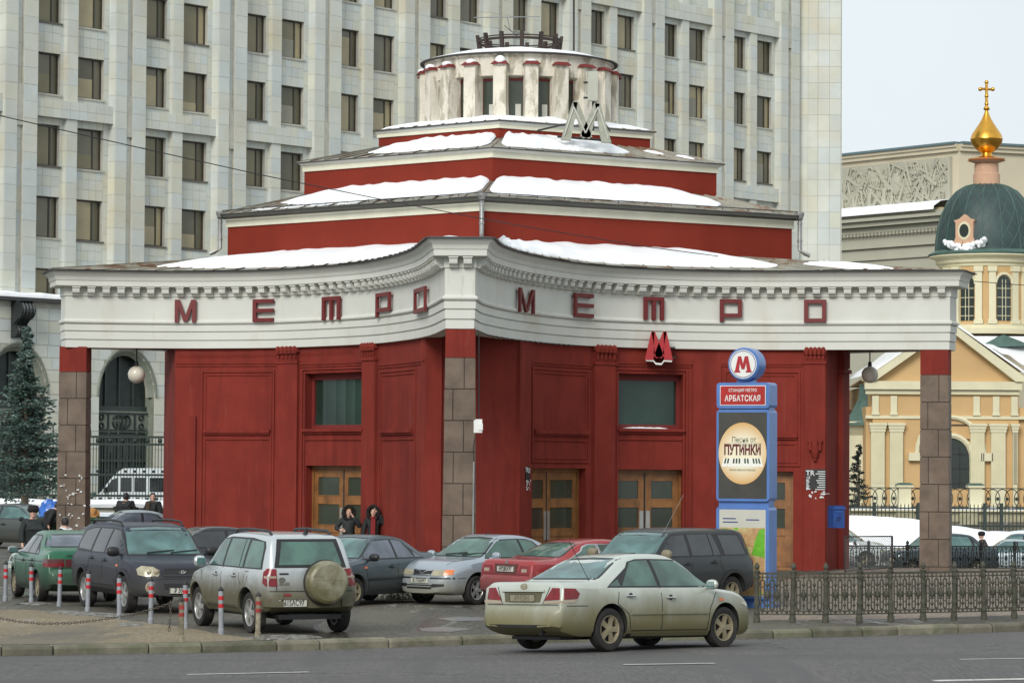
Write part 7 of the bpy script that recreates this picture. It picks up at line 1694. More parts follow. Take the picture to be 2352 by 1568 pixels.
def person(label, pos, yaw, h, coat, lean=0., head_yaw=0., arms=None, hood=None, hat=None, hair=None, scarf=None, collar=None, group=None, wide=1.0):
    """local frame: x right, y forward (the way they face), z up"""
    M = TR(pos[0], pos[1], pos[2], yaw); P = thing('person', label, 'person', M, group); k = h / 1.72
    arms = arms or {}
    sl = sin(lean); cl = cos(lean)
    def T(x, y, z):                                  # bend the upper body forward at the hips
        z *= k; x *= k; y *= k; zh = .92 * k
        if z > zh: dz = z - zh; return (x, y * cl + dz * sl, zh + dz * cl - y * sl)
        return (x, y, z)
    hips, chest, sh, nk, hd = (0, 0, .96), (0, .0, 1.22), (0, -.01, 1.38), (0, .01, 1.47), (0, .03, 1.58)
    def arm(s):
        a = arms.get('L' if s < 0 else 'R', ((.27, .0, 1.12), (.27, .08, .86)))
        return (s * .185, -.01, 1.385), (s * a[0][0], a[0][1], a[0][2]), (s * a[1][0], a[1][1], a[1][2])
    V_ = [(T(*hips), .13 * k), (T(*chest), .125 * k), (T(*sh), .10 * k), (T(*nk), .052 * k), (T(0, .025, 1.545), .082 * k), (T(0, .03, 1.62), (.078 * k, .096 * k)), (T(0, .02, 1.69), .06 * k)]; E_ = [(0, 1), (1, 2), (2, 3), (3, 4), (4, 5), (5, 6)]
    for s in (-1, 1):
        A = arm(s); b0 = len(V_); V_ += [(T(*A[0]), .055 * k), (T(*A[1]), .042 * k), (T(*A[2]), .030 * k)]; E_ += [(2, b0), (b0, b0 + 1), (b0 + 1, b0 + 2)]
        d = (V(A[2]) - V(A[1])).normalized(); hv = V(A[2]) + d * .085; V_.append((T(*hv), (.042 * k, .020 * k))); E_.append((b0 + 2, b0 + 3))
        l0 = len(V_); V_ += [(T(s * .10, 0, .88), .09 * k), (T(s * .11, .01, .50), .058 * k), (T(s * .11, -.02, .10), .040 * k), (T(s * .115, .12, .045), .038 * k)]; E_ += [(0, l0), (l0, l0 + 1), (l0 + 1, l0 + 2), (l0 + 2, l0 + 3)]
    body = skin('body', V_, E_, K['skin'], M, P)
    fg = MB(lambda x, y, z: M @ V(T(x, y, z)))       # fingers, curled a little
    for s in (-1, 1):
        A = arm(s); d = (V(A[2]) - V(A[1])).normalized(); sd = d.cross(V((0, 1, 0))); sd = sd.normalized() if sd.length > .2 else V((1, 0, 0)); up = d.cross(sd).normalized(); b0 = V(A[2]) + d * .10
        for j, (o, l) in enumerate(((-.030, .062), (-.010, .075), (.010, .07), (.028, .055))): p = b0 + sd * o; fg.tube([p, p + d * l * .6, p + d * l + up * .02], [.0095, .0085, .006], 6)
        p = V(A[2]) + d * .05 - sd * .034; fg.tube([p, p - sd * .03 + d * .03, p - sd * .034 + d * .06], [.012, .010, .007], 6)
    fg.build('fingers', K['skin'], body, 60)
    HM = Matrix.Translation(V(T(0, .03, 1.60))) @ Matrix.Rotation(head_yaw, 4, 'Z') @ Matrix.Rotation(-lean * .6, 4, 'X')
    hf = lambda x, y, z: M @ (HM @ (V((x, y, z)) * k))
    b = MB(hf); b.ball((0, 0, 0), .098, 16, 12, (.80, .98, 1.22)); b.lathe([(.001, -.05), (.012, -.03), (.016, 0), (.008, .02), (.001, .03)], 8, (0, .098, -.012)); b.ball((0, .07, -.085), .035, 8, 6)
    for s in (-1, 1): b.ball((s * .078, -.01, -.01), .022, 8, 6, (.5, 1, 1.4))
    b.build('face', K['skin'], body, 60)
    b = MB(hf)
    for s in (-1, 1): b.ball((s * .030, .088, .018), .0105, 8, 6, (1.3, .7, .7)); b.box(s * .030 - .016, s * .030 + .016, .085, .097, .040, .046)
    b.build('eyes', K['eye'], body); b = MB(hf); b.box(-.023, .023, .086, .099, -.058, -.048); b.build('mouth', K['lips'], body)
    # coat over torso, arms, hips
    g = 1.0 * wide; V_ = [(T(0, 0, 1.0), .185 * k * g), (T(0, .01, 1.20), .185 * k * g), (T(0, -.01, 1.34), (.17 * k * g, .135 * k)), (T(0, 0, 1.44), .085 * k)]; E_ = [(0, 1), (1, 2), (2, 3)]
    V_.append(((T(0, 0, .72)), .20 * k * g)); E_.append((0, 4))
    for s in (-1, 1):
        A = arm(s); b0 = len(V_); V_ += [(T(*A[0]), .092 * k * g), (T(*A[1]), .078 * k * g), (T(*(V(A[1]).lerp(V(A[2]), .92))), .058 * k * g)]; E_ += [(2, b0), (b0, b0 + 1), (b0 + 1, b0 + 2)]
    skin('coat', V_, E_, coat, M, P)
    V_ = [(T(0, 0, .86), .12 * k)]; E_ = []
    for s in (-1, 1): l0 = len(V_); V_ += [(T(s * .10, 0, .78), .105 * k), (T(s * .11, .01, .48), .08 * k), (T(s * .11, -.02, .10), .065 * k)]; E_ += [(0, l0), (l0, l0 + 1), (l0 + 1, l0 + 2)]
    skin('trousers', V_, E_, K['trous'], M, P)
    b = MB(lambda x, y, z: M @ V(T(x, y, z)))
    for s in (-1, 1): b.prism([(-.10, 0), (.20, 0), (.19, .05), (.08, .10), (.06, .22), (-.09, .22)], s * .115 - .05, s * .115 + .05, ax='x')
    b.build('boots', K['trim'], P, 40)
    if hood:
        b = MB(hf); rr = random.Random(len(label)); pts = [(.150 * cos(t), .05 + rr.uniform(-.01, .01), -.015 + .185 * sin(t)) for t in [2 * pi * j / 26 for j in range(26)]]; b.tube(pts, [.05 * rr.uniform(.85, 1.2) for _ in pts], 8, closed=True); b.build('hood_fur', hood, P, 60)
        b = MB(hf); b.lathe([(.145, -.10), (.165, -.05), (.16, .03), (.12, .10), (.06, .135), (.001, .145)], 18, (0, 0, 0), Matrix.Translation((0, -.02, -.01)) @ Matrix.Rotation(pi / 2, 4, 'X') @ Matrix.Diagonal((1, 1.25, 1, 1))); b.build('hood', coat, P, 60)
    if hat:
        b = MB(hf); b.lathe([(.10, .02), (.125, .05), (.130, .11), (.115, .17), (.06, .19), (.001, .195)], 18, (0, -.005, -.02), Matrix.Diagonal((1, 1.1, 1, 1))); b.tube([(.098 * cos(t), .105 * sin(t), .065) for t in [2 * pi * j / 20 for j in range(20)]], .045, 8, closed=True); b.build('fur_hat', hat, P, 60)
    if hair:
        b = MB(hf); b.lathe([(.088, -.07), (.102, -.02), (.104, .04), (.085, .095), (.045, .125), (.001, .132)], 18, (0, -.012, 0), Matrix.Diagonal((.92, 1.02, 1, 1)), radians(150), radians(390)); b.ball((0, -.02, .055), .098, 14, 8, (.88, 1.0, .85)); b.build('hair', hair, P, 60)
    b2 = MB(lambda x, y, z: M @ V(T(x, y, z)))
    if scarf: b2.tube([(.095 * cos(t), .02 + .085 * sin(t), 1.455) for t in [2 * pi * j / 14 for j in range(14)]], .035, 7, closed=True); b2.prism([(-.06, 1.43), (.06, 1.43), (.075, .96), (-.05, .93)], .165 * wide, .205 * wide); b2.build('scarf', scarf, P, 50)
    if collar: b2.tube([(.14 * cos(t), -.03 + .11 * sin(t), 1.42 + .03 * sin(t)) for t in [2 * pi * j / 16 for j in range(16)]], .052, 8, closed=True); b2.build('collar', collar, P, 60)
    return P
up_ = lambda e, w: (e, w)
def spot(x, y, Y): p = at(x, y, Y); return (p.x, Y, 0)
F = pi   # facing the camera
person('blond woman in a black fur hooded jacket, hand at her face by the left door', spot(801, 1200, 81.2), F, 1.66, K['coatn'], arms={'L': ((.33, .06, 1.20), (.10, .13, 1.52)), 'R': ((.36, .02, 1.16), (.20, .20, 1.12))}, hood=K['fur'], hair=K['blond'], head_yaw=radians(8), group='women by the left door')
person('woman in a black coat and red scarf holding her hood beside the left door', spot(858, 1200, 81.0), F, 1.67, K['coatb'], arms={'L': ((.34, .05, 1.26), (.12, .08, 1.60)), 'R': ((.27, .02, 1.12), (.27, .08, .86))}, hood=K['fur'], hair=K['hairb'], scarf=K['redcl'], head_yaw=radians(-10), group='women by the left door')
person('man in a round black fur hat and dark jacket standing behind the green sedan', spot(75, 1200, 72.0), F + .5, 1.76, K['coatn'], hat=K['fur'], head_yaw=radians(-25), wide=1.1)
person('person in a dark coat bending over beside the blue bag and the left column', spot(103, 1200, 94.4), radians(-75), 1.72, K['coatb'], lean=radians(34), hair=K['hairb'], wide=1.15)
person('dark haired person in a white scarf just in front of the left stone column', spot(150, 1200, 70.6), radians(60), 1.54, K['coatb'], hair=K['hairb'], collar=K['whitecl'], wide=.95)
person('man in black coat with tan fur hood seen from behind before the white van', spot(289, 1150, 100), radians(-20), 1.84, K['coatb'], hat=None, hair=K['hairb'], collar=K['tanfur'], wide=1.6)
person('man in an open black jacket with red scarf turning sideways at the red wall corner', spot(352, 1150, 100), radians(150), 1.84, K['coatb'], hair=K['hairb'], scarf=K['redcl'], collar=K['tanfur'], head_yaw=radians(40), wide=1.35)
_p = at(2256, 1230, 121)
person('person in a brown puffer jacket with a black hat walking behind the black railing', (_p.x, 121, gz(_p.x, 121)), radians(70), 1.74, K['brown'], hat=K['fur'], wide=1.15)
# ================================================================ bollards and chain
K['bol'] = mat('grey_bollard_paint', (.27, .285, .31), .5, .1, var=.15, sc=9); K['bolred'] = mat('bollard_red_band', (.45, .015, .02), .45, var=.15, sc=9); K['bold'] = mat('dirty_bollard', (.25, .225, .16), .75, var=.3, sc=9, c2=(.13, .11, .07), t=(.45, .65), c2sc=6); K['bolredd'] = mat('dirty_red_band', (.28, .03, .025), .7, var=.3, sc=9)
def bollard(x, yb, yt, dirty, label):
    p = on(x, yb, .004); h = at(x, yt, p.y).z; M = TR(p.x, p.y, 0, 0, radians(random.uniform(-1, 1)), radians(random.uniform(-1.2, 1.2)))
    t = thing('bollard', label, 'bollard', (p.x, p.y, 0), 'bollards along the parking lot edge'); r = .042; k = h / .80
    b = MB(); b.lathe([(r, 0), (r, .72 * k), (r * .98, .735 * k)], 20, (0, 0, 0), M); b.lathe([(r * 1.22, 0), (r * 1.22, .09), (r, .10)], 20, (0, 0, 0), M); b.build('post', K['bold'] if dirty else K['bol'], t, 40)
    for z in (.61, .48):
        b = MB(); b.lathe([(r + .002, z * k - .032), (r + .0035, z * k - .031), (r + .0035, z * k + .031), (r + .002, z * k + .032)], 20, (0, 0, 0), M); b.build('red_band', K['bolredd'] if dirty else K['bolred'], t, 40)
    b = MB(); b.lathe([(r * 1.05, .725 * k), (r * 1.08, .745 * k), (r * .95, .765 * k), (r * .5, .775 * k), (r * .38, .795 * k), (.001, .80 * k)], 20, (0, 0, 0), M); b.build('cap', K['trim'] if not dirty else K['dark'], t, 40)
    return p, h
for (x, yb, yt, l) in ((12, 1379, 1287, 'grey red-banded bollard at the left picture edge before the front wheel of the green sedan'), (72, 1384, 1292, 'grey red-banded bollard before the green sedan door, second from the left'), (136, 1391.5, 1298, 'grey red-banded bollard below the green sedan taillight'), (201, 1405.5, 1307, 'grey red-banded bollard at the rear wheel of the dark blue off-road car'),
                       (274, 1420, 1317, 'grey red-banded bollard at the front wheel of the dark blue off-road car'), (346.5, 1431, 1324, 'grey red-banded bollard in front of the dark blue car bumper fog lamp'), (426.5, 1442, 1332, 'grey red-banded bollard at the front wheel of the silver off-road car behind the chain post'), (508, 1456, 1346, 'grey red-banded bollard in front of the silver off-road car door')): bollard(x, yb, yt, False, l)
bollard(592, 1464, 1359, True, 'dirty brown red-banded bollard at the rear wheel of the silver off-road car')
bp, bh = bollard(416, 1472.5, 1369, True, 'dirty brown bollard nearest the kerb that holds the end of the chain')
chn = thing('chain', 'rusty chain hanging from the dirty bollard and sagging away to the left edge', 'chain', (bp.x, bp.y, .6))
pts = [at(x, y, bp.y + dy) for x, y, dy in ((413, 1378, -.03), (392, 1384, 0), (360, 1395, .1), (318, 1406.5, .2), (270, 1416.5, .35), (221, 1424, .5), (160, 1430, .7), (95, 1431.5, .9), (40, 1426, 1.1), (-10, 1417, 1.25), (-50, 1405, 1.4))]
lk = MB(); lk.tube([(.024 * cos(t) + (.014 if cos(t) > 0 else -.014), .016 * sin(t), 0) for t in [2 * pi * (k + .5) / 12 for k in range(12)]], .0058, 6, closed=True)
lp_ = lk.build('link', mat('rusty_chain', (.10, .085, .065), .6, .4, var=.3, sc=30, obj=True), None, 60)
def lay(pts, step=.058):
    n = 0; carry = 0
    for a, b_ in zip(pts, pts[1:]):
        L = (b_ - a).length; u = carry
        while u < L:
            p = a.lerp(b_, u / L); d = (b_ - a).normalized(); q = d.to_track_quat('X', 'Z').to_matrix().to_4x4(); M = Matrix.Translation(p) @ q @ Matrix.Rotation((n % 2) * pi / 2 + random.uniform(-.2, .2), 4, 'X')
            place(lp_, chn, wm(chn).inverted() @ M); n += 1; u += step
        carry = u - L
lay(pts); q = pts[1]; lay([q, q + V((.0, 0, -.16)), q + V((-.02, 0, -.42))]); lay([V((bp.x, bp.y - .05, pts[0].z)) + V((.048 * cos(t), .05 - .048 * sin(t), 0)) for t in [pi * j / 5 for j in range(6)]])
bpy.data.objects.remove(lp_)
# ================================================================ ornate railings
def fence_protos(m, sc=1.0, H=1.09):
    b = MB(); k = H / 1.09; pr = [(.062, 0), (.062, .10), (.052, .11), (.052, .16), (.058, .17), (.050, .20), (.045, .30), (.058, .33), (.05, .36), (.043, .40), (.043, .66), (.055, .69), (.045, .72), (.046, .78), (.058, .80), (.058, .84), (.046, .85), (.046, .90), (.060, .91), (.060, .935), (.03, .945), (.026, .955), (.045, .98), (.050, 1.005), (.044, 1.03), (.026, 1.06), (.008, 1.085), (.001, 1.09)]
    b.lathe([(r, z * k) for r, z in pr], 14); post = b.build('post', m, None, 40)
    b = MB(); zc, hh = .50 * k, .27 * k; pts = []
    for j in range(18):
        t = 2 * pi * j / 18; s = sin(t); pts.append((.036 * cos(t), 0, zc + (hh - .036) * (1 if s > 0 else -1) + .036 * s))
    b.tube(pts, .0165, 6, closed=True); b.tube([(0, 0, zc + hh), (0, 0, .86 * k)], .014, 5); b.tube([(0, 0, zc - hh), (0, 0, .16 * k)], .014, 5); b.box(-.045, .045, -.014, .014, zc - .012, zc + .012); b.box(-.04, .04, -.014, .014, zc + .13 * k, zc + .15 * k); b.box(-.04, .04, -.014, .014, zc - .15 * k, zc - .13 * k); loop = b.build('loop', m, None, 50)
    b = MB(); b.lathe([(.010, .16 * k), (.03, .19 * k), (.010, .22 * k), (.012, .28 * k), (.036, .31 * k), (.012, .35 * k), (.014, .42 * k), (.042, .46 * k), (.047, .50 * k), (.042, .54 * k), (.014, .58 * k), (.012, .64 * k), (.038, .68 * k), (.013, .72 * k), (.010, .78 * k), (.024, .82 * k), (.012, .86 * k)], 8)
    for a in (0, 1): b.tube([(-.035, 0, (.40 + .2 * a) * k), (0, .012, (.44 + .12 * a) * k), (.035, 0, (.40 + .2 * a) * k)], .009, 5)
    bal = b.build('baluster', m, None, 50)
    return post, loop, bal
def railing(name, label, posts, m, H=1.09, n=6, cat='railing'):
    fr = thing(name, label, cat, posts[0]); pr, lp, bl_ = fence_protos(m, 1, H); k = H / 1.09; W0 = wm(fr).inverted()
    for i, p in enumerate(posts): place(pr, fr, W0 @ (Matrix.Translation(p) @ Matrix.Rotation(random.uniform(-.02, .02), 4, 'Y')))
    for i in range(len(posts) - 1):
        a, c = posts[i], posts[i + 1]; d = (c - a); L = d.length; rz_ = atan2(d.y, d.x)
        for z, r in ((.885, .020), (.815, .012), (.205, .014), (.150, .012)):
            b = MB(); M = TR(a.x, a.y, a.z, rz_) @ Matrix.Rotation(-atan2(c.z - a.z, hypot(d.x, d.y)), 4, 'Y'); b.box(.04, L - .04, -r * .8, r * .8, z * k - r, z * k + r, M=M); b.build('rail', m, fr)
        nn = max(2, round((L - .1) / (.098 if n == 6 else .12)))
        for j in range(nn):
            f = (.06 + (L - .12) * (j + .5) / nn) / L; place(lp if j % 2 == 0 else bl_, fr, W0 @ (TR(*a.lerp(c, f), rz_)))
    for o in (pr, lp, bl_): bpy.data.objects.remove(o)
    return fr
fp = [on(x, y, .004) for x, y in ((1738, 1428.5), (1820, 1429), (1896, 1429), (1973.5, 1428), (2046, 1426), (2120, 1424.3), (2191, 1422.8), (2260, 1421.2), (2329.5, 1419.4), (2398, 1417.5))]
railing('iron_railing', 'dusty ornate cast iron railing with acorn finials along the pavement behind the kerb', fp, K['castiron'], 1.09)
bk = []
for x in (1908, 1997, 2086, 2172, 2257, 2336, 2416): q = at(x, 1300, 86.2); bk.append(V((q.x, 86.2 + (x - 1900) * .001, -.12)))
railing('iron_railing', 'black ornate iron railing behind the right stone column at the top of the slope', bk, K['blackiron'], .90, 7)
# wire mesh barrier by the red wall
q0, q1 = on(1941, 1318, 0), on(2049, 1309, 0); bz = at(1941, 1232, q0.y).z
br = thing('mesh_barrier', 'low barrier of brown frame and wire mesh at the right end of the red wall', 'barrier', q0); d = (q1 - q0)
b = MB(); b.tube([q0, q0 + V((-.02, 0, bz))], .02, 6); b.tube([q1, q1 + V((0, 0, bz - .05))], .03, 6); b.tube([q0 + V((-.02, 0, bz)), q1 + V((0, 0, bz - .05))], .02, 6); b.tube([q0 + V((0, 0, .08)), q1 + V((0, 0, .08))], .015, 6); b.build('frame', K['crown'], br)
b = MB(); n = 26
for k in range(-12, n):
    for sg in (0, 1):
        u0, u1 = k / n, (k + 12) / n; z0, z1 = (.08, bz - .05) if sg == 0 else (bz - .05, .08)
        if u0 < 0: z0 += (z1 - z0) * (-u0) / (u1 - u0); u0 = 0
        if u1 > 1: z1 = z0 + (z1 - z0) * (1 - u0) / (u1 - u0); u1 = 1
        b.tube([q0 + d * u0 + V((0, 0, z0)), q0 + d * u1 + V((0, 0, z1))], .004, 3)
b.build('wire_mesh', K['grey'], br, kind='stuff')
# dirty snow heap between the parked cars
def heap(x, y, w_, d_, h_, n, label, m, seed=1):
    b = MB(); rr = random.Random(seed); c = on(x, y, 0)
    for k in range(n):
        a = rr.random() * 2 * pi; r = sqrt(rr.random()); s = rr.uniform(.035, .10); zz = h_ * (1 - r * r) * rr.uniform(.4, 1); b.ball((c.x + w_ * r * cos(a), c.y + d_ * r * sin(a), max(.02, zz)), s, 6, 4, (rr.uniform(.8, 1.3), 1, rr.uniform(.6, 1)))
    return tag(b.build('snow_heap', m, None, 0, kind='stuff'), label)
heap(918, 1374, .55, .35, .16, 170, 'heap of dirty snow lumps between the grey and silver sedans', mat('lumpy_snow', (.50, .47, .38), .8, var=.3, sc=8, bump=.6, bsc=25))
def patchsnow(pts, label, h=.02, seed=2, m=None):
    b = MB(); c = [on(x, y, .006) for x, y in pts]; n = len(c); ce = sum(c, V((0, 0, 0))) / n; R = []
    for f, z in ((1, 0), (.92, .6), (.7, 1), (.35, .9), (.02, 1)):
        row = []
        for k in range(n * 6):
            i, t = divmod(k, 6); q = c[i].lerp(c[(i + 1) % n], t / 6); q = ce.lerp(q, f * (1 + .16 * sn(k * .9, seed))); row.append((q.x, q.y, .006 + h * z * (1 + .6 * sn(q.x * 4, q.y * 4, seed))))
        R.append(row + [row[0]])
    b.grid(R); tag(b.build('ground_snow', m or K['dsnow'], None, 60, kind='stuff'), label)
patchsnow([(560, 1465), (600, 1459), (660, 1457), (720, 1459), (742, 1463), (690, 1467.5), (610, 1469)], 'grey crust of trodden snow by the kerb under the silver off-road car', .02)
patchsnow([(85, 1403), (150, 1401), (240, 1407), (310, 1411), (270, 1416), (170, 1412)], 'grey streak of old snow in front of the bollards on the left', .015, 5)
patchsnow([(265, 1432), (300, 1428), (335, 1431), (322, 1437), (280, 1437)], 'small patch of ice on the sanded pavement under the chain', .010, 6)
patchsnow([(40, 1384), (90, 1382), (120, 1386), (80, 1390)], 'small patch of snow at the foot of the second bollard', .015, 9)
patchsnow([(1000, 1420), (1050, 1415), (1130, 1417), (1120, 1424), (1040, 1425)], 'pale frozen puddle on the lot behind the moving sedan', .006, 11, mat('ice_film', (.20, .205, .20), .25, var=.2))
patchsnow([(960, 1442), (1020, 1438), (1090, 1443), (1040, 1450), (970, 1449)], 'thin ice film on the lot left of the moving sedan', .006, 12, bpy.data.materials['ice_film'])
# ================================================================ far left: low wall, iron fence, van, tree, market things
lw = thing('low_wall', 'low wall topped with a thick roll of snow at the left behind the cars', 'wall', (-20, 120, 0))
b = MB(); b.box(-30, -13.0, 120, 120.5, 0, 1.08); b.build('wall', K['beige2'], lw)
b = MB(); G = []
for k in range(70): x = -30 + 17 * k / 69; e = .07 * sn(x * .9); G.append([(x, 119.85, 1.07), (x, 119.8, 1.22 + e), (x, 119.95, 1.36 + e), (x, 120.3, 1.40 + e), (x, 120.6, 1.08)])
b.grid(G); b.build('snow', K['snow'], lw, 60, kind='stuff')
sb = MB(); G = []
for k in range(60): x = -34 + 22.5 * k / 59; G.append([(x, 108, .02), (x, 110, .5 + .3 * sn(x * .5)), (x, 113, .85 + .25 * sn(x * .7, 2)), (x, 119, .9)])
sb.grid(G); tag(sb.build('snow_bank', K['snow'], None, 60, kind='stuff'), 'white snow bank behind the parked cars at the left')
fe = thing('iron_fence', 'tall dark green iron fence with spear tips and bosses before the arched doors', 'fence', (-20, 126, 1.1))
YFn = 126.0; zf = lambda y: at(290, y, YFn).z; x0f, x1f = -27, -13.2
zt0, zt1, zb0 = zf(1003), zf(1020), 1.0
bar = MB(); bar.box(-.014, .014, -.014, .014, 0, zt0 - zb0); pb = bar.build('bar', K['greeniron'])
sp_ = MB(); sp_.box(-.018, .018, -.018, .018, 0, zt0 - zb0); sp_.lathe([(.018, zt0 - zb0), (.05, zt0 - zb0 + .12), (.012, zt0 - zb0 + .40), (.001, zt0 - zb0 + .44)], 6); ps = sp_.build('spear_bar', K['greeniron'])
bo = MB(); bo.ball((0, 0, 0), .10, 10, 8); pbo = bo.build('boss', K['greeniron'])
W0 = wm(fe).inverted(); k = 0; x = x0f
while x < x1f:
    place(ps if k % 9 in (0, 3) else pb, fe, W0 @ Matrix.Translation((x, YFn, zb0)))
    if k % 4 == 1: place(pbo, fe, W0 @ Matrix.Translation((x + .065, YFn, (zt0 + zt1) / 2)))
    if k % 3 == 0: place(pbo, fe, W0 @ (Matrix.Translation((x + .065, YFn, zf(1146))) @ Matrix.Scale(.8, 4)))
    if k % 3 == 2: place(pbo, fe, W0 @ (Matrix.Translation((x + .065, YFn, zf(1082))) @ Matrix.Scale(.6, 4)))
    x += .128; k += 1
for z in (zt0, zt1, zf(1090), zf(1138), zf(1154)): b = MB(); b.box(x0f, x1f, YFn - .03, YFn + .03, z - .045, z + .045); b.build('rail', K['greeniron'], fe)
for o in (pb, ps, pbo): bpy.data.objects.remove(o)
# white van behind the fence
vn = thing('van', 'white minivan with three side windows parked behind the iron fence', 'van', (at(330, 1100, 134).x, 134, .45))
VX = at(232, 1100, 134).x; b = MB(); k = 1 / (7000 / 134); vx = lambda x: VX + (x - 232) * 134 / 7000; vz = lambda y: at(300, y, 134).z
b.prism([(vx(226), .7), (vx(226), vz(1138)), (vx(238), vz(1130)), (vx(262), vz(1098)), (vx(276), vz(1084)), (vx(290), vz(1075)), (vx(480), vz(1072)), (vx(486), vz(1080)), (vx(486), .7)], 133.0, 135.0)
b.build('body', mat('van_white', (.62, .68, .70), .35, var=.06, coat=.4), vn)
for pl in ([(244, 1130), (264, 1101), (278, 1096), (278, 1128)], [(284, 1128), (284, 1096), (309, 1096), (309, 1128)], [(315, 1128), (315, 1096), (342, 1096), (342, 1128)], [(350, 1128), (350, 1096), (382, 1096), (382, 1128)], [(390, 1128), (390, 1096), (430, 1096), (430, 1128)]):
    b = MB(); b.prism([(vx(x), vz(y)) for x, y in pl], 132.985, 133.01); b.build('side_window', K['cgd'], vn)
for x in (262, 440): b = MB(); b.lathe([(.001, -.1), (.36, -.1), (.36, .1), (.001, .1)], 24, (0, 0, 0), Matrix.Translation((vx(x), 133.05, .72)) @ Matrix.Rotation(pi / 2, 4, 'X')); b.build('wheel', K['rub'], vn)
b = MB(); b.box(vx(246), vx(252), 132.8, 132.98, vz(1130), vz(1118)); b.build('mirror', K['trim'], vn)
# blue green spruce
def leafm(name, a, c):
    mt, n, P, N, L = nodes(name); P.inputs['Roughness'].default_value = .75; at_ = N('ShaderNodeAttribute'); at_.attribute_name = 'tone'
    L(mix(N, L, mix(N, L, a, c, ramp(N, L, noise(N, L, 1.6, 5), .35, .65)), at_.outputs['Color'], 1.0, 'MULTIPLY'), P.inputs['Base Color']); return mt
K['needle'] = leafm('spruce_needles', (.070, .130, .108), (.18, .25, .225)); K['bark'] = mat('spruce_bark', (.10, .075, .05), .9, var=.4, sc=4, bump=.8, bsc=12)
def spruce(label, base, H, R, z0, seed, nb=140, m=None, prof=lambda t: 1 - t, dens=1.0):
    t = thing('spruce_tree', label, 'tree', base); rr = random.Random(seed); bx, by, bz_ = base
    b = MB(); b.tube([(bx, by, bz_), (bx + .03, by, bz_ + H * .4), (bx, by, bz_ + H * .98)], [H * .022, H * .015, .015], 9); b.build('trunk', K['bark'], t, 60)
    b = MB(); lf = MB()
    for k in range(nb):
        f = (k + rr.random()) / nb; f = f ** .85; z = bz_ + z0 + (H - z0) * f; a = rr.random() * 2 * pi; L = max(.12, R * prof(f) * rr.uniform(.5, 1.2) * (1 + .25 * sin(3 * a + 9 * f))); dr = rr.uniform(.10, .38) * (1 - f * .9)
        dx, dy = cos(a), sin(a); pts = [(bx, by, z), (bx + dx * L * .5, by + dy * L * .5, z - dr * L * .5), (bx + dx * L, by + dy * L, z - dr * L * .55 + .08 * L)]
        b.tube(pts, [.022, .014, .006], 4)
        n = int((6 + 15 * L) * dens)
        for j in range(n):
            u = rr.uniform(.12, 1.03); q = V(pts[0]).lerp(V(pts[1]), u * 2) if u < .5 else V(pts[1]).lerp(V(pts[2]), (u - .5) * 2)
            sp = .22 * L * (1.15 - u) + .06; q = q + V((-dy, dx, 0)) * rr.uniform(-sp, sp) * 1.4 + V((0, 0, rr.uniform(-.10, .05)))
            tn = rr.uniform(.35, 1.5); lf.col = (tn, tn * rr.uniform(.95, 1.08), tn)
            ax = (V((dx, dy, 0)) * rr.uniform(.5, 1) + V((-dy, dx, 0)) * rr.uniform(-.7, .7) + V((0, 0, rr.uniform(-.35, .35)))).normalized(); s1 = ax.cross(V((0, 0, 1))).normalized(); s2 = ax.cross(s1); l = rr.uniform(.12, .22)
            for w_ in range(3):
                t_ = w_ * pi / 3 + rr.random(); sd = s1 * cos(t_) + s2 * sin(t_); wd = .038
                lf.face(lf.p(*(q - ax * l * .5)), lf.p(*(q + sd * wd)), lf.p(*(q + ax * l * .5)), lf.p(*(q - sd * wd)))
    b.build('branches', K['bark'], t); lf.build('crown', m or K['needle'], t, -1 if False else 0); return t
tb = at(56, 1172, 111)
spruce('tall blue green spruce with a dense ragged crown at the far left', (tb.x, 111, .3), at(60, 752, 111).z - .3, 1.85, 1.5, 5, 330, None, lambda f: (.95 - .12 * f if f < .38 else .72 - .45 * (f - .38) / .3 if f < .68 else .27 * (1 - (f - .68) / .34)) + .03, 1.3)
te = at(1972, 1120, 205)
spruce('small dark spruce beside the church at the right end of the red wall', (te.x, 205, -.2), 4.6, 1.5, .4, 9, 70, leafm('dark_needles', (.012, .022, .020), (.03, .05, .045)), lambda f: 1 - f * .9, 1.3)
# market odds and ends behind the cars on the left
sk = thing('skip', 'dark green metal skip behind the left stone column', 'skip', (-13.8, 95, 0)); b = MB(); xa, xb = at(88, 1190, 95).x, at(230, 1190, 95).x; zt_ = at(200, 1187, 95).z
b.box(xa, xb, 95, 96.3, .1, zt_); b.box(xa - .04, xb + .04, 94.95, 96.35, zt_ - .08, zt_); b.build('bin', mat('skip_green', (.01, .055, .018), .6, var=.3, sc=5), sk)
b = MB()
for k in range(6): x = xa + (xb - xa) * (k + .5) / 6; b.box(x - .03, x + .03, 94.96, 95, .12, zt_ - .1)
b.build('rib', mat('skip_rib_green', (.012, .045, .018), .6), sk)
def lump(name, label, cat, x0, x1, y0, y1, Y, m, seed):
    b = MB(); rr = random.Random(seed); p0, p1 = at(x0, y1, Y), at(x1, y0, Y)
    c = V(((p0.x + p1.x) / 2, Y + .3, p0.z)); rx, rz_ = (p1.x - p0.x) / 2, (p1.z - p0.z); P = []
    for i in range(11):
        row = []
        for j in range(25):
            a, e = 2 * pi * j / 24, pi / 2 * i / 10; k = 1 + .28 * MN.noise(V((cos(a) * 2, sin(a) * 2 + seed, e * 3))); row.append((c.x + rx * k * cos(a) * cos(e) ** .6, c.y + .3 * k * sin(a) * cos(e), c.z + rz_ * sin(e) * k))
        P.append(row)
    b.grid(P); return tag(b.build(name, m, None, 40), label, cat)
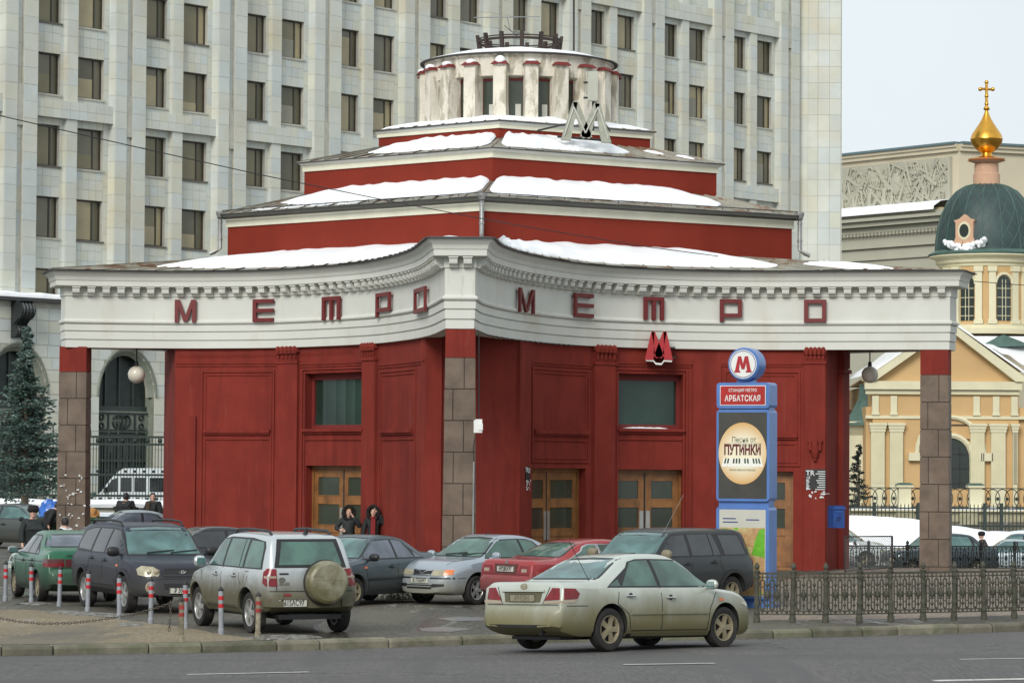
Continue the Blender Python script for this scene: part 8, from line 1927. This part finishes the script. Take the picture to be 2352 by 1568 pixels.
lump('bag', 'shiny blue plastic bag heap on the green skip', 'bag', 84, 140, 1150, 1186, 95.0, mat('blue_plastic', (.02, .13, .50), .3, var=.25, sc=6, coat=.3, bump=.6, bsc=9), 2)
lump('bag', 'crumpled orange tan bag lying on the green skip right of the left column', 'bag', 192, 226, 1168, 1187, 95.0, mat('orange_cloth', (.42, .20, .06), .8, var=.4, sc=8, bump=.8, bsc=14), 4)
# ================================================================ far right: slope snow, church fences
sb = MB(); G = []
for k in range(80):
    x = 10 + 24 * k / 79; xpx = 1176 + x * 7000 / 138; zt_ = .66 - .8 * sst(1990, 2380, xpx) + .10 * sn(x * .8) + .04 * sn(x * 2.7, 3); g0 = -1.9
    G.append([(x, 134.5, g0), (x, 135.2, g0 + .7 + .2 * sn(x, 2)), (x, 136.8, zt_ - .35), (x, 138.2, zt_), (x, 142, zt_ - .05 + .05 * sn(x * 1.3, 5)), (x, 160, zt_ - .3), (x, 172, -1.9)])
sb.grid(G); tag(sb.build('snow_bank', K['snow'], None, 60, kind='stuff'), 'high bright snow bank behind the cars at the right')
st_ = thing('church_wall', 'low stone terrace wall with snow on its edge below the church', 'wall', (30, 200, -1.6)); b = MB(); xs0 = at(1950, 1180, 200).x; b.box(xs0, 45, 199.6, 201, -1.8, at(2100, 1174, 200).z)
for k in range(7): x = xs0 + 3 + k * 4.2; b.box(x, x + 1.2, 199.45, 199.65, -1.8, at(2100, 1174, 200).z + .02)
b.build('wall', mat('terrace_stone', (.36, .33, .22), .85, var=.2, sc=2), st_)
zl = at(2100, 1174, 200).z; b = MB(); b.box(xs0, 45, 199.3, 201, zl + .025, zl + .14); b.build('coping', K['cream'], st_); b = MB(); G = []
for k in range(90): x = xs0 + (45 - xs0) * k / 89; h = .10 + .14 * max(0, sn(x * 1.6)) ; G.append([(x, 199.28, zl + .13), (x, 199.3, zl + .14 + h), (x, 200, zl + .15 + h), (x, 201, zl + .14)])
b.grid(G); b.build('snow', K['snow'], st_, 60, kind='stuff')
of = thing('oval_fence', 'thin dark iron fence of overlapping ovals between square cream posts below the church', 'fence', (xs0, 200.4, zl)); z0, z1 = zl + .16, at(2100, 1120, 200.4).z
rg = MB(); rg.tube([(.46 * cos(t), 0, (z0 + z1) / 2 + (z1 - z0) * .46 * sin(t)) for t in [2 * pi * j / 22 for j in range(22)]], .03, 5, closed=True); ro = rg.build('oval', K['greeniron']); W0 = wm(of).inverted(); x = xs0 + .2; k = 0
while x < 44: place(ro, of, W0 @ Matrix.Translation((x, 200.4 + .03 * (k % 2), 0))); x += .62; k += 1
bpy.data.objects.remove(ro)
b = MB(); x = xs0 + .51
while x < 44: b.lathe([(.001, -.13), (.10, -.08), (.10, .08), (.001, .13)], 6, (x, 200.4, (z0 + z1) / 2)); x += .62
b.build('bosses', K['greeniron'], of, kind='stuff')
for z in (z0, z1): b = MB(); b.box(xs0, 44, 200.36, 200.44, z - .03, z + .03); b.build('rail', K['greeniron'], of)
for x in (2077, 2240, 2410): q = at(x, 1150, 200.3); b = MB(); b.box(q.x - .4, q.x + .4, 199.9, 200.7, zl, z1 + .05); b.box(q.x - .55, q.x + .55, 199.75, 200.85, z1 + .05, z1 + .20); b.build('post', K['cream'], of); b = MB(); b.prism([(q.x - .58, z1 + .20), (q.x + .58, z1 + .20), (q.x + .3, z1 + .34), (q.x - .3, z1 + .34)], 199.72, 200.88); b.build('post_cap', K['copperl'], of)
pf_ = thing('picket_fence', 'plain dark green picket fence in front of the church terrace', 'fence', (16, 166, -1.6)); YP = 166.0; ztp = at(2100, 1160, YP).z; pk = MB(); pk.box(-.025, .025, -.02, .02, 0, ztp + 1.6); pk.prism([(-.025, ztp + 1.6), (.025, ztp + 1.6), (0, ztp + 1.72)], -.02, .02); pp = pk.build('picket', K['greeniron']); x = at(1945, 1200, YP).x; W0 = wm(pf_).inverted(); xq = x; n = 0
while x < at(2440, 1200, YP).x and n < 290: place(pp, pf_, W0 @ Matrix.Translation((x, YP, -1.6 - (.5 * sst(2100, 2200, 1176 + x * 7000 / YP) if False else 0)))); x += .21; n += 1
bpy.data.objects.remove(pp)
for z in (ztp - .15, ztp - 1.1): b = MB(); b.box(xq, x, YP + .02, YP + .06, z - .04, z + .04); b.build('rail', K['greeniron'], pf_)
for xx in (2008, 2110, 2262, 2300): q = at(xx, 1200, YP); b = MB(); b.box(q.x - .09, q.x + .09, YP - .09, YP + .09, -1.6, ztp + .15); b.build('post', K['greeniron'], pf_)
# overhead wire
wr = MB(); PW = [at(x, y, 58 + 4 * i) for i, (x, y) in enumerate(((-60, 250), (0, 266), (300, 335), (600, 402), (900, 463), (1180, 516), (1480, 566), (1760, 603), (2060, 632), (2352, 655), (2420, 660)))]
wr.tube([V(p) for p in PW], .012, 5); tag(wr.build('overhead_wire', K['trim']), 'single black overhead cable crossing the whole view from upper left to right', 'cable')
